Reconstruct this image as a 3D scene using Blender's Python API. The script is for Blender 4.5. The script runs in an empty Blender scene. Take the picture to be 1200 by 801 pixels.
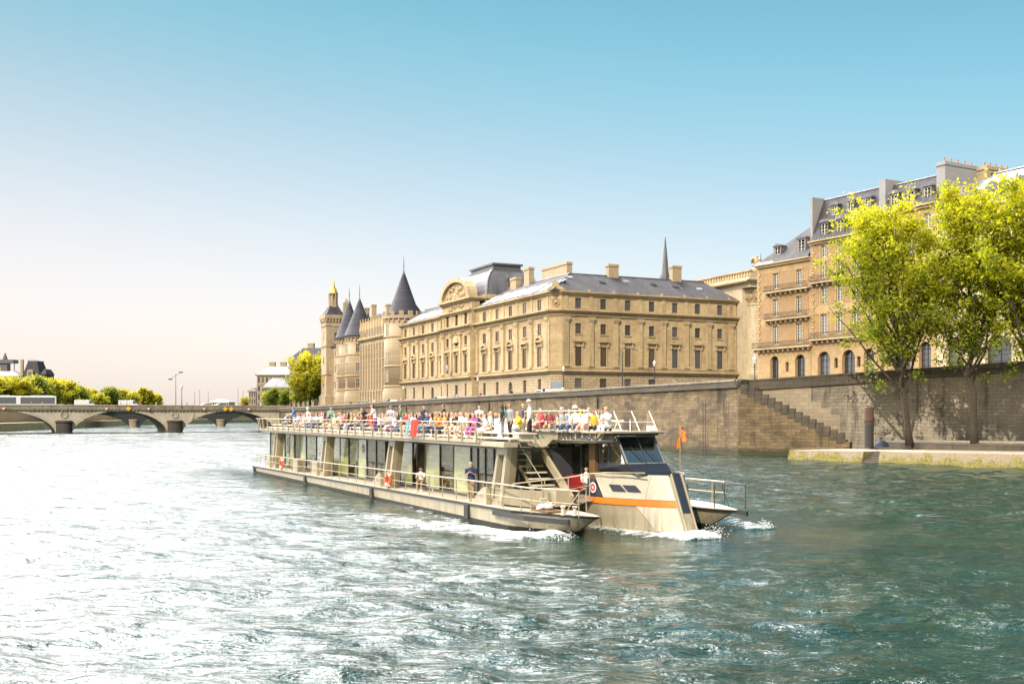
import bpy, bmesh, math, random
import numpy as np
from mathutils import Vector, Matrix, noise
R = math.radians
sc = bpy.context.scene
col = sc.collection
random.seed(7)
rng = np.random.default_rng(7)
PI = math.pi

# ------------------------------------------------------------------ camera
FPX, CX, HY, CAMZ = 1250.0, 600.0, 485.5, 4.8      # focal length in photo pixels, horizon row, eye height
cam_d = bpy.data.cameras.new('camera')
cam = bpy.data.objects.new('camera', cam_d)
col.objects.link(cam)
cam.location = (0, 0, CAMZ)
cam.rotation_euler = (R(90), 0, 0)
cam_d.sensor_width = 36.0
cam_d.lens = 36.0 * FPX / 1200.0
cam_d.shift_y = (HY - 400.5) / 1200.0
cam_d.clip_start = 0.5
cam_d.clip_end = 12000
sc.camera = cam

def at(px, Y):                 # world X at distance Y that lies in the direction of photo column px
    return (px - CX) / FPX * Y
def zat(py, Y):
    return CAMZ - (py - HY) / FPX * Y

# ------------------------------------------------------------------ world, sun, exposure
SUN = Vector((-0.32, -0.76, 0.60)).normalized()
sun_el = math.asin(SUN.z)
sun_az = math.atan2(SUN.x, SUN.y)
w = bpy.data.worlds.new('World'); sc.world = w
w.use_nodes = True
nt = w.node_tree
for n in list(nt.nodes): nt.nodes.remove(n)
def wn(t, **k):
    n = nt.nodes.new(t)
    for a, b in k.items(): setattr(n, a, b)
    return n
wl = nt.links.new
out = wn('ShaderNodeOutputWorld'); bg = wn('ShaderNodeBackground'); bg2 = wn('ShaderNodeBackground'); addn = wn('ShaderNodeAddShader')
sky = wn('ShaderNodeTexSky'); sky.sky_type = 'NISHITA'; sky.sun_disc = False
sky.sun_elevation = sun_el; sky.sun_rotation = sun_az
sky.air_density = 1.0; sky.dust_density = 2.0; sky.ozone_density = 1.5
bg.inputs['Strength'].default_value = 0.05
wl(sky.outputs[0], bg.inputs['Color'])
# hazy gradient of the day: cream low down, teal overhead
tc = wn('ShaderNodeTexCoord'); sep = wn('ShaderNodeSeparateXYZ'); wl(tc.outputs['Generated'], sep.inputs[0])
mx = wn('ShaderNodeMath', operation='MULTIPLY_ADD'); wl(sep.outputs['X'], mx.inputs[0]); mx.inputs[1].default_value = 0.13; wl(sep.outputs['Z'], mx.inputs[2])
ramp = wn('ShaderNodeValToRGB'); wl(mx.outputs[0], ramp.inputs[0])
cr = ramp.color_ramp; cr.interpolation = 'B_SPLINE'
stops = [(0.0, (.98, .83, .755)), (0.05, (.98, .84, .77)), (0.11, (.86, .80, .745)), (0.18, (.61, .70, .70)),
         (0.26, (.34, .58, .62)), (0.345, (.155, .54, .62)), (0.46, (.10, .28, .33)), (1.0, (.15, .23, .26))]
while len(cr.elements) < len(stops): cr.elements.new(.5)
for e, (p, c) in zip(cr.elements, stops): e.position = p; e.color = (*c, 1)
# added sky glow high in front, above the picture, to whiten the water
gd = wn('ShaderNodeVectorMath', operation='DOT_PRODUCT'); wl(tc.outputs['Generated'], gd.inputs[0])
gel, gaz = R(52), R(-40)
gd.inputs[1].default_value = (math.sin(gaz)*math.cos(gel), math.cos(gaz)*math.cos(gel), math.sin(gel))
gr = wn('ShaderNodeMapRange'); gr.interpolation_type = 'SMOOTHSTEP'; wl(gd.outputs['Value'], gr.inputs[0])
gr.inputs[1].default_value = math.cos(R(31)); gr.inputs[2].default_value = math.cos(R(10)); gr.inputs[3].default_value = 0; gr.inputs[4].default_value = 1
GLOW = 36.0
gm = wn('ShaderNodeVectorMath', operation='SCALE'); gm.inputs[0].default_value = (1.0*GLOW, .98*GLOW, .95*GLOW); wl(gr.outputs[0], gm.inputs[3])
ga = wn('ShaderNodeVectorMath', operation='ADD'); wl(ramp.outputs[0], ga.inputs[0]); wl(gm.outputs[0], ga.inputs[1])
# second added glow low on the left, outside the picture, for whiter left water
gd2 = wn('ShaderNodeVectorMath', operation='DOT_PRODUCT'); wl(tc.outputs['Generated'], gd2.inputs[0]); e2, a2 = R(24), R(-62)
gd2.inputs[1].default_value = (math.sin(a2)*math.cos(e2), math.cos(a2)*math.cos(e2), math.sin(e2))
gr2 = wn('ShaderNodeMapRange'); gr2.interpolation_type = 'SMOOTHSTEP'; wl(gd2.outputs['Value'], gr2.inputs[0]); gr2.inputs[1].default_value = math.cos(R(33)); gr2.inputs[2].default_value = math.cos(R(12))
gm2 = wn('ShaderNodeVectorMath', operation='SCALE'); gm2.inputs[0].default_value = (5.0, 4.8, 4.6); wl(gr2.outputs[0], gm2.inputs[3])
gb = wn('ShaderNodeVectorMath', operation='ADD'); wl(ga.outputs[0], gb.inputs[0]); wl(gm2.outputs[0], gb.inputs[1]); ga = gb
wl(ga.outputs[0], bg2.inputs['Color']); bg2.inputs['Strength'].default_value = 0.62
wl(bg.outputs[0], addn.inputs[0]); wl(bg2.outputs[0], addn.inputs[1]); wl(addn.outputs[0], out.inputs['Surface'])

sd = bpy.data.lights.new('sun', 'SUN'); sd.energy = 4.0; sd.angle = R(0.6); sd.color = (1.0, .89, .72)
so = bpy.data.objects.new('sun', sd); col.objects.link(so)
so.rotation_euler = SUN.to_track_quat('Z', 'Y').to_euler(); so.location = (-80, -60, 120)
sc.view_settings.view_transform = 'Standard'; sc.view_settings.look = 'None'
sc.view_settings.exposure = 0.36; sc.view_settings.gamma = 1.0; sc.view_settings.use_curve_mapping = False
sc.cycles.max_bounces = 6; sc.cycles.transparent_max_bounces = 12; sc.cycles.diffuse_bounces = 2; sc.cycles.glossy_bounces = 3
sc.cycles.transmission_bounces = 4; sc.cycles.caustics_reflective = False; sc.cycles.caustics_refractive = False
sc.cycles.sample_clamp_indirect = 6.0
try:
    sc.cycles.use_denoising = True
except Exception: pass

# ------------------------------------------------------------------ materials
class NM:
    def __init__(s, name):
        s.m = bpy.data.materials.new(name); s.m.use_nodes = True; s.t = s.m.node_tree
        s.b = s.t.nodes['Principled BSDF']; s.o = s.t.nodes['Material Output']
    def n(s, t, **k):
        x = s.t.nodes.new('ShaderNode' + t)
        for a, b in k.items(): setattr(x, a, b)
        return x
    def l(s, a, b): s.t.links.new(a, b)
    def uv(s): return s.n('UVMap').outputs[0]
    def obj(s): return s.n('TexCoord').outputs['Object']
    def world(s): return s.n('NewGeometry').outputs['Position']
    def mapping(s, v, sx=1, sy=1, sz=1):
        m = s.n('Mapping'); s.l(v, m.inputs[0]); m.inputs['Scale'].default_value = (sx, sy, sz); return m.outputs[0]
    def noise(s, v, scale, detail=4, rough=.6, dist=0):
        x = s.n('TexNoise'); s.l(v, x.inputs['Vector']); x.inputs['Scale'].default_value = scale
        x.inputs['Detail'].default_value = detail; x.inputs['Roughness'].default_value = rough; x.inputs['Distortion'].default_value = dist
        return x.outputs['Fac']
    def rng(s, v, a, b, c=0, d=1):
        x = s.n('MapRange'); s.l(v, x.inputs[0])
        for i, q in enumerate((a, b, c, d)): x.inputs[i+1].default_value = q
        return x.outputs[0]
    def mixc(s, f, a, b, mode='MIX'):
        x = s.n('MixRGB'); x.blend_type = mode
        for i, q in enumerate((f, a, b)):
            if hasattr(q, 'links') or hasattr(q, 'is_linked'): s.l(q, x.inputs[i])
            else: x.inputs[i].default_value = q if i == 0 else (*q[:3], 1)
        return x.outputs[0]
    def math(s, op, a, b=0.0):
        x = s.n('Math'); x.operation = op
        for i, q in enumerate((a, b)):
            if hasattr(q, 'is_linked'): s.l(q, x.inputs[i])
            else: x.inputs[i].default_value = q
        return x.outputs[0]
    def bump(s, h, strength=.4, dist=.02):
        x = s.n('Bump'); s.l(h, x.inputs['Height']); x.inputs['Strength'].default_value = strength; x.inputs['Distance'].default_value = dist
        s.l(x.outputs[0], s.b.inputs['Normal']); return x
    def setc(s, c): s.l(c, s.b.inputs['Base Color'])
    def rough(s, r): s.b.inputs['Roughness'].default_value = r

def plain(name, c, rough=.6, metal=0, var=.12, scale=3, coat=0):
    k = NM(name); k.rough(rough); k.b.inputs['Metallic'].default_value = metal
    f = k.rng(k.noise(k.obj(), scale, 5, .65), .3, .7)
    a = tuple(max(0, x*(1-var)) for x in c); b = tuple(min(1, x*(1+var)) for x in c)
    k.setc(k.mixc(f, a, b))
    if coat: k.b.inputs['Coat Weight'].default_value = coat
    return k.m

def stone(name, c1, c2, mortar, bw=.9, bh=.4, dirt=(.12,.10,.07), dirtamt=.5, streak=1.0, bump=.5, mort=.02, big=.12, mw=1.0, warp=0, tide=0):
    """ashlar in metres on the UV map: courses, block-to-block tone, grime patches and run-off streaks"""
    k = NM(name); k.rough(.9); uv = k.uv()
    br = k.n('TexBrick'); k.l(uv, br.inputs['Vector'])
    br.inputs['Color1'].default_value = (*c1, 1); br.inputs['Color2'].default_value = (*c2, 1); br.inputs['Mortar'].default_value = (*mortar, 1)
    br.inputs['Scale'].default_value = 1.0; br.inputs['Brick Width'].default_value = bw; br.inputs['Row Height'].default_value = bh
    br.inputs['Mortar Size'].default_value = mort; br.inputs['Mortar Smooth'].default_value = .3; br.inputs['Bias'].default_value = -.1
    if warp:
        wn_ = k.n('TexNoise'); k.l(uv, wn_.inputs['Vector']); wn_.inputs['Scale'].default_value = .55; wn_.inputs['Detail'].default_value = 3
        wa = k.n('VectorMath', operation='SCALE'); k.l(wn_.outputs['Color'], wa.inputs[0]); wa.inputs[3].default_value = warp
        wb_ = k.n('VectorMath', operation='ADD'); k.l(uv, wb_.inputs[0]); k.l(wa.outputs[0], wb_.inputs[1]); k.l(wb_.outputs[0], br.inputs['Vector'])
    c = br.outputs['Color']
    n1 = k.noise(uv, big, 6, .65, .6)
    n2 = k.noise(k.mapping(uv, .9, .09), 1.0, 5, .7)
    n3 = k.noise(uv, 1.4, 6, .7)
    g = k.mixc(k.rng(n3, .25, .75), (.78,.78,.78), (1.15,1.14,1.12))
    c = k.mixc(1.0, c, g, 'MULTIPLY')
    c = k.mixc(k.math('MULTIPLY', k.rng(n1, .45, .75), dirtamt), c, dirt)
    c = k.mixc(k.math('MULTIPLY', k.rng(n2, .52, .78), dirtamt*streak), c, tuple(x*.6 for x in dirt))
    if tide:      # damp algae band just above the water
        sz = k.n('SeparateXYZ'); k.l(k.world(), sz.inputs[0]); zz = k.math('ADD', sz.outputs['Z'], k.math('MULTIPLY', k.noise(uv, .9, 5, .7), -1.1))
        c = k.mixc(k.math('MULTIPLY', k.rng(zz, .55, -.05), .85), c, (.035,.038,.018))
    k.setc(c)
    h = k.math('ADD', k.math('MULTIPLY', br.outputs['Fac'], -.6*mw), k.math('MULTIPLY', n3, .5))
    k.bump(h, bump, .05)
    return k.m

def glassdark(name, c=(.03,.036,.045), rough=.06):
    k = NM(name); k.rough(rough); k.b.inputs['Specular IOR Level'].default_value = .8
    f = k.rng(k.noise(k.n('ObjectInfo').outputs['Location'], 3.7, 1), .35, .65)
    k.setc(k.mixc(f, c, tuple(x*4+.03 for x in c)))
    n = k.noise(k.obj(), .9, 2); k.bump(n, .15, .05)
    return k.m

M = {}
M['palace'] = stone('palace_limestone', (.52,.385,.215), (.43,.315,.175), (.27,.19,.105), 1.1, .5, (.20,.135,.075), .7, 1.0, .3, .012, mw=.5)
M['trim'] = stone('moulded_limestone', (.50,.375,.22), (.43,.32,.18), (.33,.245,.14), 1.6, .8, (.14,.105,.065), .8, .8, .3, .008)
M['pale'] = stone('pale_limestone', (.60,.49,.33), (.54,.44,.29), (.40,.32,.22), 1.3, .55, (.25,.19,.13), .5, 1, .3, .012)
M['rust'] = stone('rusticated_limestone', (.46,.35,.215), (.39,.295,.18), (.20,.15,.09), 1.4, .52, (.25,.19,.13), .5, .8, .8, .05)
M['conc'] = stone('old_tower_limestone', (.44,.34,.22), (.37,.28,.18), (.31,.24,.16), .8, .4, (.20,.155,.11), .65, 1, .4, .015)
M['quay'] = stone('quay_masonry', (.235,.165,.09), (.13,.09,.05), (.095,.07,.043), 1.15, .38, (.035,.026,.018), 1.0, 1.3, .9, .018, .25, warp=.6, tide=1)
M['quay_grey'] = stone('stained_quay_masonry', (.34,.29,.225), (.26,.22,.17), (.17,.14,.105), 1.0, .4, (.045,.036,.028), .9, 1.6, .7, .02, .13, warp=.4)
M['quay_pale'] = stone('pale_quay_masonry', (.34,.275,.195), (.28,.225,.16), (.22,.18,.13), 1.1, .45, (.16,.13,.10), .5, .8, .5, .02)
M['coping'] = stone('weathered_coping', (.11,.088,.066), (.08,.065,.05), (.045,.036,.027), 1.6, .55, (.035,.03,.022), .8, 1, .5, .02)
M['coping_pale'] = stone('worn_coping', (.34,.29,.22), (.25,.21,.155), (.12,.10,.075), 1.6, .5, (.07,.057,.043), .8, 1, .5, .02)
M['bridge'] = stone('bridge_masonry', (.56,.475,.375), (.49,.415,.325), (.38,.32,.25), 1.3, .5, (.10,.08,.06), .5, .8, .5, .02)
M['pier'] = stone('wet_pier_masonry', (.09,.075,.06), (.065,.055,.045), (.04,.035,.03), 1.2, .5, (.03,.027,.02), .6, 1, .6, .03)
M['farwall'] = stone('sunlit_embankment', (.74,.56,.30), (.66,.49,.25), (.48,.36,.18), 1.4, .6, (.22,.16,.09), .5, .8, .3, .02)
M['brick'] = stone('red_brick', (.35,.205,.09), (.28,.16,.07), (.35,.24,.13), .24, .075, (.22,.13,.08), .4, .6, .2, .012)
M['ochre'] = stone('ochre_stone', (.45,.30,.145), (.38,.25,.12), (.26,.175,.085), .9, .42, (.26,.17,.09), .5, .8, .5, .02)
M['farstone'] = stone('far_stone', (.36,.29,.21), (.31,.25,.18), (.24,.19,.14), 1.4, .6, (.18,.14,.10), .4, .8, .2, .02)

def slate(name, c, c2, metal=0.0, rough=.45, seam=0):
    k = NM(name); k.rough(rough); k.b.inputs['Metallic'].default_value = metal; k.b.inputs['Specular IOR Level'].default_value = .25
    uv = k.uv()
    br = k.n('TexBrick'); k.l(uv, br.inputs['Vector'])
    br.inputs['Color1'].default_value = (*c, 1); br.inputs['Color2'].default_value = (*c2, 1); br.inputs['Mortar'].default_value = (*[x*.5 for x in c], 1)
    br.inputs['Scale'].default_value = 1; br.inputs['Mortar Size'].default_value = .015
    if seam: br.inputs['Brick Width'].default_value = .7; br.inputs['Row Height'].default_value = 30.0; br.offset = 0
    else: br.inputs['Brick Width'].default_value = .4; br.inputs['Row Height'].default_value = .3
    n = k.noise(k.mapping(uv, 1, .25), .5, 6, .7)
    cc = k.mixc(1, br.outputs['Color'], k.mixc(k.rng(n, .3, .7), (.7,.7,.72), (1.35,1.3,1.28)), 'MULTIPLY')
    k.setc(cc); k.bump(br.outputs['Fac'], .3, .02)
    return k.m
M['slate'] = slate('slate', (.070,.066,.071), (.046,.043,.049), 0, .8)
M['slate_blue'] = slate('tower_slate', (.062,.060,.075), (.04,.040,.052), 0, .65)
M['zinc'] = slate('zinc_sheet', (.17,.16,.175), (.13,.125,.14), .2, .5, 1)
M['zinc_light'] = slate('bright_zinc', (.30,.315,.335), (.25,.265,.29), .2, .45, 1)
M['lead'] = plain('lead_sheet', (.11,.105,.11), .5, .2, .2, .6)
M['gold'] = plain('gilding', (.75,.48,.10), .3, .6)
M['glass'] = glassdark('window_glass', (.018,.02,.024), .12)
M['glass_brown'] = glassdark('brown_window_glass', (.04,.024,.014), .3)
M['sash'] = plain('window_joinery', (.60,.56,.48), .6)
M['sash_brown'] = plain('dark_joinery', (.085,.055,.032), .7)
M['iron'] = plain('wrought_iron', (.022,.022,.024), .5)
M['asphalt'] = plain('asphalt', (.055,.055,.055), .9, 0, .2, 1)
M['terra'] = plain('terracotta', (.42,.17,.09), .8)
M['render_grey'] = plain('grey_render', (.27,.255,.25), .85, 0, .1, .4)
M['chimney'] = stone('chimney_stone', (.42,.32,.20), (.36,.275,.17), (.33,.25,.15), .6, .3, (.3,.23,.15), .5, 1, .3, .012)

# ------------------------------------------------------------------ mesh builder
class MB:
    def __init__(s): s.v = []; s.f = []
    def add(s, vs, fs):
        o = len(s.v); s.v += [tuple(p) for p in vs]; s.f += [tuple(i+o for i in f) for f in fs]; return s
    def quad(s, a, b, c, d): return s.add([a,b,c,d], [(0,1,2,3)])
    def poly(s, pts): return s.add(pts, [tuple(range(len(pts)))])
    def box(s, x0,x1,y0,y1,z0,z1): return s.boxf(lambda a,b,c:(a,b,c), x0,x1,y0,y1,z0,z1)
    def boxf(s, fr, a0,a1,b0,b1,c0,c1):
        vs = [fr(a,b,c) for c in (c0,c1) for b in (b0,b1) for a in (a0,a1)]
        return s.add(vs, [(0,2,3,1),(4,5,7,6),(0,1,5,4),(2,6,7,3),(0,4,6,2),(1,3,7,5)])
    def prism(s, pts, vec):
        n = len(pts); q = [Vector(p)+Vector(vec) for p in pts]
        return s.add(list(pts)+q, [tuple(range(n-1,-1,-1)), tuple(range(n,2*n))] + [(i,(i+1)%n,n+(i+1)%n,n+i) for i in range(n)])
    def loft(s, rings, cap=True, closed=True):
        n = len(rings[0]); vs = [p for r in rings for p in r]; fs = []
        for k in range(len(rings)-1):
            for i in range(n if closed else n-1):
                j = (i+1) % n; fs.append((k*n+i, k*n+j, (k+1)*n+j, (k+1)*n+i))
        if cap and closed: fs += [tuple(range(n-1,-1,-1)), tuple(range((len(rings)-1)*n, len(rings)*n))]
        return s.add(vs, fs)
    def tube(s, pts, r, n=6, cap=True):
        pts = [Vector(p) for p in pts]; rr = r if isinstance(r, (list, tuple)) else [r]*len(pts)
        rings = []; prev = None
        for i, p in enumerate(pts):
            d = (pts[min(i+1,len(pts)-1)] - pts[max(i-1,0)]).normalized()
            up = Vector((0,0,1)) if abs(d.z) < .95 else Vector((1,0,0))
            a = d.cross(up).normalized()
            if prev is not None and a.dot(prev) < 0: a = -a
            prev = a; b = d.cross(a)
            rings.append([p + (a*math.cos(t*2*PI/n) + b*math.sin(t*2*PI/n))*rr[i] for t in range(n)])
        return s.loft(rings, cap)
    def lathe(s, c, prof, n=16, a0=0):
        rings = [[(c[0]+r*math.cos(a0+2*PI*i/n), c[1]+r*math.sin(a0+2*PI*i/n), c[2]+z) for i in range(n)] for r, z in prof]
        return s.loft(rings)
    def torus(s, c, R0, r0, ax=(0,1,0), n=18, m=8):
        ax = Vector(ax).normalized(); u = ax.cross(Vector((0,0,1)));
        if u.length < .1: u = Vector((1,0,0))
        u.normalize(); v = ax.cross(u); rings = []
        for i in range(n+1):
            t = 2*PI*i/n; d = u*math.cos(t)+v*math.sin(t)
            rings.append([Vector(c)+d*(R0+r0*math.cos(2*PI*j/m))+ax*r0*math.sin(2*PI*j/m) for j in range(m)])
        return s.loft(rings, False)
    def mesh(s, name, mat, smooth=False, uvscale=1.0):
        me = bpy.data.meshes.new(name); me.from_pydata([tuple(p) for p in s.v], [], s.f)
        if isinstance(mat, (list, tuple)):
            for q in mat: me.materials.append(q)
        elif mat: me.materials.append(mat)
        uvl = me.uv_layers.new(name='UVMap'); n = len(me.loops)
        if n:
            nor = np.empty(len(me.polygons)*3); me.polygons.foreach_get('normal', nor); nor = nor.reshape(-1,3)
            lt = np.empty(len(me.polygons), int); me.polygons.foreach_get('loop_total', lt)
            li = np.empty(n, int); me.loops.foreach_get('vertex_index', li)
            co = np.empty(len(me.vertices)*3); me.vertices.foreach_get('co', co); co = co.reshape(-1,3)[li]
            nn = np.repeat(nor, lt, axis=0)
            # tangent along the wall, so oblique faces are not squashed
            hl = np.hypot(nn[:,0], nn[:,1]); flat = hl < .35
            tx = np.where(flat, 1, -nn[:,1]/np.maximum(hl,1e-6)); ty = np.where(flat, 0, nn[:,0]/np.maximum(hl,1e-6))
            U = co[:,0]*tx + co[:,1]*ty
            V = np.where(flat, co[:,1], co[:,2]/np.maximum(np.minimum(hl,1),.35))
            me.uv_layers[0].data.foreach_set('uv', np.stack([U,V],1).ravel()*uvscale)
            if smooth: me.polygons.foreach_set('use_smooth', np.ones(len(me.polygons), bool))
        me.update(); return me
    def build(s, name, mat, parent=None, smooth=False, bevel=0, label=None):
        me = s.mesh(name, mat, smooth)
        o = bpy.data.objects.new(name, me); col.objects.link(o)
        if parent: o.parent = parent
        if bevel:
            b = o.modifiers.new('bevel', 'BEVEL'); b.width = bevel; b.segments = 2; b.limit_method = 'ANGLE'
        if label: o['label'] = label
        return o

def tag(o, label=None, cat=None, group=None, kind=None):
    if label: o['label'] = label
    if cat: o['category'] = cat
    if group: o['group'] = group
    if kind: o['kind'] = kind
    return o
def thing(name, label, cat, loc=(0,0,0), rz=0, group=None):
    o = bpy.data.objects.new(name, None); col.objects.link(o); o.location = loc; o.rotation_euler = (0,0,rz)
    o.empty_display_size = .3
    return tag(o, label, cat, group)
def inst(name, me, parent, loc=(0,0,0), rz=0, scale=None):
    o = bpy.data.objects.new(name, me); col.objects.link(o); o.parent = parent; o.location = loc; o.rotation_euler = (0,0,rz)
    if scale: o.scale = scale
    return o
def copy_tree(o, parent=None):
    kids = list(o.children)
    c = o.copy(); col.objects.link(c); c.parent = parent
    for k in kids: copy_tree(k, c)
    return c

# ------------------------------------------------------------------ facade helpers
def wall_grid(mb, fr, s0, s1, z0, z1, ops, depth=.35):
    """wall face at d=0 with real openings (s0,s1,z0,z1,arched) and reveals"""
    S = sorted({s0, s1, *[q for o in ops for q in o[:2]]}); Z = sorted({z0, z1, *[q for o in ops for q in o[2:4]]})
    S = [q for q in S if s0 <= q <= s1]; Z = [q for q in Z if z0 <= q <= z1]
    for i in range(len(S)-1):
        for j in range(len(Z)-1):
            a, b = (S[i]+S[i+1])/2, (Z[j]+Z[j+1])/2
            if any(o[0] < a < o[1] and o[2] < b < o[3] for o in ops): continue
            mb.quad(fr(S[i],0,Z[j]), fr(S[i+1],0,Z[j]), fr(S[i+1],0,Z[j+1]), fr(S[i],0,Z[j+1]))
    for o in ops:
        a, b, c, d = o[:4]; arch = len(o) > 4 and o[4]
        mb.quad(fr(a,0,c), fr(b,0,c), fr(b,-depth,c), fr(a,-depth,c))
        top = d
        if arch:
            r = (b-a)/2; zc = d-r; m = (a+b)/2; top = zc; N = 10
            P = [(m-r*math.cos(PI*k/N), zc+r*math.sin(PI*k/N)) for k in range(N+1)]
            for k in range(N):
                (x0,y0),(x1,y1) = P[k], P[k+1]
                mb.quad(fr(x0,0,y0), fr(x1,0,y1), fr(x1,0,d), fr(x0,0,d))
                mb.quad(fr(x0,0,y0), fr(x1,0,y1), fr(x1,-depth,y1), fr(x0,-depth,y0))
        else: mb.quad(fr(a,0,d), fr(b,0,d), fr(b,-depth,d), fr(a,-depth,d))
        mb.quad(fr(a,0,c), fr(a,0,top), fr(a,-depth,top), fr(a,-depth,c))
        mb.quad(fr(b,0,c), fr(b,0,top), fr(b,-depth,top), fr(b,-depth,c))

_wc = {}
def window_meshes(w, h, arch, sash, glass, bars):
    key = (round(w,2), round(h,2), arch, sash.name, glass.name, bars)
    if key in _wc: return _wc[key]
    f = MB(); t = .09 if w > .9 else .07; hw = w/2
    hr = h - hw if arch else h
    f.box(-hw,-hw+t,-.05,.03,0,hr); f.box(hw-t,hw,-.05,.03,0,hr); f.box(-hw+t,hw-t,-.048,.028,0,t*1.3)
    if not arch: f.box(-hw+t,hw-t,-.047,.027,h-t,h)
    else:
        f.box(-hw+t,hw-t,-.047,.027,hr-t/2,hr+t/2)
        for k in range(8):
            a0, a1 = PI*k/8, PI*(k+1)/8
            q = [(-math.cos(a)*rr, 0, hr+math.sin(a)*rr) for a, rr in ((a0,hw),(a1,hw),(a1,hw-t),(a0,hw-t))]
            f.prism([(x,-.045,z) for x,_,z in q], (0,.07,0))
    if bars:
        f.box(-t*.45,t*.45,-.06,.025,t*1.3,h-t if not arch else h-.05)
        n = max(1, int(round(h/ (.55 if bars == 1 else .8))))
        for k in range(1, n): f.box(-hw+t,hw-t,-.03,.02,h*k/n-.02,h*k/n+.02) if (not arch or h*k/n < hr) else None
    p = MB()
    if arch:
        pts = [(-hw,.01,0),(hw,.01,0)] + [(math.cos(PI*k/10)*hw,.01,hr+math.sin(PI*k/10)*hw) for k in range(11)]
        p.prism(pts, (0,.02,0))
    else: p.box(-hw,hw,.01,.03,0,h)
    _wc[key] = (f.mesh('window', sash), p.mesh('pane', glass)); return _wc[key]
def put_window(parent, fr, rz, s, z, w, h, arch=False, depth=.35, sash=None, glass=None, bars=1):
    a, b = window_meshes(w, h, arch, sash or M['sash'], glass or M['glass'], bars)
    o = inst('window', a, parent, fr(s, -depth+.06, z), rz); inst('pane', b, o); return o
# ------------------------------------------------------------------ boat frame (used by wake and boat)
BO = Vector((7.0, 41.0, 0)); BF = Vector((.434, -.901, 0)); BL = Vector((.901, .434, 0)); BROT = math.atan2(BF.y, BF.x)
def BW(u, v, z): return BO + BF*u + BL*v + Vector((0,0,z))

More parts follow.
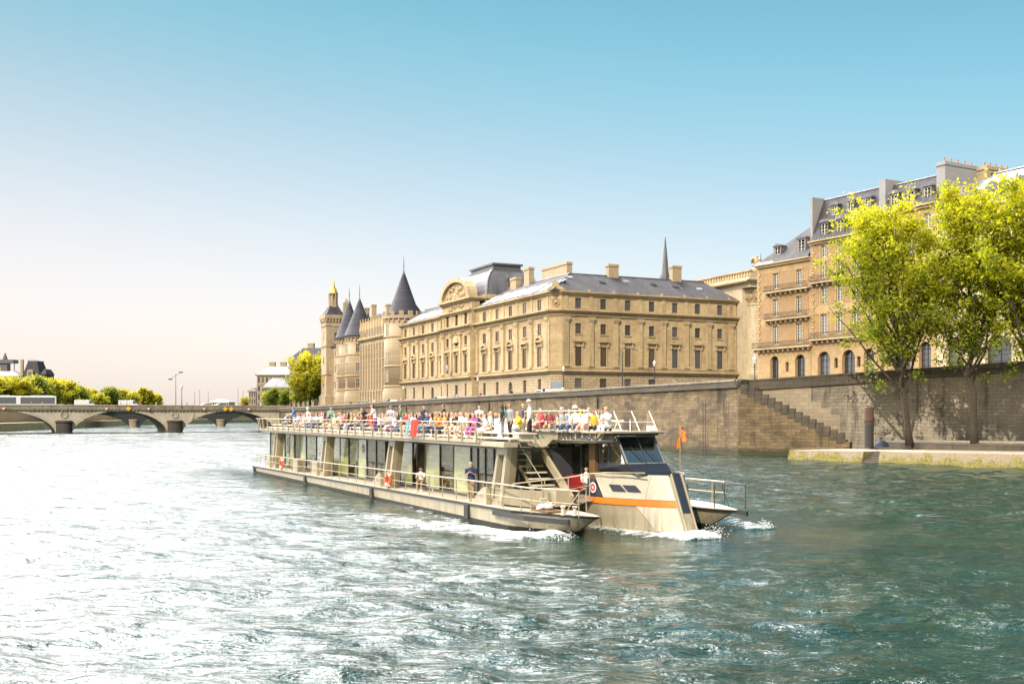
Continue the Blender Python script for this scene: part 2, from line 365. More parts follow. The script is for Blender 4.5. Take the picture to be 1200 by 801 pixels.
# ------------------------------------------------------------------ water
def make_water():
    ys = [-400, -150, -60, -20, 0, 12]
    y = 19.0
    while y < 640: ys.append(y); y += max(.14, y*.0055)
    ys += [700, 800, 1000, 1400, 2200, 4000]
    xs = [-3500, -1500, -700, -420, -300, -220, -170, -135]
    x = -110.0
    while x < 75:
        xs.append(x); x += .22 if -28 < x < 40 else (.6 if -60 < x < 60 else 1.2)
    xs += [85, 100, 130, 200, 350, 700, 1500, 3500]
    X, Y = np.meshgrid(np.array(xs), np.array(ys)); Z = np.zeros_like(X)
    r = np.random.default_rng(3)
    dist = np.hypot(X, Y)
    cell = np.maximum(.22, Y*.0055)
    for lam, amp, k in ((9, .055, 6), (5.5, .058, 9), (3.2, .046, 12), (1.9, .036, 16), (1.15, .022, 20), (.75,.012,20)):
        for _ in range(k):
            L = lam*r.uniform(.75, 1.3); th = r.normal(R(-100), R(38)); ph = r.uniform(0, 2*PI)
            kx, ky = math.cos(th)*2*PI/L, math.sin(th)*2*PI/L
            fade = np.clip((L/cell - 2.2)/2, 0, 1)
            # slow modulation breaks the regular beat of the waves
            md = .6 + .7*np.sin(X*.05*r.uniform(.5,2)+Y*.04*r.uniform(.5,2)+r.uniform(0,6))*np.sin(X*.021+ Y*.033*r.uniform(.5,2)+r.uniform(0,6))
            ph2 = kx*X + ky*Y + ph + .8*np.sin(X*.11+Y*.07+ph)
            s = np.sin(ph2)
            Z += amp/math.sqrt(k)*1.35*fade*md*(s + .25*np.cos(2*ph2))
    # boat wake in boat coordinates
    dx, dy = X-BO.x, Y-BO.y; U = dx*BF.x + dy*BF.y; V = dx*BL.x + dy*BL.y
    Fm = np.zeros_like(X)
    du = np.maximum(np.maximum(U-.5, -57-U), 0); dv = np.maximum(np.abs(V)-5, 0)
    calm = np.exp(-(np.hypot(du*.8, dv)/5.5)**2)
    Z *= 1-.72*calm
    rr = np.random.default_rng(5)
    def wob(A, B, s): return np.sin(A*s+1.3*np.sin(B*s*.7))*.5 + .5*np.sin(B*s*1.7+2+np.sin(A*s*.9))
    for vb, u0, st in ((-4.7, -3.0, 1.0), (0.0, 0.2, 1.25), (4.7, -2.0, .6)):
        back = np.clip(u0 - U, 0, 200)
        for side in (-1, 1):
            c = vb + side*(.35 + .30*back**.93)
            d = (V - c)*side
            on = (U < u0 + .4)
            width = .45 + .07*back
            crest = np.exp(-(d/width)**2)*on
            decay = np.exp(-back/16)
            Z += st*.26*crest*decay - st*.08*np.exp(-((d+1.9*width)/(1.2*width))**2)*on*decay
            tail = np.exp(-((d+ .8*width)/(1.6*width+.25))**2)*on
            Fm = np.maximum(Fm, st*(.6*crest*np.exp(-back/5) + .62*tail*np.exp(-back/18)))
        near = np.exp(-((V-vb)/1.2)**2)*np.exp(-((U-u0)/1.1)**2)
        Fm = np.maximum(Fm, st*.45*near)
        Z += .10*st*near
    # wash trailing along the near side and astern
    side = np.exp(-((V+7.2+.13*(U))/2.6)**2)
    Fm = np.maximum(Fm, .62*np.exp(-((V+6.6-.12*np.clip(-U,0,80))/ (1.4+.04*np.clip(-U,0,80)))**2)*(U<-3)*np.exp(-np.clip(-U-3,0,99)/60))
    Fm = np.maximum(Fm, .62*np.exp(-((V+5.6+.30*np.clip(-U-4,0,80))/(1.6+.10*np.clip(-U,0,80)))**2)*(U<-4)*np.exp(-np.clip(-U-4,0,99)/35))
    astern = (U < -54)*np.exp(-(V/6.5)**2)*np.exp(-np.clip(-54-U,0,300)/60)
    Fm = np.maximum(Fm, .7*astern)
    # broad white streaks in front; on the left, sun glitter painted as white
    st1 = np.exp(-((Y - (33+.25*X) )/4.5)**2)*(.35+.3*wob(X,Y,.35))
    st2 = np.exp(-((Y - (27.5-.05*X))/1.6)**2)*(.40+.25*wob(X,Y,.6))
    left = np.clip((-X-0.16*Y+13.5)/24, 0, 1)*.43  # glitter and bright sky reflection put in as a white mask
    Fm = np.maximum(Fm, np.maximum(st1, st2)*np.clip((16-X)/12,0,1)*.9)
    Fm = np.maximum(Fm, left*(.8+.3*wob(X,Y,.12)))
    Z -= .16*np.exp(-(np.clip(np.abs(V)-5.0,0,99)/1.0)**2)*((U<-1)&(U>-57))*.3
    ny, nx = X.shape
    co = np.stack([X, Y, Z], -1).reshape(-1, 3)
    idx = np.arange(nx*ny).reshape(ny, nx)
    q = np.stack([idx[:-1,:-1], idx[:-1,1:], idx[1:,1:], idx[1:,:-1]], -1).reshape(-1, 4)
    me = bpy.data.meshes.new('water')
    me.vertices.add(len(co)); me.vertices.foreach_set('co', co.ravel())
    me.loops.add(q.size); me.loops.foreach_set('vertex_index', q.ravel())
    me.polygons.add(len(q)); me.polygons.foreach_set('loop_start', np.arange(0, q.size, 4)); me.polygons.foreach_set('loop_total', np.full(len(q), 4))
    me.polygons.foreach_set('use_smooth', np.ones(len(q), bool))
    me.update(calc_edges=True)
    a = me.attributes.new('foam', 'FLOAT', 'POINT'); a.data.foreach_set('value', Fm.ravel().astype(np.float32))  # real foam plus the painted glitter on the left
    a = me.attributes.new('calm', 'FLOAT', 'POINT'); a.data.foreach_set('value', calm.ravel().astype(np.float32))
    k = NM('river_water'); P = k.world()
    at_ = k.n('Attribute'); at_.attribute_name = 'foam'; fo = at_.outputs['Fac']  # foam plus the glitter painted on the left water
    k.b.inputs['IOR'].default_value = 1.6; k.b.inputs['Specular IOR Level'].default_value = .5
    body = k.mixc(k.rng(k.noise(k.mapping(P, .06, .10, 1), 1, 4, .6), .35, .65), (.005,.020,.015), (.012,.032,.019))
    d1 = k.noise(k.mapping(P, .8, 1.7, 1), 1.0, 7, .68, 1.6)      # streaky lace for foam and painted glitter
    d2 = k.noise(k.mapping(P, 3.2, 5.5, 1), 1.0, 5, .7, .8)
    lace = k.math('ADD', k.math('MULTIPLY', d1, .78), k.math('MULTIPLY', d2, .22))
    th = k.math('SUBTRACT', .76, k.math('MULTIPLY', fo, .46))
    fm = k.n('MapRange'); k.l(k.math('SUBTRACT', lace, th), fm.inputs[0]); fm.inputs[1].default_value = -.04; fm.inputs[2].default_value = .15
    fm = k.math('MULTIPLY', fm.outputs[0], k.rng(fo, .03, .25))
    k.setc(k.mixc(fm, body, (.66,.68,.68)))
    k.l(k.rng(fm, 0, 1, .07, .75), k.b.inputs['Roughness'])
    b1 = k.noise(k.mapping(P, 1.1, 2.6, 1), 1.0, 4, .6, .6)
    b2 = k.noise(k.mapping(P, 4.0, 9.0, 1), 1.0, 4, .65, .5)
    b3 = k.noise(k.mapping(P, .22, .5, 1), 1.0, 3, .55, .4)
    hh = k.math('ADD', k.math('ADD', k.math('MULTIPLY', b1, .30), k.math('MULTIPLY', b2, .06)), k.math('MULTIPLY', b3, .75))
    hh = k.math('ADD', hh, k.math('MULTIPLY', fm, .05))
    bb = k.bump(hh, 1.0, .62); ca = k.n('Attribute'); ca.attribute_name = 'calm'; k.l(k.rng(ca.outputs['Fac'], 0, 1, 1.0, .35), bb.inputs['Strength'])
    me.materials.append(k.m)
    o = bpy.data.objects.new('water', me); col.objects.link(o); o['kind'] = 'structure'
    return o
make_water()

# bow spray: lumpy white crests standing against the stems
M['foam'] = plain('churned_foam', (.62,.64,.64), .8, 0, .15, 8)
def foam_crest(name, label, path, hgt, wid, seed):
    """a heap of froth along a path of world points"""
    r = random.Random(seed); mb = MB(); n = 90
    P = [Vector(p) for p in path]
    rings = []
    for i in range(n+1):
        t = i/n*(len(P)-1); a = min(int(t), len(P)-2); p = P[a].lerp(P[a+1], t-a); d = (P[a+1]-P[a]).normalized(); sd_ = Vector((-d.y, d.x, 0))
        e = math.sin(PI*min(1, max(0, i/n)))**.45
        h = hgt*e*(.55+.6*noise.noise(Vector((i*.23, seed, 0)))+.35*noise.noise(Vector((i*.9, seed, 3)))); ww = wid*e*(.8+.5*noise.noise(Vector((i*.3, seed, 9))))+.02
        ring = []
        for j in range(13):
            a_ = PI*j/12; jj = 1+.45*noise.noise(Vector((i*.7, j*1.1, seed)))
            ring.append(p + sd_*math.cos(a_)*ww*jj + Vector((0,0,-.08+max(.02,h)*math.sin(a_)*jj)))
        rings.append(ring)
    mb.loft(rings, False, False)
    for _ in range(260):       # thrown drops
        t = r.random()*(len(P)-1); a = min(int(t), len(P)-2); p = P[a].lerp(P[a+1], t-a)
        p = p + Vector((r.gauss(0, wid*.8), r.gauss(0, wid*.8), abs(r.gauss(0, hgt*.75))+.02)); q = r.uniform(.008,.03)
        mb.add([p+Vector((q,0,0)), p+Vector((-q,0,0)), p+Vector((0,q,0)), p+Vector((0,-q,0)), p+Vector((0,0,q)), p+Vector((0,0,-q))],
               [(0,2,4),(2,1,4),(1,3,4),(3,0,4),(2,0,5),(1,2,5),(3,1,5),(0,3,5)])
    o = mb.build(name, M['foam'], smooth=True); tag(o, label, 'foam', kind='stuff'); return o
foam_crest('bow_wave', 'white spray heaped against the stem of the middle hull', [BW(.5,.5,0), BW(.45,-.15,0), BW(-.6,-.75,0), BW(-2.2,-1.35,0), BW(-4.2,-2.1,0)], .2, .24, 1)
foam_crest('bow_wave', 'white water thrown ahead of the middle hull on its far side', [BW(.4,-.2,0), BW(.35,.6,0), BW(-.6,1.5,0), BW(-2.4,2.5,0)], .17, .28, 2)
foam_crest('bow_wave', 'grey foam curling under the tip of the near side hull', [BW(-3.4,-5.6,0), BW(-2.3,-5.0,0), BW(-2.2,-4.3,0), BW(-3.2,-3.7,0)], .15, .16, 3)
foam_crest('bow_wave', 'white foam curling under the tip of the far side hull', [BW(-3.2,3.7,0), BW(-2.1,4.4,0), BW(-2.0,5.3,0), BW(-3.4,6.0,0)], .14, .18, 4)

# ------------------------------------------------------------------ quay, streets, ground
W0 = (26.5, 125.0, 8.95); WB = (-65.5, 300.0, 7.05)
def wall_pt(t): return (W0[0]+(WB[0]-W0[0])*t, W0[1]+(WB[1]-W0[1])*t, 8.95 - 2.35*t + .45*max(0, t-.8)/.2*0)
def wall_strip(mb, pts, zb, thick, dz0=0.0, out=0.0, zfun=None):
    """wall along pts (x,y,ztop); thickness goes to the left of travel"""
    n = len(pts); T = []
    for i in range(n):
        a = Vector(pts[max(i-1,0)][:2]); b = Vector(pts[min(i+1,n-1)][:2]); d = (b-a).normalized(); T.append(Vector((-d.y, d.x)))
    rings = []
    for p, q in zip(pts, T):
        x, y, z = p; z += dz0; zz = zb(p) if callable(zb) else zb
        a = (x-q.x*out, y-q.y*out); b = (x+q.x*thick, y+q.y*thick)
        rings.append([(a[0],a[1],zz), (b[0],b[1],zz), (b[0],b[1],z), (a[0],a[1],z)])
    mb.loft(rings)
river = [wall_pt(1-i/24) for i in range(25)]       # travel toward the camera, land on the left
t_ = thing('quay_wall', 'long brown stone river wall with parapet running behind the tour boat', 'quay wall', (0,0,0))
mb = MB(); wall_strip(mb, [(x,y,z-.95) for x,y,z in river], -2, 3.0); mb.build('masonry_face', M['quay'], t_)
mb = MB(); wall_strip(mb, [(x,y,z-.62) for x,y,z in river], lambda p: p[2]-.36, .9, 0, .22); mb.build('string_course', M['coping'], t_)
mb = MB(); wall_strip(mb, [(x,y,z-.22) for x,y,z in river], lambda p: p[2]-.42, .42, 0, .03); mb.build('parapet', M['coping'], t_)
mb = MB(); wall_strip(mb, river, lambda p: p[2]-.24, .5, 0, .1); mb.build('coping', M['coping_pale'], t_)
for i, t in enumerate((.155, .33, .52, .72)):
    x, y, z = wall_pt(t); d = Vector((W0[0]-WB[0], W0[1]-WB[1])).normalized(); q = Vector((d.y, -d.x))
    mb = MB(); c = Vector((x, y))+q*.1
    mb.tube([(c.x, c.y, 0.2), (c.x, c.y, z-1.4)], .09, 6); mb.build('drain_pipe', M['iron'], t_)
for i, t in enumerate((.03, .115)):
    x, y, z = wall_pt(t); lad = thing('wall_ladder', ['rusty iron ladder on the quay wall nearest the stairs','rusty iron ladder on the quay wall behind the wheelhouse'][i], 'ladder', (x+q.x*.35, y+q.y*.35, 0), math.atan2(d.y, d.x), 'iron ladders on the quay wall')
    for sx in (-.22,.22): mb = MB(); mb.tube([(sx,0,-.5),(sx,0,z-2.2)], .035, 5); mb.build('rail', M['iron'], lad)
    rg = MB().tube([(-.22,0,0),(.22,0,0)], .02, 4).mesh('rung', M['iron'])
    for k in range(18): inst('rung', rg, lad, (0,0,.1+.33*k))
# bastion of the wall where the stair starts, with the stepped flight running down to the landing
S0 = Vector((26.5,125.0)); S1 = Vector((36.8,120.2)); sd_dir = (S1-S0).normalized(); s_n = Vector((sd_dir.y, -sd_dir.x))  # toward river
SL = (S1-S0).length
stair = thing('quay_stairs', 'dark weathered stone flight stepping down from the parapet to the landing', 'stairs', (S0.x, S0.y, 0), math.atan2(sd_dir.y, sd_dir.x))
NS = 26
prof = [(0, -2)]; z = 8.15
prof = [(-.0, -2), (0, 8.0)]
for i in range(NS):
    x0 = .5 + (SL+1.2-.5)*i/NS; x1 = .5 + (SL+1.2-.5)*(i+1)/NS; zz = 8.0 - (8.0-1.5)*(i+.3)/NS
    prof += [(x0, zz), (x1, zz)]
prof += [(SL+1.2, -2)]
mb = MB(); mb.prism([(x, 0, z) for x, z in prof], (0, 2.1, 0)); mb.build('flight', M['quay'], stair)
for i in range(15):       # coarser coping blocks stepping down the outer edge
    x0 = .3 + (SL+.2)*i/15; x1 = x0 + (SL+.2)/15 + .12; zz = 8.05 - (8.05-2.0)*(i+.15)/15
    mb = MB(); mb.box(x0, x1, -.06, .42, zz-.75, zz+.35); mb.build('step_block', M['coping'], stair)
for i in range(NS):
    x0 = .5 + (SL+.7)*i/NS; zz = 8.0 - 6.5*(i+.3)/NS
    mb = MB(); mb.box(x0-.04, x0+.43, .44, 2.1, zz+.003, zz+.05); mb.build('tread', M['coping_pale'], stair)

up = [(28.3,127.3,8.95), (38.5,123.0,9.55), (47.0,120.2,10.1), (60,116,10.95), (82,109,12.2)]
up2 = []
for a, b in zip(up[:-1], up[1:]):
    for i in range(6): up2.append(tuple(a[k]+(b[k]-a[k])*i/6 for k in range(3)))
up2.append(up[-1])
q_ = thing('upper_quay_wall', 'grey water-stained retaining wall behind the two landing trees', 'retaining wall', (0,0,0))
mb = MB(); wall_strip(mb, [(x,y,z-1.15) for x,y,z in up2], .5, 3.0); mb.build('masonry_face', M['quay_grey'], q_)
mb = MB(); wall_strip(mb, [(x,y,z-.75) for x,y,z in up2], lambda p: p[2]-.5, 1.0, 0, .28); mb.build('string_course', M['coping'], q_)
mb = MB(); wall_strip(mb, [(x,y,z-.2) for x,y,z in up2], lambda p: p[2]-.6, .45, 0, .02); mb.build('parapet', M['coping'], q_)
mb = MB(); wall_strip(mb, up2, lambda p: p[2]-.22, .55, 0, .1); mb.build('coping', M['coping'], q_)
mb = MB()                                 # paler masonry behind the stair, edge stepping down
d = Vector((38.5-28.3, 123.0-127.3)).normalized(); n_ = Vector((d.y, -d.x))
def upf(s, dd, z): return (28.3+d.x*s+n_.x*dd, 127.3+d.y*s+n_.y*dd, z)
xs_ = [0, 1.2, 2.4, 3.6, 4.8, 6.0, 7.2, 8.3, 9.4, 10.4]
for i in range(len(xs_)-1):
    a, b = xs_[i], xs_[i+1]; top = 8.35 if a < 6.2 else 8.35 - (a-6.0)*1.05
    mb.boxf(upf, a, b, -.05, .012, 1, top if a < 7 else 6.3-(a-7.2)*.7)
mb.build('pale_masonry', M['quay_pale'], q_)
for s in (9.8, 26.0, 40.0):
    pass
mb = MB(); mb.tube([(33.6,123.4,1.2),(33.6,123.4,1.2)], .1)
# corner bastion link between river wall end and upper wall
mb = MB(); mb.add([(26.5,125,-2),(28.3,127.3,-2),(28.3,127.3,8.0),(26.5,125,8.0)], [(0,1,2,3)]); mb.build('return_wall', M['quay'], q_)
mb = MB(); wall_strip(mb, [(26.5,125,8.95),(28.3,127.25,8.95)], 7.9, .5, 0, .02); mb.build('return_parapet', M['coping'], q_)

# landing (lower quay): sloping mossy stone face, flagged top, raised strip with the trees
M['moss'] = None
def moss_mat():
    k = NM('mossy_stone'); k.rough(.95); uv = k.uv()
    n = k.noise(uv, .8, 7, .75); n2 = k.noise(uv, 4, 5, .7)
    sepz = k.n('SeparateXYZ'); k.l(k.world(), sepz.inputs[0])
    low = k.rng(sepz.outputs['Z'], 1.2, .1)
    f = k.rng(k.math('ADD', n, k.math('MULTIPLY', low, .22)), .56, .66)
    st = k.mixc(k.rng(n2, .3, .7), (.19,.14,.09), (.28,.22,.145))
    ms = k.mixc(k.rng(n2, .35, .65), (.06,.05,.010), (.24,.20,.02))
    k.setc(k.mixc(k.math('MULTIPLY', f, .85), st, ms)); k.bump(n2, .8, .08); return k.m
M['moss'] = moss_mat()
M['flag'] = stone('landing_flagstones', (.36,.29,.20), (.29,.235,.165), (.20,.17,.12), 1.4, .9, (.16,.13,.09), .6, .4, .4, .03)
M['earth'] = plain('dry_earth', (.20,.155,.095), .95, 0, .35, 1.2)
L0 = Vector((29.6,115.0)); L1 = Vector((45.0,93.75)); L2 = Vector((70.0, 60.0))
ln = (L1-L0).normalized(); lr = Vector((-ln.y, ln.x))   # inland
land = thing('landing', 'low stone landing with mossy sloping edge below the trees', 'landing', (0,0,0))
E0, E1 = L0, L0 + ln*62
topE = [(E0+lr*.45, 1.15), (E1+lr*.45, 1.6)]
step = (15.4/26.5)
gap0, gap1 = 9.4, 11.3         # small flight of water steps cut in the edge
def ledge(s, off, z): p = L0 + ln*s + lr*off; return (p.x, p.y, z)
def lz(s): return .95 + .35*min(s,60)/26.5
mb = MB()
for a, b in ((0, gap0), (gap1, 62)):
    mb.loft([[ledge(s, -.15, -1), ledge(s, .45, lz(s)), ledge(s, 3, lz(s)), ledge(s, 3, -1)] for s in np.linspace(a, b, 12)])
mb.build('edge', M['moss'], land)
mb = MB()
for i in range(5):
    mb.add([ledge(gap0, -.1+.5*i, -1), ledge(gap1, -.1+.5*i, -1), ledge(gap1, -.1+.5*i, .05+.24*i), ledge(gap0, -.1+.5*i, .05+.24*i),
            ledge(gap0, .4+.5*i, .05+.24*i), ledge(gap1, .4+.5*i, .05+.24*i)], [(0,1,2,3),(3,2,5,4)])
mb.build('water_steps', M['coping'], land)
mb = MB()
mb.add([ledge(s, .45, lz(s)+.012) for s in (0,gap0)]+[ledge(gap0,9,lz(gap0)+.012), ledge(0,9,lz(0)+.012)], [(0,1,2,3)])
mb.add([ledge(s, .45, lz(s)+.012) for s in (gap1,62)]+[ledge(62,26,lz(62)+.012), ledge(gap1,26,lz(gap1)+.012)], [(0,1,2,3)])
mb.add([ledge(gap0, 2.5, lz(9.4)+.012), ledge(gap1,2.5,lz(9.4)+.012), ledge(gap1,26,lz(gap1)+.012), ledge(gap0,9,lz(gap0)+.012)], [(0,1,2,3)])
mb.build('paving', M['flag'], land)
mb = MB(); mb.loft([[ledge(0,-.15,-1), ledge(0,.45,1.15), ledge(-.6,8.5,1.15), ledge(-.6,8.5,-1)], [ledge(.01,-.15,-1), ledge(.01,.45,1.15), ledge(0,9.5,1.15), ledge(0,9.5,-1)]]); mb.build('end_face', M['moss'], land)
# raised tree strip
RT = [(41.2,118.3), (44.5,111.5), (50,104.5), (57,97), (72,84)]
mb = MB(); rings = []
for x, y in RT: rings.append([(x,y,1.0),(x,y,1.9),(x+.3,y+.25,1.92),(x+26,y+26,2.0),(x+26,y+26,1.0)])
mb.loft(rings); o = mb.build('raised_bank', M['earth']); o['kind'] = 'structure'; o.name = 'raised_bank'
mb = MB(); rings = []
for x, y in RT: rings.append([(x-.25,y-.2,1.0),(x-.25,y-.2,1.8),(x+.15,y+.12,1.97),(x+.15,y+.12,1.0)])
mb.loft(rings); o = mb.build('kerb', M['coping']); tag(o, kind='structure')
# landing furniture
p = (at(1018.5,116), 116)
mb = MB(); mb.lathe((0,0,0), [(.62,0),(.60,.2),(.55,.25),(.55,4.9),(.50,5.0)], 20)
post = thing('mooring_post', 'tall round dark steel mooring post with rusty upper half on the landing', 'mooring post', (p[0], p[1], 1.2))
def two_tone(name, lo, hi, zc):
    k = NM(name); k.rough(.75); s = k.n('SeparateXYZ'); k.l(k.obj(), s.inputs[0]); n = k.noise(k.obj(), 2, 5)
    k.setc(k.mixc(k.rng(k.math('ADD', s.outputs['Z'], n), zc+.45, zc+.55), lo, hi)); return k.m
mb = MB(); mb.lathe((0,0,0), [(.48,0),(.48,4.35),(.42,4.42),(.0,4.42)], 20); mb.build('tube', two_tone('post_steel', (.03,.027,.026), (.085,.04,.03), 2.6), post)
mb = MB(); mb.lathe((0,0,2.75), [(.51,0),(.51,.18)], 20); mb.build('collar', M['iron'], post)
def tarp(name, label, px, Y, w, h, c, seed):
    mb = MB(); rings = []
    for i in range(9):
        t = i/8; e = math.sin(PI*t)**.6
        rings.append([(w*(t-.5), math.cos(PI*j/8)*.5*e*(1+.3*noise.noise(Vector((i,j,seed)))), max(0, math.sin(PI*j/8)*h*e*(1+.5*noise.noise(Vector((i*.8,j*.8,seed+5)))))) for j in range(9)])
    mb.loft(rings, False, False); o = mb.build(name, plain(name+'_cloth', c, .7, 0, .2, 2), smooth=True); o.location = (at(px,Y), Y, 1.35); tag(o, label, 'tarpaulin'); return o
tarp('tarpaulin', 'dark blue crumpled tarpaulin lying right of the mooring post', 1033, 114, 1.7, .75, (.012,.018,.04), 1)
# street level behind the walls, one sheet; far ground to the horizon
inl = Vector((.885,.465))
mb = MB(); rings = []
for i in range(13):
    x, y, z = wall_pt(1-i/12); rings.append([(x+.3, y+.15, z-1.0), (x+inl.x*300, y+inl.y*300, z-1.0+.2)])
mb.loft(rings, False, False); 
pr = [(x,y,z) for x,y,z in up2]
rings = [[(x+.2,y+.3,z-1.05), (x+inl.x*300, y+inl.y*300, z-1.0)] for x,y,z in pr]
mb.loft(rings, False, False)
mb.add([(26.5,125,7.94),(28.3,127.3,7.94),(28.3+inl.x*300,127.3+inl.y*300,8.0),(26.5+inl.x*300,125+inl.y*300,8.0)], [(0,1,2,3)])
o = mb.build('street', M['asphalt']); tag(o, kind='structure')
mb = MB(); mb.add([(WB[0],WB[1]+3,6.0),(900,640,6.0),(900,7000,8),(-70,7000,8),(-92,520,6.2)], [(0,1,2,3,4)])
o = mb.build('island_ground', M['asphalt']); tag(o, kind='structure')
mb = MB(); mb.add([(-150,255,6.1),(-167,387,6.1),(-176,520,6.1),(-150,800,6.1),(-60,820,6.1),(-60,7000,8),(-5000,7000,8),(-5000,-200,6.1),(-135,-200,6.1)], [tuple(range(9))])
o = mb.build('bank_ground', M['asphalt']); tag(o, kind='structure')
emb = thing('embankment_wall', 'low sunlit ochre river wall seen through the left bridge arches', 'river wall', (0,0,0))
lw = [(-131,-150), (-137,200), (-141,293), (-148,340), (-156,387), (-164,450), (-166,520), (-140,790)]
mb = MB(); wall_strip(mb, [(x,y,2.4) for x,y in reversed(lw)], -2, -6, 0, 0); mb.build('lower_wall', M['farwall'], emb)
mb = MB(); wall_strip(mb, [(x-6,y,6.3) for x,y in reversed(lw)], -2, -2, 0, 0); mb.build('upper_wall', M['farstone'], emb)
mb = MB(); wall_strip(mb, [(x-5.95,y,7.1) for x,y in reversed(lw)], 6.3, -.5, 0, 0); mb.build('parapet', M['coping_pale'], emb)
emb2 = thing('embankment_wall', 'far river wall closing the view below the second bridge', 'river wall', (0,0,0))
mb = MB(); wall_strip(mb, [(-150,800,6.5),(-60,820,6.5),(-84,560,6.5),(-70,310,6.4)], -2, 3); mb.build('masonry_face', M['farstone'], emb2)
# ------------------------------------------------------------------ stone arch bridge
def bridge(name, label, loc, ang, piers, spans, zt, wid, rise, mats, n=22, medal=True, far=False):
    """local x along the bridge, y across it (away from the camera)"""
    b = thing(name, label, 'bridge', loc, ang)
    def crown(a, c, x):
        m, r = (a+c)/2, (c-a)/2; q = max(0, 1-((x-m)/r)**2); return -.3 + (rise+.3)*q**.55
    mb = MB(); so_ = MB(); zd = zt-1.25
    for a, c in spans:
        xs = [(a+c)/2-(c-a)/2*math.cos(PI*k/n) for k in range(n+1)]
        for y in (0, wid):
            for k in range(n): mb.quad((xs[k],y,crown(a,c,xs[k])), (xs[k+1],y,crown(a,c,xs[k+1])), (xs[k+1],y,zd), (xs[k],y,zd))
        for k in range(n): so_.quad((xs[k],0,crown(a,c,xs[k])), (xs[k+1],0,crown(a,c,xs[k+1])), (xs[k+1],wid,crown(a,c,xs[k+1])), (xs[k],wid,crown(a,c,xs[k])))
    for a, c in piers: mb.box(a, c, 0, wid, -2, zd)
    mb.build('spandrel_wall', mats[0], b); so_.build('vault', mats[3], b)
    for a, c in spans:
        xs = [(a+c)/2-(c-a)/2*math.cos(PI*k/n) for k in range(n+1)]; r = MB()
        for k in range(n):
            p0 = (xs[k], crown(a,c,xs[k])); p1 = (xs[k+1], crown(a,c,xs[k+1]))
            m = (a+c)/2; up0 = (p0[0]+(p0[0]-m)*.045, p0[1]+.55); up1 = (p1[0]+(p1[0]-m)*.045, p1[1]+.55)
            r.prism([(p0[0],-.12,p0[1]),(p1[0],-.12,p1[1]),(up1[0],-.12,up1[1]),(up0[0],-.12,up0[1])], (0,.12,0))
        r.build('arch_ring', mats[0], b)
    x0, x1 = min(p[0] for p in piers+spans), max(p[1] for p in piers+spans)
    mb = MB(); mb.box(x0, x1, -.55, wid+.55, zd, zd+.42); mb.build('cornice', mats[1], b)
    if not far:
        mb = MB(); x = x0+.3
        bk = MB().box(0, .38, -.42, -.005, -.32, -.002).mesh('bracket', mats[1])
        while x < x1-.6: inst('bracket', bk, b, (x, 0, zd)); x += .97
    mb = MB(); mb.box(x0, x1, -.3, -.02, zd+.42, zt-.14); mb.box(x0, x1, wid+.02, wid+.3, zd+.42, zt-.14); mb.build('parapet', mats[1], b)
    mb = MB(); mb.box(x0, x1, -.42, .06, zt-.14, zt+.04); mb.box(x0, x1, wid-.06, wid+.42, zt-.14, zt+.04); mb.build('coping', mats[0], b)
    mb = MB(); mb.box(x0, x1, -.01, wid+.01, zd+.1, zd+.43); mb.build('roadway', M['asphalt'], b)
    for a, c in piers[1:-1] if len(piers) > 2 else piers:
        m = (a+c)/2; w2 = (c-a)/2+.05; h = 2.7 if not far else 2.4; k = MB()
        for yy, s in ((0.0, -1), (wid, 1)):
            k.loft([[(m+w2*q*math.cos(PI*j/8), yy+s*(.02+w2*.8*q*math.sin(PI*j/8)), z) for j in range(9)]+[(m-w2*q,yy,z),(m+w2*q,yy,z)] for z, q in ((-2,1.06),(.3,1.06),(.5,1),(h,1),(h+.05,1.12),(h+.35,1.12),(h+.6,.9))])
        k.build('cutwater', mats[2], b)
        if medal:
            r = MB(); r.torus((m,-.06,4.75), .82, .14, (0,1,0), 22, 6)
            for j in range(22):
                t = 2*PI*j/22; r.lathe((m+.84*math.cos(t), -.2, 4.75+.84*math.sin(t)-.1), [(0,0),(.11,.1),(0,.2)], 6)
            wr = r.build('wreath', mats[0], b)
            cu = bpy.data.curves.new('crest_letter', 'FONT'); cu.body = 'N'; cu.size = 1.2; cu.extrude = .05; cu.align_x = 'CENTER'; cu.align_y = 'CENTER'
            tmp = bpy.data.objects.new('tmp', cu); col.objects.link(tmp); dg = bpy.context.evaluated_depsgraph_get()
            me = bpy.data.meshes.new_from_object(tmp.evaluated_get(dg)); bpy.data.objects.remove(tmp)
            me.materials.clear(); me.materials.append(mats[0])
            o = inst('letter', me, wr, (m,-.07,4.75)); o.rotation_euler = (PI/2, 0, 0)
    return b
BRX, BRY = -65.5, 300.0; BRA = math.atan2(.447, .894)      # local +x runs to the right end
# bridge local x = -s, so that it grows to the right bank
BM = [M['bridge'], M['coping_pale'], M['pier'], M['farstone']]
br = bridge('stone_bridge', 'grey stone road bridge with low elliptical arches and round wreaths on its piers', (BRX, BRY, 0), BRA,
       [(-88,-84), (-57.8,-54.0), (-30.2,-26.4), (-.8,3)], [(-84,-57.8), (-54,-30.2), (-26.4,-.8)], 7.3, 17, 5.75, BM)
def brp(s, y, z=6.5): # world point on the bridge: s metres from the right end, y across
    return Vector((BRX - .894*s - .447*y, BRY - .447*s + .894*y, z))
bridge('far_bridge', 'dark distant bridge with arches seen through the nearer bridge openings', (-72, 425, 0), R(16),
       [(-110,-106),(-76,-73),(-44,-41),(-15,-11),(6,9)], [(-106,-76),(-73,-44),(-41,-15),(-11,6)], 7.0, 14, 5.2, [M['iron'], M['pier'], M['farstone'], M['iron']], 14, False, True)

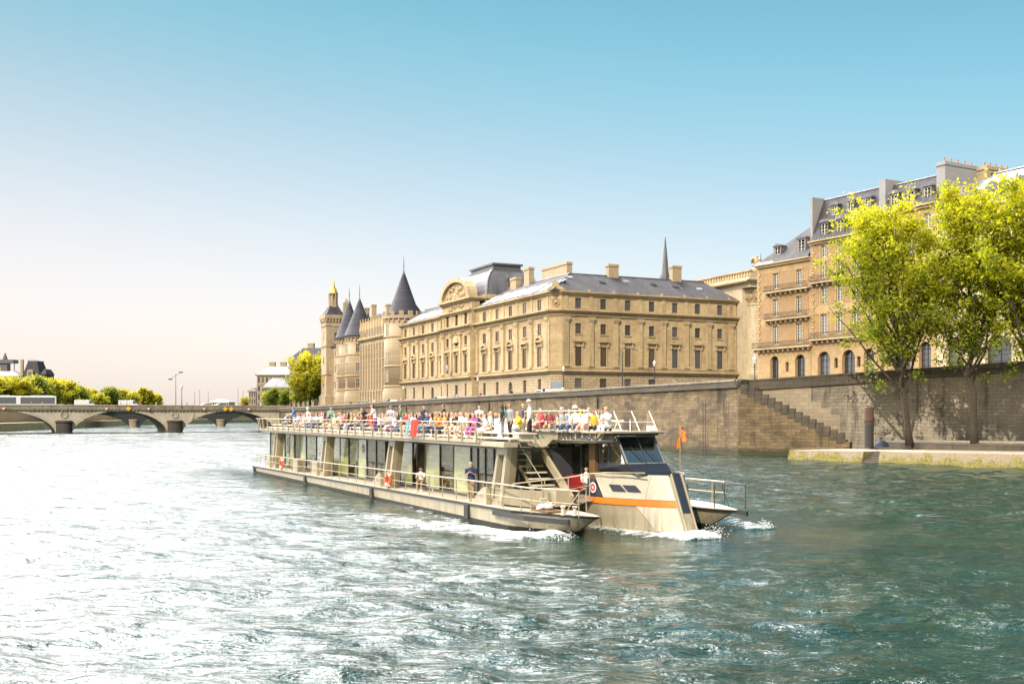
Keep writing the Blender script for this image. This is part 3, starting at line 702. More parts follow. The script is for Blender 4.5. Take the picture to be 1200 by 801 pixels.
# ------------------------------------------------------------------ vehicles and people of the bridge come later
# ------------------------------------------------------------------ palace (law courts) : local x toward the camera corner, y inland
PK = (7.9, 200.0); PA = R(-65.0)
pal = thing('courthouse', 'long honey-coloured classical courthouse with slate roof and square dome on the quay', 'courthouse', (PK[0], PK[1], 0), PA)
def fq(s, d, z): return (-s, -d, z)          # quay facade, s metres from the corner
def fw(s, d, z): return (d, s, z)            # wing facade facing the viewer
def fqp(s, d, z): return (-s, -d-.9, z)      # projecting pavilion
QL, WL = 88.0, 41.7
G = 6.2
qb = [6.2, 12.8, 19.5, 26.1, 32.8]; qc = [41.2, 46.7, 52.2]; ql = [57.9, 64.3, 70.8, 77.5, 84.0]
wb = [5.15, 10.6, 16.05, 21.5, 26.9, 32.3, 37.7]
PAV = (37.6, 55.6)
def ops(bays, rows): return [(s-w/2, s+w/2, z, z+h) for s in bays for (z, w, h) in rows]
ROW = [(14.0, 1.5, 3.7), (20.1, 1.25, 2.0), (24.9, 1.3, 2.0)]
QROW = [(13.95, 2.0, 3.9), (20.0, 1.7, 2.2), (24.8, 1.7, 2.1)]
mb = MB(); wall_grid(mb, fq, 1.6, PAV[0], 13.2, 27.6, ops(qb, QROW), .25); wall_grid(mb, fq, PAV[1], QL, 13.2, 27.6, ops(ql, QROW), .25)
wall_grid(mb, fw, 1.6, WL, 13.2, 27.6, ops(wb, ROW))
mb.quad(fq(1.6,0,13.2), fw(1.6,0,13.2), fw(1.6,0,27.6), fq(1.6,0,27.6))     # chamfered corner
PROW = [(14.2, 1.9, 4.1), (20.3, 1.6, 2.0), (24.9, 1.7, 2.9)]
wall_grid(mb, fqp, PAV[0], PAV[1], 13.2, 29.9, ops(qc, PROW))
for s in PAV: mb.quad(fq(s,.9,6), fq(s,-1,6), fq(s,-1,30), fq(s,.9,30))
mb.quad(fq(QL,0,6), fq(QL,-14,6), fq(QL,-14,27.6), fq(QL,0,27.6)); mb.quad(fw(WL,0,6), fw(WL,-14,6), fw(WL,-14,27.6), fw(WL,0,27.6))
mb.build('upper_wall', M['palace'], pal)
ag = [(q, 8.7, .95, 2.6) for q in qb+ql]
mb = MB()
gq = [(s-.7, s+.7, 8.8, 11.6) for s in qb+ql if s not in (19.5, 64.3)] + [(s-.95, s+.95, 7.0, 11.4, True) for s in (19.5, 64.3)]
wall_grid(mb, fq, 1.6, PAV[0], G, 12.6, [o for o in gq if o[0] < 37], .4); wall_grid(mb, fq, PAV[1], QL, G, 12.6, [o for o in gq if o[0] > 50], .4)
wall_grid(mb, fqp, PAV[0], PAV[1], G, 12.6, [(41.2-.5,41.7,8.9,11.8),(45.8,47.6,7.2,11.4),(51.7,52.7,8.9,11.8)], .4)
wall_grid(mb, fw, 1.6, WL, G, 12.6, [(s-.75, s+.75, 9.9, 11.7) for s in wb], .4)
mb.quad(fq(1.6,0,G), fw(1.6,0,G), fw(1.6,0,12.6), fq(1.6,0,12.6))
mb.build('ground_storey', M['rust'], pal)
# windows
for s in qb+ql:
    rows = QROW
    for z, w_, h in rows: put_window(pal, fq, 0, s, z, w_, h, depth=.25, sash=M['sash_brown'], glass=M['glass_brown'])
    if s not in (19.5, 64.3): put_window(pal, fq, 0, s, 8.8, 1.4, 2.8, sash=M['sash_brown'])
for s in qc:
    for z, w_, h in PROW: put_window(pal, fqp, 0, s, z, w_, h, sash=M['sash_brown'])
for s in (41.2, 52.2): put_window(pal, fqp, 0, s, 8.9, 1.0, 2.9, sash=M['sash_brown'])
for i, s in enumerate(wb):
    for j, (z, w_, h) in enumerate(ROW): put_window(pal, fw, PI/2, s, z, w_, h, sash=M['sash_brown'], glass=(M['glass_brown'] if j == 0 and i < 4 else M['glass']))
    if i < 4: put_window(pal, fw, PI/2, s, 9.9, 1.5, 1.8, sash=M['sash_brown'])
def door(fr, rz, s, z, w_, h, arch, c):
    mb = MB()
    if arch: pts = [(-w_/2,0,0),(w_/2,0,0)]+[(math.cos(PI*k/10)*w_/2,0,h-w_/2+math.sin(PI*k/10)*w_/2) for k in range(11)]
    else: pts = [(-w_/2,0,0),(w_/2,0,0),(w_/2,0,h),(-w_/2,0,h)]
    mb.prism(pts, (0,.08,0)); mb.box(-.03,.03,-.03,0,0,h*.6)
    for q in (-.5,.5): mb.box(q*w_*.5-.3,q*w_*.5+.3,-.025,0,.3,h*.3); mb.box(q*w_*.5-.3,q*w_*.5+.3,-.025,0,h*.35,h*.62)
    o = mb.build('door', c, pal); o.location = fr(s,-.3,z); o.rotation_euler = (0,0,rz)
dk = plain('dark_door', (.03,.028,.026), .5)
door(fq,0,19.5,7.0,1.9,4.4,True,dk); door(fq,0,64.3,7.0,1.9,4.4,True,dk); door(fqp,0,46.7,7.2,1.8,4.2,False,dk)
# cornices: run along both facades, broken out over the pavilion
def cornice(name, z0, z1, out, mat, sides='qw', prof=True, inner=.25):
    mb = MB(); h = z1-z0
    P = [(-inner,z0),(out*.35,z0),(out*.45,z0+h*.35),(out*.8,z0+h*.5),(out,z0+h*.6),(out,z1),(-inner,z1)]
    def run(pts):   # pts: list of (functions giving local xyz for (d,z))
        mb.loft([[g(d, z) for d, z in P] for g in pts])
    c = .55
    q = [lambda d, z: fq(QL, d, z), lambda d, z: fq(PAV[1], d, z)]
    r1 = [lambda d, z: fq(PAV[0], d, z), lambda d, z: (-(1.6-d*.414), -d, z), lambda d, z: (d, 1.6-d*.414, z), lambda d, z: fw(WL+.3, d, z)]
    run(q); run(r1); run([lambda d, z: fqp(PAV[1]+d*.3, d, z), lambda d, z: fqp(PAV[0]-d*.3, d, z)])
    o = mb.build(name, mat, pal); return o
cornice('base_cornice', 12.55, 13.25, .75, M['trim'])
cornice('architrave', 23.3, 23.75, .35, M['trim'])
cornice('main_cornice', 23.95, 24.6, .95, M['trim'])
cornice('eaves_cornice', 27.4, 28.1, .75, M['trim'])
mb = MB()
cornice('plinth_band', 13.25, 13.9, .22, M['trim'])
# pilasters with capitals, attic strips
def pil(fr, s, w_=.95, capz=23.3):
    mb = MB(); mb.boxf(fr, s-w_/2, s+w_/2, .0, .32, 13.9, capz-1.0); mb.boxf(fr, s-w_/2-.12, s+w_/2+.12, .0, .42, 13.9, 14.3)
    o = mb.build('pilaster', M['palace'], pal)
    c = MB()
    for k, (e, z0, z1) in enumerate(((.02,capz-1.0,capz-.85),(.10,capz-.85,capz-.5),(.2,capz-.5,capz-.2),(.26,capz-.2,capz-.002))): c.boxf(fr, s-w_/2-e, s+w_/2+e, -.01, .34+e, z0, z1)
    for k in range(3):
        p = fr(s+(k-1)*w_*.42, .46, capz-.55); c.lathe((p[0],p[1],p[2]-.14), [(.0,0),(.15,.1),(.15,.2),(0,.3)], 6)
    c.build('capital', M['trim'], o)
    a = MB(); a.boxf(fr, s-w_/2+.1, s+w_/2-.1, -.01, .14, 24.62, 27.4); a.build('attic_strip', M['palace'], o)
def mids(b, lo, hi):
    m = [(b[i]+b[i+1])/2 for i in range(len(b)-1)]; return [lo]+m+[hi]
for s in mids(qb, 2.6, 36.4): pil(fq, s)
for s in mids(ql, 56.6, 86.8): pil(fq, s)
for s in mids(wb, 2.5, 40.4): pil(fw, s)
for s in (38.2, 39.0, 43.95, 49.45, 54.2, 55.0): pil(fqp, s, .7)
# hoods over main windows, sills, panels
def hood(fr, s, z, w_, tri=False):
    mb = MB()
    for q in (-1, 1): mb.boxf(fr, s+q*(w_/2+.28)-.14, s+q*(w_/2+.28)+.14, -.01, .30, z-.9, z)
    mb.boxf(fr, s-w_/2-.55, s+w_/2+.55, -.01, .5, z, z+.28)
    if tri:
        N = 8
        for k in range(N):
            a0, a1 = PI*k/N, PI*(k+1)/N; q = [(s+math.cos(a)*(w_/2+.5), z+.28+math.sin(a)*.85) for a in (a0,a1)]
            q2 = [(s+math.cos(a)*(w_/2+.2), z+.28+math.sin(a)*.6) for a in (a1,a0)]
            pts = [fr(x, -.01, y) for x, y in q+q2]; v = Vector(fr(0,.38,0))-Vector(fr(0,-.01,0)); mb.prism(pts, v)
    mb.boxf(fr, s-w_/2-.18, s-w_/2, -.01, .1, z-4.6, z-.9+.002); mb.boxf(fr, s+w_/2, s+w_/2+.18, -.01, .1, z-4.6, z-.9+.002)
    mb.build('window_hood', M['trim'], pal)
for i, s in enumerate(qb+ql): hood(fq, s, 18.7, 1.9, i % 2 == 0)
for s in wb: hood(fw, s, 18.6, 1.4)
for s in qc: hood(fqp, s, 19.0, 1.85)
mb = MB()
for fr, bays in ((fq, qb+ql), (fw, wb), (fqp, qc)):
    for s in bays:
        for z, w_, h in (ROW if fr is fw else QROW if fr is fq else PROW): mb.boxf(fr, s-w_/2-.2, s+w_/2+.2, -.2, .16, z-.22, z-.003)
mb.build('sills', M['trim'], pal)
# corner cartouche with roundel and crowning ornament
cx_, cy_ = fq(1.6,0,0), fw(1.6,0,0); cm = Vector(((cx_[0]+cy_[0])/2, (cx_[1]+cy_[1])/2, 0)); cn = Vector((1,-1,0)).normalized()
mb = MB(); c = cm + cn*.08; mb.torus((c.x,c.y,26.0), .75, .13, cn, 22, 6); mb.lathe((c.x,c.y,25.6), [(0,0),(.35,.15),(.4,.4),(.3,.7),(0,.8)], 8); mb.build('roundel', M['trim'], pal)
mb = MB(); c = cm + cn*-.2; cr_ = Vector((1,1,0)).normalized()
mb.prism([tuple(c+cr_*x+Vector((0,0,z))) for x, z in ((-1.7,28.1),(1.7,28.1),(1.5,28.7),(.8,29.0),(.5,29.8),(0,30.2),(-.5,29.8),(-.8,29.0),(-1.5,28.7))], tuple(cn*.7)); mb.build('corner_crest', M['trim'], pal)
# corner pilaster panels
for fr in (fq, fw):
    mb = MB(); mb.boxf(fr, 1.62, 1.95, .0, .3, 13.9, 23.3); mb.build('corner_strip', M['palace'], pal)
# roofs
ZR = 32.4; IN = 7.0; ov = .55
mb = MB()
def P_(x, y, z): return (x, y, z)
mb.quad((-QL,-ov,28.1), (-PAV[1],-ov,28.1), (-PAV[1],IN,ZR), (-QL,IN,ZR))
mb.quad((-PAV[0],-ov,28.1), (ov,-ov,28.1), (-IN,IN,ZR), (-PAV[0],IN,ZR))
mb.quad((ov,WL+.2,28.1), (ov,-ov,28.1), (-IN,IN,ZR), (-IN,WL-3,ZR))
mb.poly([(-QL,IN,ZR),(-PAV[1],IN,ZR),(-PAV[0],IN,ZR),(-IN,IN,ZR),(-IN,WL-3,ZR),(-IN-7,WL-3,ZR),(-IN-7,IN+7,ZR),(-QL,IN+7,ZR)])
mb.quad((ov,WL+.2,28.1),(-IN,WL-3,ZR),(-IN-7,WL-3,ZR),(-IN-14,WL+.2,28.1))
mb.quad((-IN-7,IN+7,ZR),(-QL,IN+7,ZR),(-QL,IN+14,28.1),(-IN-14,IN+14,28.1))
mb.quad((-IN-7,IN+7,ZR),(-IN-7,WL-3,ZR),(-IN-14,WL+.2,28.1),(-IN-14,IN+14,28.1))
mb.build('roof', M['slate'], pal)
mb = MB(); mb.tube([(-QL,IN,ZR+.05),(-IN,IN,ZR+.05),(-IN,WL-3,ZR+.05)], .16, 6); mb.tube([(ov,-ov,28.2),(-IN,IN,ZR+.1)], .13, 6); mb.build('ridge_flashing', M['zinc'], pal)
# light zinc bands low on the quay roof
mb = MB()
for a, b in ((2.5,8),(10,14),(15.5,19),(20.5,26),(28,31),(33,36),(57,61),(63,70),(72,78),(80,85)):
    f0, f1 = .12, .62
    def rp(s, t, e=.04): return (-s, -ov+(IN+ov)*t, 28.1+(ZR-28.1)*t+e)
    MB().quad(rp(a,f0), rp(b,f0), rp(b,f1), rp(a,f1)).build('zinc_panel', M['zinc_light'], pal)
for s, t in ((6,.7),(12.5,.5),(18.5,.65),(24.5,.55),(29.5,.5),(35,.45)):
    mb = MB(); 
    def rw(y, t, e): return (ov-(IN+ov)*t, y, 28.1+(ZR-28.1)*t+e)
    mb.prism([rw(s-.6,t,.0), rw(s+.6,t,.0), rw(s+.6,t+.1,.0), rw(s-.6,t+.1,.0)], (.0,0,.25)); mb.build('skylight', M['zinc_light'] if s in (6,18.5,35) else M['glass'], pal)
# gutters blocks above eaves at wing
mb = MB(); s = 1.8
while s < WL: mb.boxf(fw, s, s+.35, .2, .55, 28.1, 28.5); s += 5.4
s = 1.8
while s < 37: mb.boxf(fq, s, s+.35, .2, .55, 28.1, 28.5); s += 6.6
mb.build('gutter_blocks', M['trim'], pal)
def chimney(par, x0,x1,y0,y1,z0,z1, pots=0, mat=None):
    mb = MB(); mb.box(x0,x1,y0,y1,z0,z1-.5); mb.box(x0-.12,x1+.12,y0-.12,y1+.12,z1-.5,z1-.25); mb.box(x0-.03,x1+.03,y0-.03,y1+.03,z1-.25,z1)
    o = mb.build('chimney', mat or M['chimney'], par)
    along_y = (y1-y0) > (x1-x0)
    for i in range(pots):
        t = (i+.5)/pots; p = ((x0+x1)/2, y0+(y1-y0)*t) if along_y else (x0+(x1-x0)*t, (y0+y1)/2)
        c = MB(); c.lathe((p[0],p[1],z1), [(.14,0),(.12,.5),(.16,.55),(.16,.65),(.1,.65)], 8); c.build('chimney_pot', M['terra'], o)
    return o
chimney(pal, -7.6,-6.4, 15.5,17.8, 29.5, 34.8); chimney(pal, -7.6,-6.4, 30.6,32.8, 29.5, 35.4)
chimney(pal, -32.5,-29.6, 6, 7.2, 29.5, 34.4); chimney(pal, -26.0,-23.6, 6.2, 7.4, 29.5, 35.8); chimney(pal, -19.5,-8.5, 7.2, 8.4, 30.5, 35.0)
chimney(pal, -66,-60, 8, 9.2, 29.5, 36.0)
# pavilion: entablature, segmental pediment with carving, square curved dome behind
mb = MB(); mb.boxf(fqp, PAV[0]-.3, PAV[1]+.3, -9, .45, 29.9, 30.3); mb.boxf(fqp, PAV[0]-.7, PAV[1]+.7, -9.4, .9, 30.3, 30.8); mb.build('pavilion_cornice', M['trim'], pal)
c0 = (PAV[0]+PAV[1])/2; rx, rz_ = 8.7, 4.9; N = 20
ring = MB(); tym = MB()
for k in range(N):
    a0, a1 = PI*k/N, PI*(k+1)/N
    o2 = [(c0+math.cos(a)*rx, 30.8+math.sin(a)*rz_) for a in (a0,a1)]; i2 = [(c0+math.cos(a)*(rx-1.1), 30.8+math.sin(a)*(rz_-1.0)) for a in (a1,a0)]
    ring.prism([fqp(x,-1.5,z) for x,z in o2+i2], (0,-2.2,0))
tym.prism([fqp(c0+math.cos(PI*k/N)*(rx-1), -1.2, 30.8+math.sin(PI*k/N)*(rz_-.9)) for k in range(N+1)], (0,-1.2,0))
ring.build('arched_pediment', M['trim'], pal); tym.build('tympanum', M['palace'], pal)
mb = MB(); rnd = random.Random(4)
for k in range(46):
    a = rnd.uniform(.1,3.04); q = rnd.uniform(.05,.8); x = c0+math.cos(a)*(rx-1.3)*q; z = 31+math.sin(a)*(rz_-1.3)*q; p = fqp(x, .1, z)
    e = rnd.uniform(.25,.6); mb.lathe((p[0],p[1],p[2]-e), [(0,0),(e*.7,e*.4),(e*.8,e),(e*.5,e*1.6),(0,e*2)], 7)
mb.build('carved_relief', M['trim'], pal)
mb = MB(); # carved swags above the central window
for k in range(26):
    x = c0+rnd.uniform(-3.4,3.4); z = rnd.uniform(22.4,23.0) + (1-abs(x-c0)/3.4)*.4; p = fqp(x,.15,z); e = rnd.uniform(.15,.34); mb.lathe((p[0],p[1],p[2]-e), [(0,0),(e*.8,e*.5),(e*.8,e),(0,e*2)], 6)
for k in range(30):
    x = c0+rnd.uniform(-4.5,4.5); z = 28.6 + rnd.uniform(-.2,.7)+(1-abs(x-c0)/4.5)*.5; p = fqp(x,.15,z); e = rnd.uniform(.15,.34); mb.lathe((p[0],p[1],p[2]-e), [(0,0),(e*.8,e*.5),(e*.8,e),(0,e*2)], 6)
mb.build('swag_carving', M['trim'], pal)
mb = MB(); pts = []
for k in range(9):
    pts.append(fqp(c0+math.cos(PI*k/8)*1.5, -.05, 21.0+math.sin(PI*k/8)*1.4))
mb.prism(pts, (0,-.5,0)); mb.build('arched_panel', M['trim'], pal)
dome = MB(); DX0, DX1, DY0, DY1 = -59.0, -33.0, 2.5, 21.0
DX0, DX1 = -56.5, -37.5; DY1 = 15.5
rings = []
for k in range(9):
    t = k/8*PI/2; e = 3.3*(1-math.cos(t)); z = 31.2 + 6.0*math.sin(t)
    rings.append([(DX0+e,DY0+e,z),(DX1-e,DY0+e,z),(DX1-e,DY1-e,z),(DX0+e,DY1-e,z)])
dome.loft(rings); dome.build('dome', M['zinc'], pal)
rb = MB()
for i, (sx, sy) in enumerate(((0,0),(1,0),(1,1),(0,1))):
    rb.tube([r_[i] for r_ in rings], .32, 6)
rb.build('dome_ribs', M['zinc_light'], pal)
mb = MB(); mb.box(DX0+2.6,DX1-2.6,DY0+2.6,DY1-2.6,37.1,37.5); mb.box(DX0+3.1,DX1-3.1,DY0+3.1,DY1-3.1,37.5,38.4); mb.box(DX0+2.7,DX1-2.7,DY0+2.7,DY1-2.7,38.4,38.8); mb.build('dome_platform', M['lead'], pal)
mb = MB(); mb.box(DX0-.3,DX1+.3,DY0-.3,DY1+.3,28,31.3); mb.build('dome_base', M['palace'], pal)
mb = MB(); mb.box(DX1-2.2,DX1-.2,8,10,32.6,34.8); mb.box(DX1-2.4,DX1-.0,7.8,10.2,34.8,35.1); mb.build('dome_dormer', M['lead'], pal)
# flag by the central door
fl = thing('flag', 'small blue white and red flag on a slanting pole above the courthouse door', 'flag', tuple(pal.matrix_basis @ Vector(fqp(c0+2.2, .3, 14.6))), PA)
mb = MB(); mb.tube([(0,0,0),(0,-1.6,1.7)], .04, 6); mb.build('pole', M['sash'], fl)
for i, (c, nme) in enumerate((((.02,.04,.22),'blue'),((.75,.75,.75),'white'),((.55,.03,.04),'red'))):
    mb = MB(); mb.quad((.02+i*.42,-1.3,.2),(.02+(i+1)*.42,-1.35-.05*i,.1),(.02+(i+1)*.42,-1.4,1.4),(.02+i*.42,-1.45,1.5)); mb.build('stripe', plain('flag_'+nme, c, .8), fl)
# west front corner block with engaged giant column, carved cap and parapet
cb = thing('column_pavilion', 'tall pale stone corner block with giant half column at the courthouse end', 'building', (PK[0], PK[1], 0), PA)
mb = MB(); mb.box(-24,1.6,WL+.35,WL+6.4,6,31.2); mb.build('wall', M['pale'], cb)
mb = MB(); mb.lathe((1.9,WL+3.3,12.8), [(2.0,0),(2.0,.5),(1.75,.9),(1.72,6),(1.55,14.0),(1.75,14.2),(1.75,14.5)], 24); mb.build('column', M['pale'], cb)
mb = MB(); mb.lathe((1.9,WL+3.3,27.3), [(1.6,0),(1.85,.7),(1.7,.8),(2.05,1.6),(1.9,1.7),(2.35,2.5),(2.35,2.9)], 16)
for k in range(12):
    a = 2*PI*k/12; mb.lathe((1.9+1.95*math.cos(a), WL+3.3+1.95*math.sin(a), 28.0), [(0,0),(.28,.3),(.35,.8),(.1,1.3)], 6)
mb.build('capital', M['trim'], cb)
mb = MB(); mb.box(.2,4.0,WL+.9,WL+5.7,6,12.8); mb.build('pedestal', M['pale'], cb)
def ringbox(mb, e, z0, z1): mb.box(-24-e,4.2+e,WL+.3-e,WL+6.4+e,z0,z1)
mb = MB(); ringbox(mb, .0, 30.4, 31.4); ringbox(mb, .5, 31.4, 31.75); ringbox(mb, .95, 31.75, 32.3); mb.build('entablature', M['pale'], cb)
mb = MB(); x = -23
while x < 4.5: mb.box(x,x+.3,WL-.9,WL-.3,31.45,31.74); x += .75
mb.build('dentils', M['trim'], cb)
mb = MB(); mb.box(-24,4.2,WL+.4,WL+.8,32.3,33.6); mb.box(3.6,4.2,WL+.8,WL+6.3,32.3,33.6)
x = -23.5
while x < 4: mb.lathe((x,WL+.25,32.4), [(.22,0),(.28,.3),(.14,.8),(.2,1.1)], 6); x += .9
mb.box(-24,4.4,WL+.1,WL+.9,33.6,33.85); mb.build('parapet', M['trim'], cb)
mb = MB(); mb.quad((-24,WL+1,32.4),(3,WL+1,32.4),(0,WL+4,34.6),(-24,WL+4,34.6)); mb.build('roof', M['zinc_light'], cb)
eg = thing('eagle_statue', 'pale stone bird statue on its pedestal above the giant half column', 'statue', tuple(pal.matrix_basis @ Vector((2.4, WL+3.3, 33.85))), PA)
mb = MB(); mb.lathe((0,0,0), [(1.1,0),(1.1,.3),(.8,.45),(.75,.9),(.95,1.1)], 12); mb.build('pedestal', M['trim'], eg)
mb = MB(); mb.lathe((0,0,1.1), [(.45,0),(.62,.4),(.66,.9),(.5,1.4),(.28,1.75),(.30,2.0),(.2,2.2),(0,2.28)], 12); mb.tube([(.2,0,3.1),(.5,0,3.02),(.62,0,2.85)], [.12,.07,.02], 6); mb.build('body', M['trim'], eg, True)
for q in (-1,1):
    mb = MB(); mb.loft([[(0,q*.45,2.3),(-.15,q*.5,2.7),(-.3,q*.5,2.3),(-.2,q*.55,1.6)], [(.1,q*1.0,2.6),(0,q*1.05,2.95),(-.2,q*1.05,2.6),(-.1,q*1.0,1.7)], [(.1,q*1.35,2.1),(.05,q*1.4,2.3),(-.1,q*1.4,2.1),(0,q*1.3,1.5)]]); mb.build('wing', M['trim'], eg, True)
# chapel spire far behind
sx, sy = at(779.5, 262), 262
ch = thing('chapel_spire', 'thin grey openwork chapel spire rising behind the courthouse roof', 'spire', (sx, sy, 0))
mb = MB(); mb.box(-4.5,4.5,-6,14,6,28); mb.build('chapel_wall', M['conc'], ch)
mb = MB(); mb.prism([(-5,-6.2,28),(5,-6.2,28),(0,-6.2,36)], (0,20.4,0)); mb.build('chapel_roof', M['slate'], ch)
mb = MB(); mb.lathe((0,0,33), [(1.5,0),(1.35,3.5),(1.05,5.0),(.75,8),(.42,12),(.12,15),(.03,15.6)], 8); mb.build('spire', M['lead'], ch)
for k in range(8):
    a = 2*PI*k/8; mb = MB(); mb.tube([(1.4*math.cos(a),1.4*math.sin(a),35),(1.25*math.cos(a),1.25*math.sin(a),38.2),(1.1*math.cos(a),1.1*math.sin(a),39.4)], [.15,.12,.01], 5); mb.build('pinnacle', M['lead'], ch)
mb = MB(); mb.tube([(0,0,48.3),(0,0,50.2)], .06, 5); mb.tube([(-.4,0,49.6),(.4,0,49.6)], .05, 5); mb.build('cross', M['gold'], ch)

# ------------------------------------------------------------------ medieval part: towers and gabled wing
def PW(s, d, z=0): return tuple(pal.matrix_basis @ Vector(fq(s, d, z)))
bpy.context.view_layer.update()
def PWv(s, d):
    p = Matrix.Rotation(PA, 4, 'Z') @ Vector(fq(s, d, 0)); return (PK[0]+p.x, PK[1]+p.y, 0)
def tower(label, s, d, r, zb, zt, za, crenel, nwin, seed):
    t = thing('round_tower', label, 'tower', PWv(s, d), PA)
    mb = MB(); mb.lathe((0,0,0), [(r*1.12,5.5),(r*1.1,10.6),(r*1.02,11.6),(r,12)], 36); mb.build('battered_base', M['conc'], t, True)
    bands = [12.0] + ([17.3, 25.0] if crenel else [16.0, 22.2]) + [zt]
    wl_ = MB(); wl_.lathe((0,0,0), [(r,11.9),(r,zt)], 36); wl_.build('wall', M['conc'], t, True)
    for z in bands[:-1]:
        m2 = MB(); m2.lathe((0,0,z), [(r-.05,0),(r+.28,.12),(r+.28,.35),(r-.05,.5)], 36); m2.build('string_course', M['trim'], t)
    m2 = MB()
    for k in range(22):
        a = 2*PI*k/22; m2.boxf(lambda x,y,z: (x*math.cos(a)-y*math.sin(a), x*math.sin(a)+y*math.cos(a), z), r-.1, r+.42, -.2, .2, zt-.9, zt-.02)
    m2.lathe((0,0,zt), [(r,-.02),(r+.5,0),(r+.5,.45),(r-.2,.45)], 36); m2.build('corbel_ring', M['conc'], t)
    if crenel:
        m3 = MB()
        for k in range(14):
            a = 2*PI*k/14; m3.boxf(lambda x,y,z: (x*math.cos(a)-y*math.sin(a), x*math.sin(a)+y*math.cos(a), z), r+.02, r+.48, -.62, .62, zt+.45, zt+2.0)
        m3.lathe((0,0,zt), [(r+.1,.45),(r+.45,.45),(r+.45,.9),(r+.1,.9)], 36); m3.build('battlements', M['conc'], t)
    rc = r-.55 if crenel else r+.75; zc = zt+.9 if crenel else zt+.3
    mb = MB(); mb.lathe((0,0,0), [(rc,zc),(rc*.93,zc+.6),(rc*.52,zc+(za-zc)*.46),(rc*.16,zc+(za-zc)*.84),(.05,za)], 32); rf = mb.build('roof', M['slate_blue'], t, True)
    mb = MB(); mb.lathe((0,0,za-1.3), [(.5,0),(.35,.6),(.12,1.2),(.1,2.4),(.22,2.6),(.1,2.8),(.03,5.2)], 8)
    mb.tube([(-.6,0,za+2.3),(.6,0,za+2.3)], .05, 5); mb.build('finial', M['lead'], rf)
    for k in range(nwin[1]):
        for z in nwin[0]:
            a = R(nwin[2]) + k*R(nwin[3]); q = (r-.12)
            w_ = MB(); w_.box(-.5,.5,-.16,.1,0,2.3)
            o = w_.build('window', M['glass'], t); o.location = (q*math.cos(a), q*math.sin(a), z); o.rotation_euler = (0,0,a+PI/2)
            f_ = MB(); f_.box(-.68,-.5,-.2,.1,-.1,2.4); f_.box(.5,.68,-.2,.1,-.1,2.4); f_.box(-.78,.78,-.24,.1,2.4,2.62); f_.box(-.78,.78,-.26,.1,-.3,-.1); f_.box(-.05,.05,-.19,-.15,0,2.3); f_.box(-.5,.5,-.19,-.15,1.5,1.6); f_.build('surround', M['trim'], o)
    return t
tower('stout round stone tower with battlements and tall slate cone beside the courthouse', 91.6, -2.2, 5.1, 0, 30.0, 43.2, True, ((13.6, 18.6, 26.0), 2, -78, 62), 1)
tower('round stone tower with plain slate cone, nearer of the twin pair', 128.4, -1.2, 4.1, 0, 27.4, 39.6, False, ((8.3,12.9, 17.6, 23.2), 2, -86, 62), 2)
tower('round stone tower with slate cone, farther and half hidden of the twin pair', 137.0, -.6, 3.8, 0, 27.2, 39.8, False, ((8.3,12.9, 17.6, 23.2), 2, -86, 62), 3)
# far slate cone behind the courthouse roof
t = thing('slate_turret', 'small slate cone peeking over the courthouse roof beside a chimney', 'turret', PWv(84,-22), PA)
mb = MB(); mb.lathe((0,0,0), [(2.4,6),(2.4,33)], 16); mb.build('wall', M['conc'], t); mb = MB(); mb.lathe((0,0,33), [(2.8,0),(1.5,4.6),(.05,9.6)], 20); mb.build('roof', M['slate_blue'], t, True)
mb = MB(); mb.lathe((0,0,42), [(.2,0),(.06,1),(.04,3)], 6); mb.build('finial', M['lead'], t)
# gabled wing between the towers
gw = thing('gothic_wing', 'medieval stone wing with tall narrow bays and gabled dormers between the round towers', 'building', (PK[0], PK[1], 0), PA)
a0, a1 = 96.8, 124.6; nb = 11; bw_ = (a1-a0)/nb
o_ = [(a0+bw_*(i+.5)-.5, a0+bw_*(i+.5)+.5, z, z+h, True) for i in range(nb) for z, h in ((12.6,7.6),(21.2,3.2))] + [(a0+bw_*(i+.5)-.4, a0+bw_*(i+.5)+.4, 8.3, 10.3) for i in range(nb)]
mb = MB(); wall_grid(mb, fq, a0-3, a1+2, 5.8, 26.2, o_, .5); mb.build('wall', M['conc'], gw)
for i in range(nb):
    s = a0+bw_*(i+.5)
    put_window(gw, fq, 0, s, 12.6, 1.0, 7.6, True, .5, M['sash_brown'], None, 2); put_window(gw, fq, 0, s, 21.2, 1.0, 3.2, True, .5, M['sash_brown'])
    put_window(gw, fq, 0, s, 8.3, .8, 2.0, False, .5, M['sash_brown'])
    mb = MB(); mb.boxf(fq, s-bw_/2-.28, s-bw_/2+.28, 0, .65, 11.6, 24.8); mb.boxf(fq, s-bw_/2-.34, s-bw_/2+.34, 0, .85, 5.8, 11.6); mb.build('buttress', M['conc'], gw)
    # dormer with steep gable
    d_ = MB(); d_.boxf(fq, s-.85, s+.85, -3, .1, 26.8, 29.2); d_.prism([fq(s-1.0,.15,29.2), fq(s+1.0,.15,29.2), fq(s,.15,31.6)], (0,3.4,0)); dd = d_.build('dormer', M['trim'], gw)
    x_ = MB(); x_.boxf(fq, s-.38, s+.38, .1, .13, 27.1, 28.9); x_.build('pane', M['glass'], dd)
    y_ = MB(); y_.boxf(fq, s-.12, s+.12, -.1, .2, 31.3, 32.4); y_.boxf(fq, s-bw_/2-.15, s-bw_/2+.15, 0, .4, 26.8, 29.6); y_.build('pinnacle', M['trim'], dd)
mb = MB(); mb.loft([[fq(s, d, z) for d, z in ((-.2,26.0),(.5,26.0),(.75,26.4),(.75,26.8),(-.2,26.8))] for s in (a0-2, a1+1)]); mb.build('cornice', M['trim'], gw)
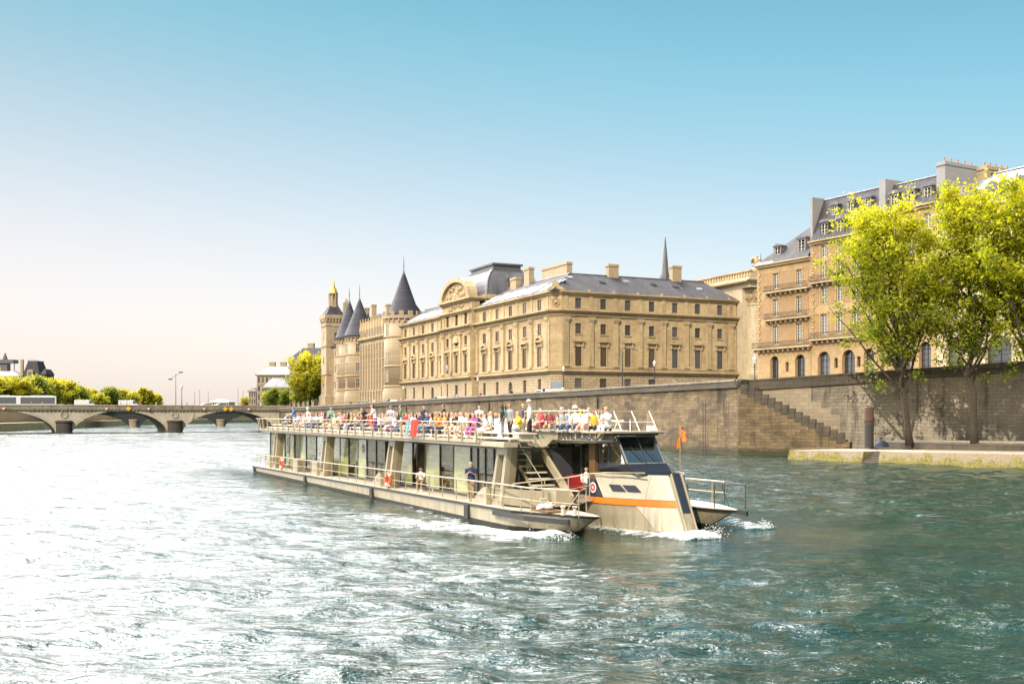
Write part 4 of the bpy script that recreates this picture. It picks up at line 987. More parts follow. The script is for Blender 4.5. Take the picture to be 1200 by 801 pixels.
mb = MB(); mb.loft([[fq(s, d, z) for d, z in ((-.2,20.0),(.3,20.05),(.3,20.4),(-.2,20.5))] for s in (a0-2, a1+1)]); mb.loft([[fq(s, d, z) for d, z in ((-.2,11.2),(.5,11.3),(.5,11.6),(-.2,11.8))] for s in (a0-2, a1+1)]); mb.build('string_course', M['trim'], gw)
mb = MB(); mb.prism([fq(a0-4,.2,26.8), fq(a0-4,-6,34.5), fq(a0-4,-12,26.8)], tuple(Vector(fq(a1+20,0,0))-Vector(fq(a0-4,0,0)))); mb.build('roof', M['slate'], gw)
chimney(gw, -a0-1.8, -a0-.2, 3.5, 5, 28, 40.5); chimney(gw, -a1+1.4, -a1+2.6, 3, 4.4, 28, 37.0); chimney(gw, -116, -114.6, 5, 6.6, 30, 36.5); chimney(gw, -a1-9, -a1-7.6, 4, 5.4, 28, 37.0)
# connecting block between twin towers and clock tower
cbk = thing('connecting_block', 'narrow plain stone block between the twin towers and the clock tower', 'building', (PK[0], PK[1], 0), PA)
o_ = [(s-.45, s+.45, z, z+2.2) for s in (133.5,143.5,147,150.5,153) for z in (8,13,18,22.6)]
mb = MB(); wall_grid(mb, fq, 130, 156, 5.8, 26, o_, .3); mb.build('wall', M['conc'], cbk)
for s in (133.5,143.5,147,150.5,153):
    for z in (8,13,18,22.6): put_window(cbk, fq, 0, s, z, .9, 2.2, False, .3, M['sash_brown'])
mb = MB(); mb.prism([fq(132,.4,26), fq(132,-5,31), fq(132,-11,26)], tuple(Vector(fq(160,0,0))-Vector(fq(132,0,0)))); mb.build('roof', M['slate'], cbk)
# clock tower
ct = thing('clock_tower', 'square stone clock tower with gilded lantern at the far end of the quay', 'tower', PWv(157.5, -1.2), PA)
h_ = 3.1
mb = MB(); mb.box(-h_-.5,h_+.5,-h_-.5,h_+.5,5.5,10.8); mb.box(-h_,h_,-h_,h_,10.8,35.4); mb.build('wall', M['conc'], ct)
for z in (10.8, 17.5, 26.5, 33.0):
    mb = MB(); mb.box(-h_-.22,h_+.22,-h_-.22,h_+.22,z,z+.4); mb.build('string_course', M['trim'], ct)
mb = MB()
for k in range(7):
    x = -h_+.1+k*(2*h_-.2)/6
    for a,b,c,d in ((x-.2,x+.2,-h_-.45,-h_),(x-.2,x+.2,h_,h_+.45),(-h_-.45,-h_,x-.2,x+.2),(h_,h_+.45,x-.2,x+.2)): mb.box(a,b,c,d,34.4,35.4)
mb.box(-h_-.5,h_+.5,-h_-.5,h_+.5,35.4,36.6)
mb.build('corbel_gallery', M['conc'], ct)
mb = MB(); mb.lathe((0,0,36.6), [(4.3,0),(3.0,1.5),(1.9,3.0)], 4, PI/4); mb.build('roof', M['slate'], ct)
ln_ = MB()
for a in range(8):
    q = 2*PI*a/8+PI/8; ln_.tube([(1.35*math.cos(q),1.35*math.sin(q),39.4),(1.35*math.cos(q),1.35*math.sin(q),43.6)], .17, 5)
ln_.lathe((0,0,39.2), [(1.7,0),(1.7,.7),(1.3,.75),(1.3,2.6),(.9,2.65),(.9,4.2),(1.6,4.3),(1.6,4.7)], 8, PI/8); ln_.build('lantern', M['conc'], ct)
mb = MB(); mb.lathe((0,0,43.9), [(1.5,0),(1.2,1.2),(.7,1.8),(.45,3.2),(.1,4.6),(.04,5.6)], 8); mb.build('gilded_cap', M['gold'], ct)
for z in (13.5, 21, 28.5):
    for fr, rz in ((lambda s,d,z: (s,-h_-d,z), 0), (lambda s,d,z: (h_+d, s, z), PI/2)):
        o = inst('window', window_meshes(.9,2.4,False,M['sash_brown'],M['glass'],1)[1], ct, fr(0,.02,z), rz)
mb = MB(); mb.boxf(lambda s,d,z: (s,-h_-d,z), -.9,.9,0,.2,14.5,17.3); mb.build('clock_frame', M['gold'], ct)
mb = MB(); mb.box(h_-.6,h_+1.0,h_-.6,h_+1.0,30,40.5); mb.lathe((h_+.2,h_+.2,40.5), [(1.2,0),(.05,1.6)], 4, PI/4); mb.build('stair_turret', M['conc'], ct)
# ------------------------------------------------------------------ brick and stone houses on the right: local x toward the camera, y inland
DK = (40.3, 175.0); DA = math.atan2(-.872, .489)
def fd(s, d, z): return (s, -d, z)
def balcony(par, s0, s1, z, deep=.75):
    mb = MB(); mb.boxf(fd, s0, s1, .01, deep, z-.22, z); 
    s = s0+.3
    while s < s1: mb.boxf(fd, s-.12, s+.12, .01, deep*.7, z-.6, z-.22); s += 1.1
    o = mb.build('balcony', M['trim'], par)
    r = MB(); r.boxf(fd, s0, s1, deep-.06, deep-.02, z+.92, z+.98); r.boxf(fd, s0, s1, deep-.06, deep-.02, z+.08, z+.12)
    s = s0
    while s <= s1: r.boxf(fd, s-.014, s+.014, deep-.055, deep-.025, z, z+.92); s += .16
    for q in (s0, s1): r.boxf(fd, q-.03, q+.03, .01, deep-.02, z+.92, z+.98)
    r.build('railing', M['iron'], o); return o
def house(name, label, s0, s1, zg, arches, bays, floors, eaves, arch_z, wallmat, panel=None, qleft=False, bal=(), dep=14):
    h = thing(name, label, 'house', (DK[0], DK[1], 0), DA)
    o1 = [(s-w_/2, s+w_/2, zg, arch_z, True) for s, w_ in arches]
    o1 = o1 + [(s-.35, s+.35, arch_z-2.6, arch_z-1.1) for s in (arches[i][0]*.5+arches[i+1][0]*.5 for i in range(len(arches)-1)) if arches[0][1] < 3]
    zb = floors[0][0]-.55
    mb = MB(); wall_grid(mb, fd, s0, s1, zg-3, zb, o1, .7); mb.build('arcade_storey', M['ochre'] if wallmat != 'pale' else M['pale'], h)
    for s, w_ in arches: put_window(h, fd, 0, s, zg, w_, arch_z-zg, True, .7, M['iron'], M['glass'], 2)
    for o in o1:
        if len(o) == 4: put_window(h, fd, 0, (o[0]+o[1])/2, o[2], .7, 1.5, False, .4, M['sash_brown'])
    o2 = [(s-w_/2, s+w_/2, z, z+hh) for s in bays for z, w_, hh in floors]
    mb = MB(); wall_grid(mb, fd, s0, s1, zb, eaves, o2, .3)
    mb.quad((s0,0,zg-3),(s0,dep,zg-3),(s0,dep,eaves),(s0,0,eaves)); mb.quad((s1,0,zg-3),(s1,dep,zg-3),(s1,dep,eaves),(s1,0,eaves)); mb.quad((s0,dep,zg-3),(s1,dep,zg-3),(s1,dep,eaves),(s0,dep,eaves))
    mb.build('wall', M['ochre'] if wallmat != 'pale' else M['pale'], h)
    for s in bays:
        for z, w_, hh in floors:
            put_window(h, fd, 0, s, z, w_, hh, False, .3, M['sash'], M['glass'], 1)
    if wallmat == 'brick':     # brick fields between stone chains
        edges = sorted([s0+.75, s1-.35]+[q for s in bays for q in (s-floors[0][1]/2-.32, s+floors[0][1]/2+.32)])
        for a, b in zip(edges[::2], edges[1::2]):
            mb = MB()
            if b-a < .3: continue
            for z, w_, hh in floors:
                mb.boxf(fd, a+.12, b-.12, -.01, .035, z-.15, z+hh+.15)
            mb.build('brick_field', M['brick'], h)
        mb = MB()
        for s in bays:
            for z, w_, hh in floors:
                k = 0; zz = z
                while zz < z+hh:
                    e = .30 if k % 2 else .18
                    mb.boxf(fd, s-w_/2-e, s-w_/2, -.01, .06, zz, zz+.36); mb.boxf(fd, s+w_/2, s+w_/2+e, -.01, .06, zz, zz+.36); zz += .4; k += 1
                mb.boxf(fd, s-w_/2-.32, s+w_/2+.32, -.01, .09, z+hh, z+hh+.4)
        mb.build('stone_surrounds', M['ochre'], h)
        mb = MB(); zz = zb; k = 0
        while zz < eaves-.6:
            e = .72 if k % 2 else .48; mb.boxf(fd, s0-.05, s0+e, -.01, .10, zz, zz+.46); zz += .52; k += 1
        mb.build('quoins', M['ochre'], h)
    for z in (zb, ): 
        mb = MB(); mb.boxf(fd, s0-.1, s1, -.01, .28, z-.3, z+.02); mb.build('band_course', M['trim'], h)
    mb = MB(); mb.boxf(fd, s0-.3, s1+.02, -.3, .55, eaves, eaves+.22); mb.boxf(fd, s0-.2, s1+.02, -.3, .3, eaves-.35, eaves); mb.build('eaves', M['trim'] if wallmat != 'pale' else M['pale'], h)
    for a, b, z in bal: balcony(h, a, b, z)
    return h
def dormer(par, s, z, w_, hh, d0, mat, arched=False, deep=2.6):
    mb = MB(); mb.boxf(fd, s-w_/2-.22, s-w_/2, -d0-deep, -d0, z, z+hh); mb.boxf(fd, s+w_/2, s+w_/2+.22, -d0-deep, -d0, z, z+hh)
    mb.boxf(fd, s-w_/2, s+w_/2, -d0-deep, -d0-.02, z+hh-.12, z+hh); mb.boxf(fd, s-w_/2-.22, s+w_/2+.22, -d0-deep, -d0+.05, z-.12, z-.01)
    o = mb.build('dormer', mat, par)
    c = MB()
    if arched: c.prism([fd(s+math.cos(PI*k/8)*(w_/2+.4), -d0+.14, z+hh+math.sin(PI*k/8)*.55) for k in range(9)], tuple(Vector(fd(0,-deep,0))))
    else: c.prism([fd(s-w_/2-.4,-d0+.18,z+hh), fd(s+w_/2+.4,-d0+.18,z+hh), fd(s,-d0+.18,z+hh+.45)], tuple(Vector(fd(0,-deep,0))))
    c.build('hood', M['zinc'], o)
    a, b = window_meshes(w_, hh-.12, False, M['sash'], M['glass'], 1)
    wd = inst('window_frame', a, o, fd(s, -d0-.12, z)); return o
def mansard(par, s0, s1, e, ztop, back, mat, dep=14, cap=None):
    mb = MB(); mb.quad(fd(s0,.25,e), fd(s1,.25,e), fd(s1,-back,ztop), fd(s0,-back,ztop)); mb.quad(fd(s0,-back,ztop), fd(s1,-back,ztop), fd(s1,-dep+back,ztop), fd(s0,-dep+back,ztop))
    mb.quad(fd(s0,-dep,e), fd(s1,-dep,e), fd(s1,-dep+back,ztop), fd(s0,-dep+back,ztop))
    for s in (s0,s1): mb.quad(fd(s,.25,e), fd(s,-back,ztop), fd(s,-dep+back,ztop), fd(s,-dep,e))
    o = mb.build('roof', mat, par)
    m = MB(); m.tube([fd(s0,-back,ztop+.02), fd(s1,-back,ztop+.02)], .12, 6); m.build('ridge_roll', M['zinc'], o); return o
F1 = [(16.0,1.25,3.1),(20.55,1.25,2.8),(25.0,1.25,2.5)]
h1 = house('brick_house', 'narrow orange brick and stone house at the corner with three iron balconies', 0, 11.9, 8.6, [(3.9,1.9),(9.6,2.2)], [4.2, 9.4], F1, 29.0, 14.2, 'brick', bal=[(-.6,12.3,15.5),(2.2,11.9,20.05),(2.2,11.9,24.5)])
mb = MB(); mb.quad(fd(-.3,.45,29.2), fd(11.6,.45,29.2), fd(11.6,-5.2,36.0), fd(9.6,-5.2,36.0)); mb.poly([fd(-.3,.45,29.2), fd(9.6,-5.2,36.0), fd(-.3,-12,29.2)])
mb.quad(fd(9.6,-5.2,36.0), fd(11.6,-5.2,36.0), fd(11.6,-12,29.2), fd(-.3,-12,29.2)); mb.build('roof', M['slate'], h1)
mb = MB(); mb.quad(fd(-.3,.5,29.25), fd(4.0,.5,29.25), fd(3.6,-.5,30.1), fd(.2,-.7,30.1)); mb.build('zinc_gutter', M['zinc_light'], h1)
mb = MB(); mb.lathe(fd(.3,-.4,29.4), [(.16,0),(.1,.5),(.03,1.8)], 6); mb.build('finial', M['lead'], h1)
dormer(h1, 3.9, 30.0, 1.3, 1.9, .6, M['zinc']); dormer(h1, 9.3, 30.2, 1.5, 2.2, .5, M['zinc'], True)
F2 = [(17.0,1.3,3.1),(21.6,1.25,2.7),(25.6,1.2,2.4),(28.7,1.15,1.9)]
b2 = [14.6+3.15*i for i in range(4)]
h2 = house('brick_house', 'tall brick and stone house with steep slate mansard and two rows of dormers', 12.0, 25.6, 8.8, [(14.6,2.5),(19.5,2.5),(23.4,2.0)], b2, F2, 31.2, 14.4, 'brick', bal=[(12.2,25.4,16.3),(12.2,25.4,25.0)])
mansard(h2, 12.0, 25.6, 31.4, 38.0, 2.6, M['slate'])
for i, s in enumerate((14.7, 17.9, 21.1, 24.0)): dormer(h2, s, 31.9, 1.3, 2.1, .0, M['slate'], True)
for i, s in enumerate((15.4, 18.6, 21.9)): dormer(h2, s, 35.1, 1.05, 1.5, 1.3, M['zinc'], True, 1.8)
mb = MB(); mb.box(11.6, 12.05, 0.2, 12, 28, 38.3); mb.build('party_wall', M['render_grey'], h2)
mb = MB(); mb.box(25.1, 26.2, .2, 12, 30, 38.4); mb.build('party_wall', M['render_grey'], h2)
F3 = [(17.4,1.35,3.2),(22.2,1.3,2.9),(26.4,1.25,2.5),(30.2,1.2,2.1)]
h3 = house('stone_house', 'brown stone house behind the first tree with one row of small dormers', 26.2, 35.0, 9.0, [(29.5,2.6),(33.2,2.0)], [27.8,30.8,33.6], F3, 33.4, 14.8, 'ochre')
mansard(h3, 26.2, 35.0, 33.6, 37.6, 1.9, M['slate'])
for s in (27.7, 30.6, 33.4): dormer(h3, s, 34.4, 1.1, 1.6, .2, M['zinc'], True, 1.8)
c = chimney(h3, 34.6, 36.0, .6, 7.5, 31, 39.0, 5, M['render_grey']); chimney(h3, 36.0, 37.6, 7.0, 13.0, 31, 38.8, 5, M['chimney'])
F4 = [(17.4,1.5,3.6),(22.4,1.4,3.2),(26.9,1.35,2.8)]
h4 = house('stone_house', 'wide pale stone house behind the second tree with ribbed zinc roof and gabled dormers', 35.1, 51.0, 9.2, [(38.0,2.8),(44.5,3.8)], [37.4,40.6,43.9,47.2], F4, 31.6, 15.0, 'pale', bal=[(35.3,50.8,16.6)])
mb = MB(); mb.quad(fd(35.1,.3,31.8), fd(51,.3,31.8), fd(51,-4.0,35.0), fd(35.1,-4.0,35.0)); mb.quad(fd(35.1,-4.0,35.0), fd(51,-4.0,35.0), fd(51,-8,37.6), fd(35.1,-8,37.6)); mb.quad(fd(35.1,-8,37.6), fd(51,-8,37.6), fd(51,-14,34), fd(35.1,-14,34)); mb.poly([fd(35.1,.3,31.8), fd(35.1,-4,35), fd(35.1,-8,37.6), fd(35.1,-14,31.8)]); mb.build('roof', M['zinc_light'], h4)
mb = MB(); mb.tube([fd(35.1,-8,37.65), fd(51,-8,37.65)], .2, 6); mb.build('ridge_roll', M['lead'], h4)
for s in (39.0, 43.2, 47.4):
    mb = MB(); mb.boxf(fd, s-1.1, s+1.1, -5, -.4, 31.8, 33.6); mb.prism([fd(s-1.35,-.2,33.6), fd(s+1.35,-.2,33.6), fd(s,-.2,34.9)], (0,5.4,0)); dd = mb.build('dormer', M['zinc'], h4)
    inst('window_frame', window_meshes(1.3,1.5,False,M['sash'],M['glass'],1)[0], dd, fd(s,-.33,32)); inst('pane', window_meshes(1.3,1.5,False,M['sash'],M['glass'],1)[1], dd, fd(s,-.37,32))
chimney(h4, 49.2, 51.0, .5, 8.5, 31, 40.6, 0, M['render_grey']); chimney(h4, 44, 49, 11, 12.5, 31, 39.2, 6, M['chimney'])
h5 = house('stone_house', 'rightmost pale stone house cut off by the picture edge', 51.1, 80.0, 9.6, [(54.5,3.0),(61,3.0),(67.5,3.0),(74,3.0)], [53.4,57.0,60.6,64.2,67.8,71.4,75,78.2], F4, 31.6, 15.2, 'pale')
mansard(h5, 51.1, 80, 31.8, 38.2, 3.2, M['slate'])
for s in (53.2, 57.0, 60.8, 64.6): dormer(h5, s, 32.3, 1.3, 2.0, .05, M['zinc'], True)

# ------------------------------------------------------------------ far buildings by the bridge and beyond
def far_block(name, label, cat, px0, px1, Y, ytop, zg, dep, nb, nf, mat, roof, rz=0.0, ridge=3.5, chim=0, side_nb=4):
    w_ = (px1-px0)/FPX*Y; zt = zat(ytop, Y)
    b = thing(name, label, cat, (at(px0, Y), Y, 0), rz)
    f = lambda s,d,z: (s,-d,z); fs = lambda s,d,z: (-d, s, z)
    st = (zt-zg)/nf; ww = min(1.5, w_/nb*.45); hh = st*.6
    o_ = [(w_*(i+.5)/nb-ww/2, w_*(i+.5)/nb+ww/2, zg+st*j+st*.22, zg+st*j+st*.22+hh) for i in range(nb) for j in range(nf)]
    mb = MB(); wall_grid(mb, f, 0, w_, zg, zt, o_, .3)
    sw = min(1.5, dep/side_nb*.45)
    o2 = [(dep*(i+.5)/side_nb-sw/2, dep*(i+.5)/side_nb+sw/2, zg+st*j+st*.22, zg+st*j+st*.22+hh) for i in range(side_nb) for j in range(nf)]
    wall_grid(mb, fs, 0, dep, zg, zt, o2, .3)
    mb.quad((w_,0,zg),(w_,dep,zg),(w_,dep,zt),(w_,0,zt)); mb.quad((0,dep,zg),(w_,dep,zg),(w_,dep,zt),(0,dep,zt)); mb.build('wall', mat, b)
    for i in range(nb):
        for j in range(nf): put_window(b, f, 0, w_*(i+.5)/nb, zg+st*j+st*.22, ww, hh, False, .3, M['sash_brown'], None, 1)
    for i in range(side_nb):
        for j in range(nf): put_window(b, fs, -PI/2, dep*(i+.5)/side_nb, zg+st*j+st*.22, sw, hh, False, .3, M['sash_brown'], None, 1)
    mb = MB()
    for j in range(1, nf): mb.box(-.15,w_+.15,-.18,0,zg+st*j-.1,zg+st*j+.15); mb.box(-.18,0,0,dep,zg+st*j-.1,zg+st*j+.15)
    mb.box(-.6,w_+.6,-.6,dep+.6,zt,zt+.6); mb.build('cornice', mat, b)
    e = .45*min(dep, w_)
    mb = MB(); q = ((-.3,-.3),(w_+.3,-.3),(w_+.3,dep+.3),(-.3,dep+.3)); i_ = ((e*.6,e*.6),(w_-e*.6,e*.6),(w_-e*.6,dep-e*.6),(e*.6,dep-e*.6))
    mb.loft([[(x,y,zt+.6) for x,y in q], [(x,y,zt+.6+ridge) for x,y in i_]]); mb.build('roof', roof, b)
    for k in range(chim): chimney(b, w_*(k+.6)/(chim+.3)-1.2, w_*(k+.6)/(chim+.3)+1.2, dep*.4, dep*.4+1.4, zt+1, zt+ridge+3.0)
    return b
far_block('hospital_block', 'large grey-beige stone block with hipped roof beyond the bridge', 'building', 301, 345, 440, 440, 6.4, 30, 9, 4, M['farstone'], M['lead'], R(-4), 3.2, 3, 8)
far_block('hospital_block', 'lower stone wing at the far left corner beside the large grey block', 'building', 291.5, 300, 520, 459, 6.4, 26, 3, 3, M['farstone'], M['zinc'], R(-4), 1.5)
far_block('pavilion', 'small pavilion with bright pyramid zinc roof behind the low trees', 'building', 309, 338, 400, 455, 6.4, 9, 5, 2, M['farstone'], M['zinc_light'], R(-2), 3.4)
cc = far_block('commercial_court', 'tall pale stone courthouse annex half hidden by a yellow-green tree', 'building', 339, 385, 400, 423, 6.3, 30, 8, 4, M['farstone'], M['slate'], R(-10), 4.5, 2, 6)
far_block('shop_block', 'distant pale apartment block above the right end of the bridge', 'building', 246, 268, 900, 471.5, 6.4, 20, 8, 3, M['pale'], M['zinc_light'], 0, 2)
# town hall with steep pavilion roof on the left bank
TY = 600.0
th = thing('town_hall', 'grey mansard pavilion of the distant town hall above the left bank trees', 'building', (at(24, TY), TY, 0))
W_ = (47-24)/FPX*TY
mb = MB(); f = lambda s,d,z: (s,-d,z); wall_grid(mb, f, 0, W_, 6, 24, [(x, x+1.4, z, z+3) for x in (1.5,4.8,8.2) for z in (9,14,19)], .3)
mb.quad((0,0,6),(0,14,6),(0,14,24),(0,0,24)); mb.quad((W_,0,6),(W_,14,6),(W_,14,24),(W_,0,24)); mb.build('wall', M['farstone'], th)
for x in (2.2,5.5,8.9):
    for z in (9,14,19): put_window(th, f, 0, x, z, 1.4, 3, False, .3, M['sash_brown'])
mb = MB(); mb.loft([[(x,y,z) for x,y in ((e,e),(W_-e,e),(W_-e,14-e),(e,14-e))] for e, z in ((-.3,24),(.6,27),(1.6,30),(2.4,33.0),(2.9,34.6))]); mb.build('roof', M['slate'], th)
mb = MB(); mb.box(2.7,W_-2.7,2.7,11.3,34.6,35.2); 
for i in range(7): mb.lathe((3.0+i*(W_-6)/6, 2.9, 35.2), [(.12,0),(.03,1.0)], 5)
mb.build('roof_crest', M['lead'], th)
d_ = MB(); d_.box(W_/2-1.7,W_/2+1.7,-.6,3,24,28.8); d_.prism([(W_/2+math.cos(PI*k/8)*1.7,-.6,28.8+math.sin(PI*k/8)*1.4) for k in range(9)], (0,3.5,0)); dd = d_.build('dormer', M['farstone'], th)
p_ = MB(); p_.box(W_/2-.8,W_/2+.8,-.65,-.6,25,28.6); p_.build('pane', M['glass'], dd)
chimney(th, -2.4,-1.0, 5,6.4, 20, 36.0); mb = MB(); mb.box(W_,W_+2.6,1,12,20,27.5); mb.loft([[(W_-.3,.5,27.5),(W_+3,.5,27.5),(W_+3,12.5,27.5),(W_-.3,12.5,27.5)],[(W_+.9,3,30.5),(W_+1.9,3,30.5),(W_+1.9,10,30.5),(W_+.9,10,30.5)]]); mb.build('side_roof', M['slate'], th)
th2 = far_block('town_hall_wing', 'pale distant wing with low dome left of the grey mansard pavilion', 'building', -30, 21, 610, 441, 6, 14, 9, 4, M['pale'], M['lead'], 0, 2.5, 1)
tw = thing('church_tower', 'faint pale tower with scaffold top at the far left edge', 'tower', (at(6, 640), 640, 0))
mb = MB(); mb.box(-3.2,3.2,-3,3,6,30.5); mb.box(-5.5,6.5,-3.4,3.4,35.5,37.6); mb.box(-2.2,2.2,-2.2,2.2,30.5,35.5); mb.lathe((0,0,37.6), [(1.6,0),(1.2,1.6),(.2,4.2)], 8); mb.build('wall', M['lead'], tw)
mb = MB(); mb.tube([(-5,0,30.5),(-5,0,35.5)], .25, 5); mb.tube([(5.5,0,30.5),(5.5,0,35.5)], .25, 5); mb.box(-6,6.4,-2,2,30.3,30.8); mb.build('scaffold', M['lead'], tw)

# ------------------------------------------------------------------ trees
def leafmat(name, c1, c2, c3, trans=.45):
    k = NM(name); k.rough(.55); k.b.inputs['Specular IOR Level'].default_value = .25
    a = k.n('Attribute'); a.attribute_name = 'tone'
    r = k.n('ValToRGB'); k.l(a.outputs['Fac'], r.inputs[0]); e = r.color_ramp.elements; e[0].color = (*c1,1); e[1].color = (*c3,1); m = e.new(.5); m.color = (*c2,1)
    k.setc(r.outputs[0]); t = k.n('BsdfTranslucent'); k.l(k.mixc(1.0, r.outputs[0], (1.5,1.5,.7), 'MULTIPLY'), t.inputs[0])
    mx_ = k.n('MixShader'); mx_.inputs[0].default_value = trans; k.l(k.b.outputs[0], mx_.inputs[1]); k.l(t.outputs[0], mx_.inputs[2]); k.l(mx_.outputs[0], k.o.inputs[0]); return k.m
M['leaf'] = leafmat('poplar_leaves', (.055,.09,.008), (.31,.32,.013), (.62,.55,.026))
M['leaf_far'] = leafmat('plane_leaves', (.10,.12,.015), (.31,.29,.022), (.50,.42,.035))
M['leaf_green'] = leafmat('green_leaves', (.05,.075,.010), (.12,.15,.018), (.24,.25,.022))
M['bark'] = plain('bark', (.05,.037,.025), .95, 0, .4, 6)
def leaf_mesh(name, pts, tone, size, r, mat):
    """pts (n,3); one bent two-triangle-pair leaf each"""
    n = len(pts); nrm = r.normal(size=(n,3)); nrm[:,2] += .5; nrm /= np.linalg.norm(nrm, axis=1)[:,None]
    t = r.normal(size=(n,3)); t -= nrm*(t*nrm).sum(1)[:,None]; t /= np.linalg.norm(t, axis=1)[:,None]; b = np.cross(nrm, t)
    s = (size*r.uniform(.6,1.4,n))[:,None]
    v = np.stack([pts-t*s, pts+b*s*.55, pts+t*s, pts-b*s*.55], 1).reshape(-1,3)
    me = bpy.data.meshes.new(name); me.vertices.add(4*n); me.vertices.foreach_set('co', v.ravel())
    me.loops.add(4*n); me.loops.foreach_set('vertex_index', np.arange(4*n)); me.polygons.add(n)
    me.polygons.foreach_set('loop_start', np.arange(0,4*n,4)); me.polygons.foreach_set('loop_total', np.full(n,4)); me.update(calc_edges=True)
    a = me.attributes.new('tone', 'FLOAT', 'FACE'); a.data.foreach_set('value', tone.astype(np.float32)); me.materials.append(mat); return me
def tree_meshes(H, base, rad, nl, size, seed, lean=(0,0), mat=None, limbs=26, shape=1.0, trunk_r=.33, up=.9, fork=False, spread=.56):
    """trunk with rising limbs; leaves in clumps on the outer twigs. H total height, base = crown base height, rad crown radius"""
    r = np.random.default_rng(seed); rn = random.Random(seed); tr = MB(); cl = []
    def wig(p0, p1, n, amp):
        P = []; 
        for i in range(n+1):
            t = i/n; p = p0.lerp(p1, t); P.append(p + Vector((noise.noise(p*.35+Vector((seed,0,0))), noise.noise(p*.35+Vector((0,seed,5))), 0))*amp*math.sin(PI*min(1,t*1.0))*(1 if i not in (0,) else 0))
        return P
    top = Vector((lean[0], lean[1], H*.93)); P = wig(Vector((0,0,-.3)), top, 14, .9)
    R_ = [trunk_r*(1.35 if i == 0 else 1)*(1-i/15)**.9+.02 for i in range(15)]
    tr.tube(P, R_, 9)
    def on(t): x = t*14; i = min(int(x), 13); return P[i].lerp(P[i+1], x-i)
    def env(z):    # crown radius at height z
        t = (z-base)/(H-base); return rad*max(.05, (math.sin(PI*min(1,max(0,t*.86+.12)))**.75))*shape if 0 <= t <= 1 else .3
    tb = max(.12, base/H*.85)
    for i in range(limbs):
        t = tb + (.92-tb)*((i+rn.random()*.6)/limbs); p0 = on(t); az = i*2.4+rn.uniform(-.4,.4)
        zend = p0.z + (H-p0.z)*rn.uniform(.34,.72)*up + rn.uniform(-.5,1.5)*(1-up)*2; rr = env(min(zend,H*.99))*rn.uniform(.7,1.08)
        c = Vector((lean[0], lean[1], 0))*(zend/H); p1 = Vector((c.x+math.cos(az)*rr, c.y+math.sin(az)*rr, zend))
        L = wig(p0, p1, 7, .8); r0 = trunk_r*(.42*(1-t)+.12)
        tr.tube(L, [r0*(1-j/8)+.012 for j in range(8)], 6)
        ns = 6
        for k in range(ns):
            q0 = L[2+int(k*5/ns)]; a2 = rn.uniform(0,2*PI); ln_ = rad*rn.uniform(.18,.42)
            q1 = q0 + Vector((math.cos(a2)*ln_, math.sin(a2)*ln_, ln_*rn.uniform(.1,1.1)))
            tr.tube([q0, q0.lerp(q1,.5)+Vector((0,0,.12)), q1], [r0*.3+.01,.02,.008], 4)
            for m in range(3): cl.append((q0.lerp(q1, .35+.3*m), rn.uniform(.5,1.0)))
        for m in (4,5,6,7): cl.append((L[m], rn.uniform(.6,1.1)))
    for k in range(6): cl.append((on(.75+.04*k), .9))
    for k in range(limbs):     # low drooping sprays round the crown base
        a2 = rn.uniform(0,2*PI); z = base + (H-base)*rn.uniform(-.02,.42); q = env(max(z,base+.5))*rn.uniform(.35,1.0); cl.append((Vector((lean[0]*z/H+math.cos(a2)*q, lean[1]*z/H+math.sin(a2)*q, z)), rn.uniform(.5,.9)))
    C = np.array([c[0][:] for c in cl]); S = np.array([c[1] for c in cl])*rad/6*spread
    idx = r.integers(0, len(C), nl); off = r.normal(size=(nl,3))*S[idx][:,None]; off[:,2] *= .75; pts = C[idx]+off
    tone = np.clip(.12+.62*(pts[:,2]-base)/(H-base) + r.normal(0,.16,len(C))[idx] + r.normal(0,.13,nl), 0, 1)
    keep = pts[:,2] > base*.75; pts, tone = pts[keep], tone[keep]
    return tr, leaf_mesh('crown', pts, tone, size, r, mat or M['leaf'])
def tree(name, label, loc, group=None, **kw):
    tr, lm = tree_meshes(**kw); t = thing(name, label, 'tree', loc, 0, group)
    tr.build('trunk', M['bark'], t, True); inst('crown', lm, t); return t
Y1 = 114.0
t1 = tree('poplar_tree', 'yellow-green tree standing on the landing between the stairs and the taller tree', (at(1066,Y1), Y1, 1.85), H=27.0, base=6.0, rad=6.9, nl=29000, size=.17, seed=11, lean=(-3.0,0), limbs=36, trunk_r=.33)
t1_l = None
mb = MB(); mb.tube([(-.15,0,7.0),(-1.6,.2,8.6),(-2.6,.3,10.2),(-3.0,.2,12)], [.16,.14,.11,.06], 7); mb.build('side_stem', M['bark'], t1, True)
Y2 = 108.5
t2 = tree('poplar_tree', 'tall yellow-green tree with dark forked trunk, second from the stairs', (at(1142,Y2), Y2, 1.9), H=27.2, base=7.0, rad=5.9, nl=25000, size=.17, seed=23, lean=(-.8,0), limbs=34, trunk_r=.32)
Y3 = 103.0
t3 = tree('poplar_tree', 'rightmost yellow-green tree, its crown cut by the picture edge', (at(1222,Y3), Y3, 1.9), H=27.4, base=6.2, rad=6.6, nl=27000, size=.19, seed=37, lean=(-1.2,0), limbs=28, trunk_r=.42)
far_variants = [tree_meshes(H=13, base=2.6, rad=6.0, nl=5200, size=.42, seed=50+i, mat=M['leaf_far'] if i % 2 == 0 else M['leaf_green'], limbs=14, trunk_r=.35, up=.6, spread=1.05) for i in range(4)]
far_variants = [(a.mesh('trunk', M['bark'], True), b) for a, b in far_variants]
slim = tree_meshes(H=13, base=2, rad=2.2, nl=2600, size=.40, seed=77, mat=M['leaf_far'], limbs=12, trunk_r=.25, up=1.0, spread=1.2); slim = (slim[0].mesh('trunk', M['bark'], True), slim[1])
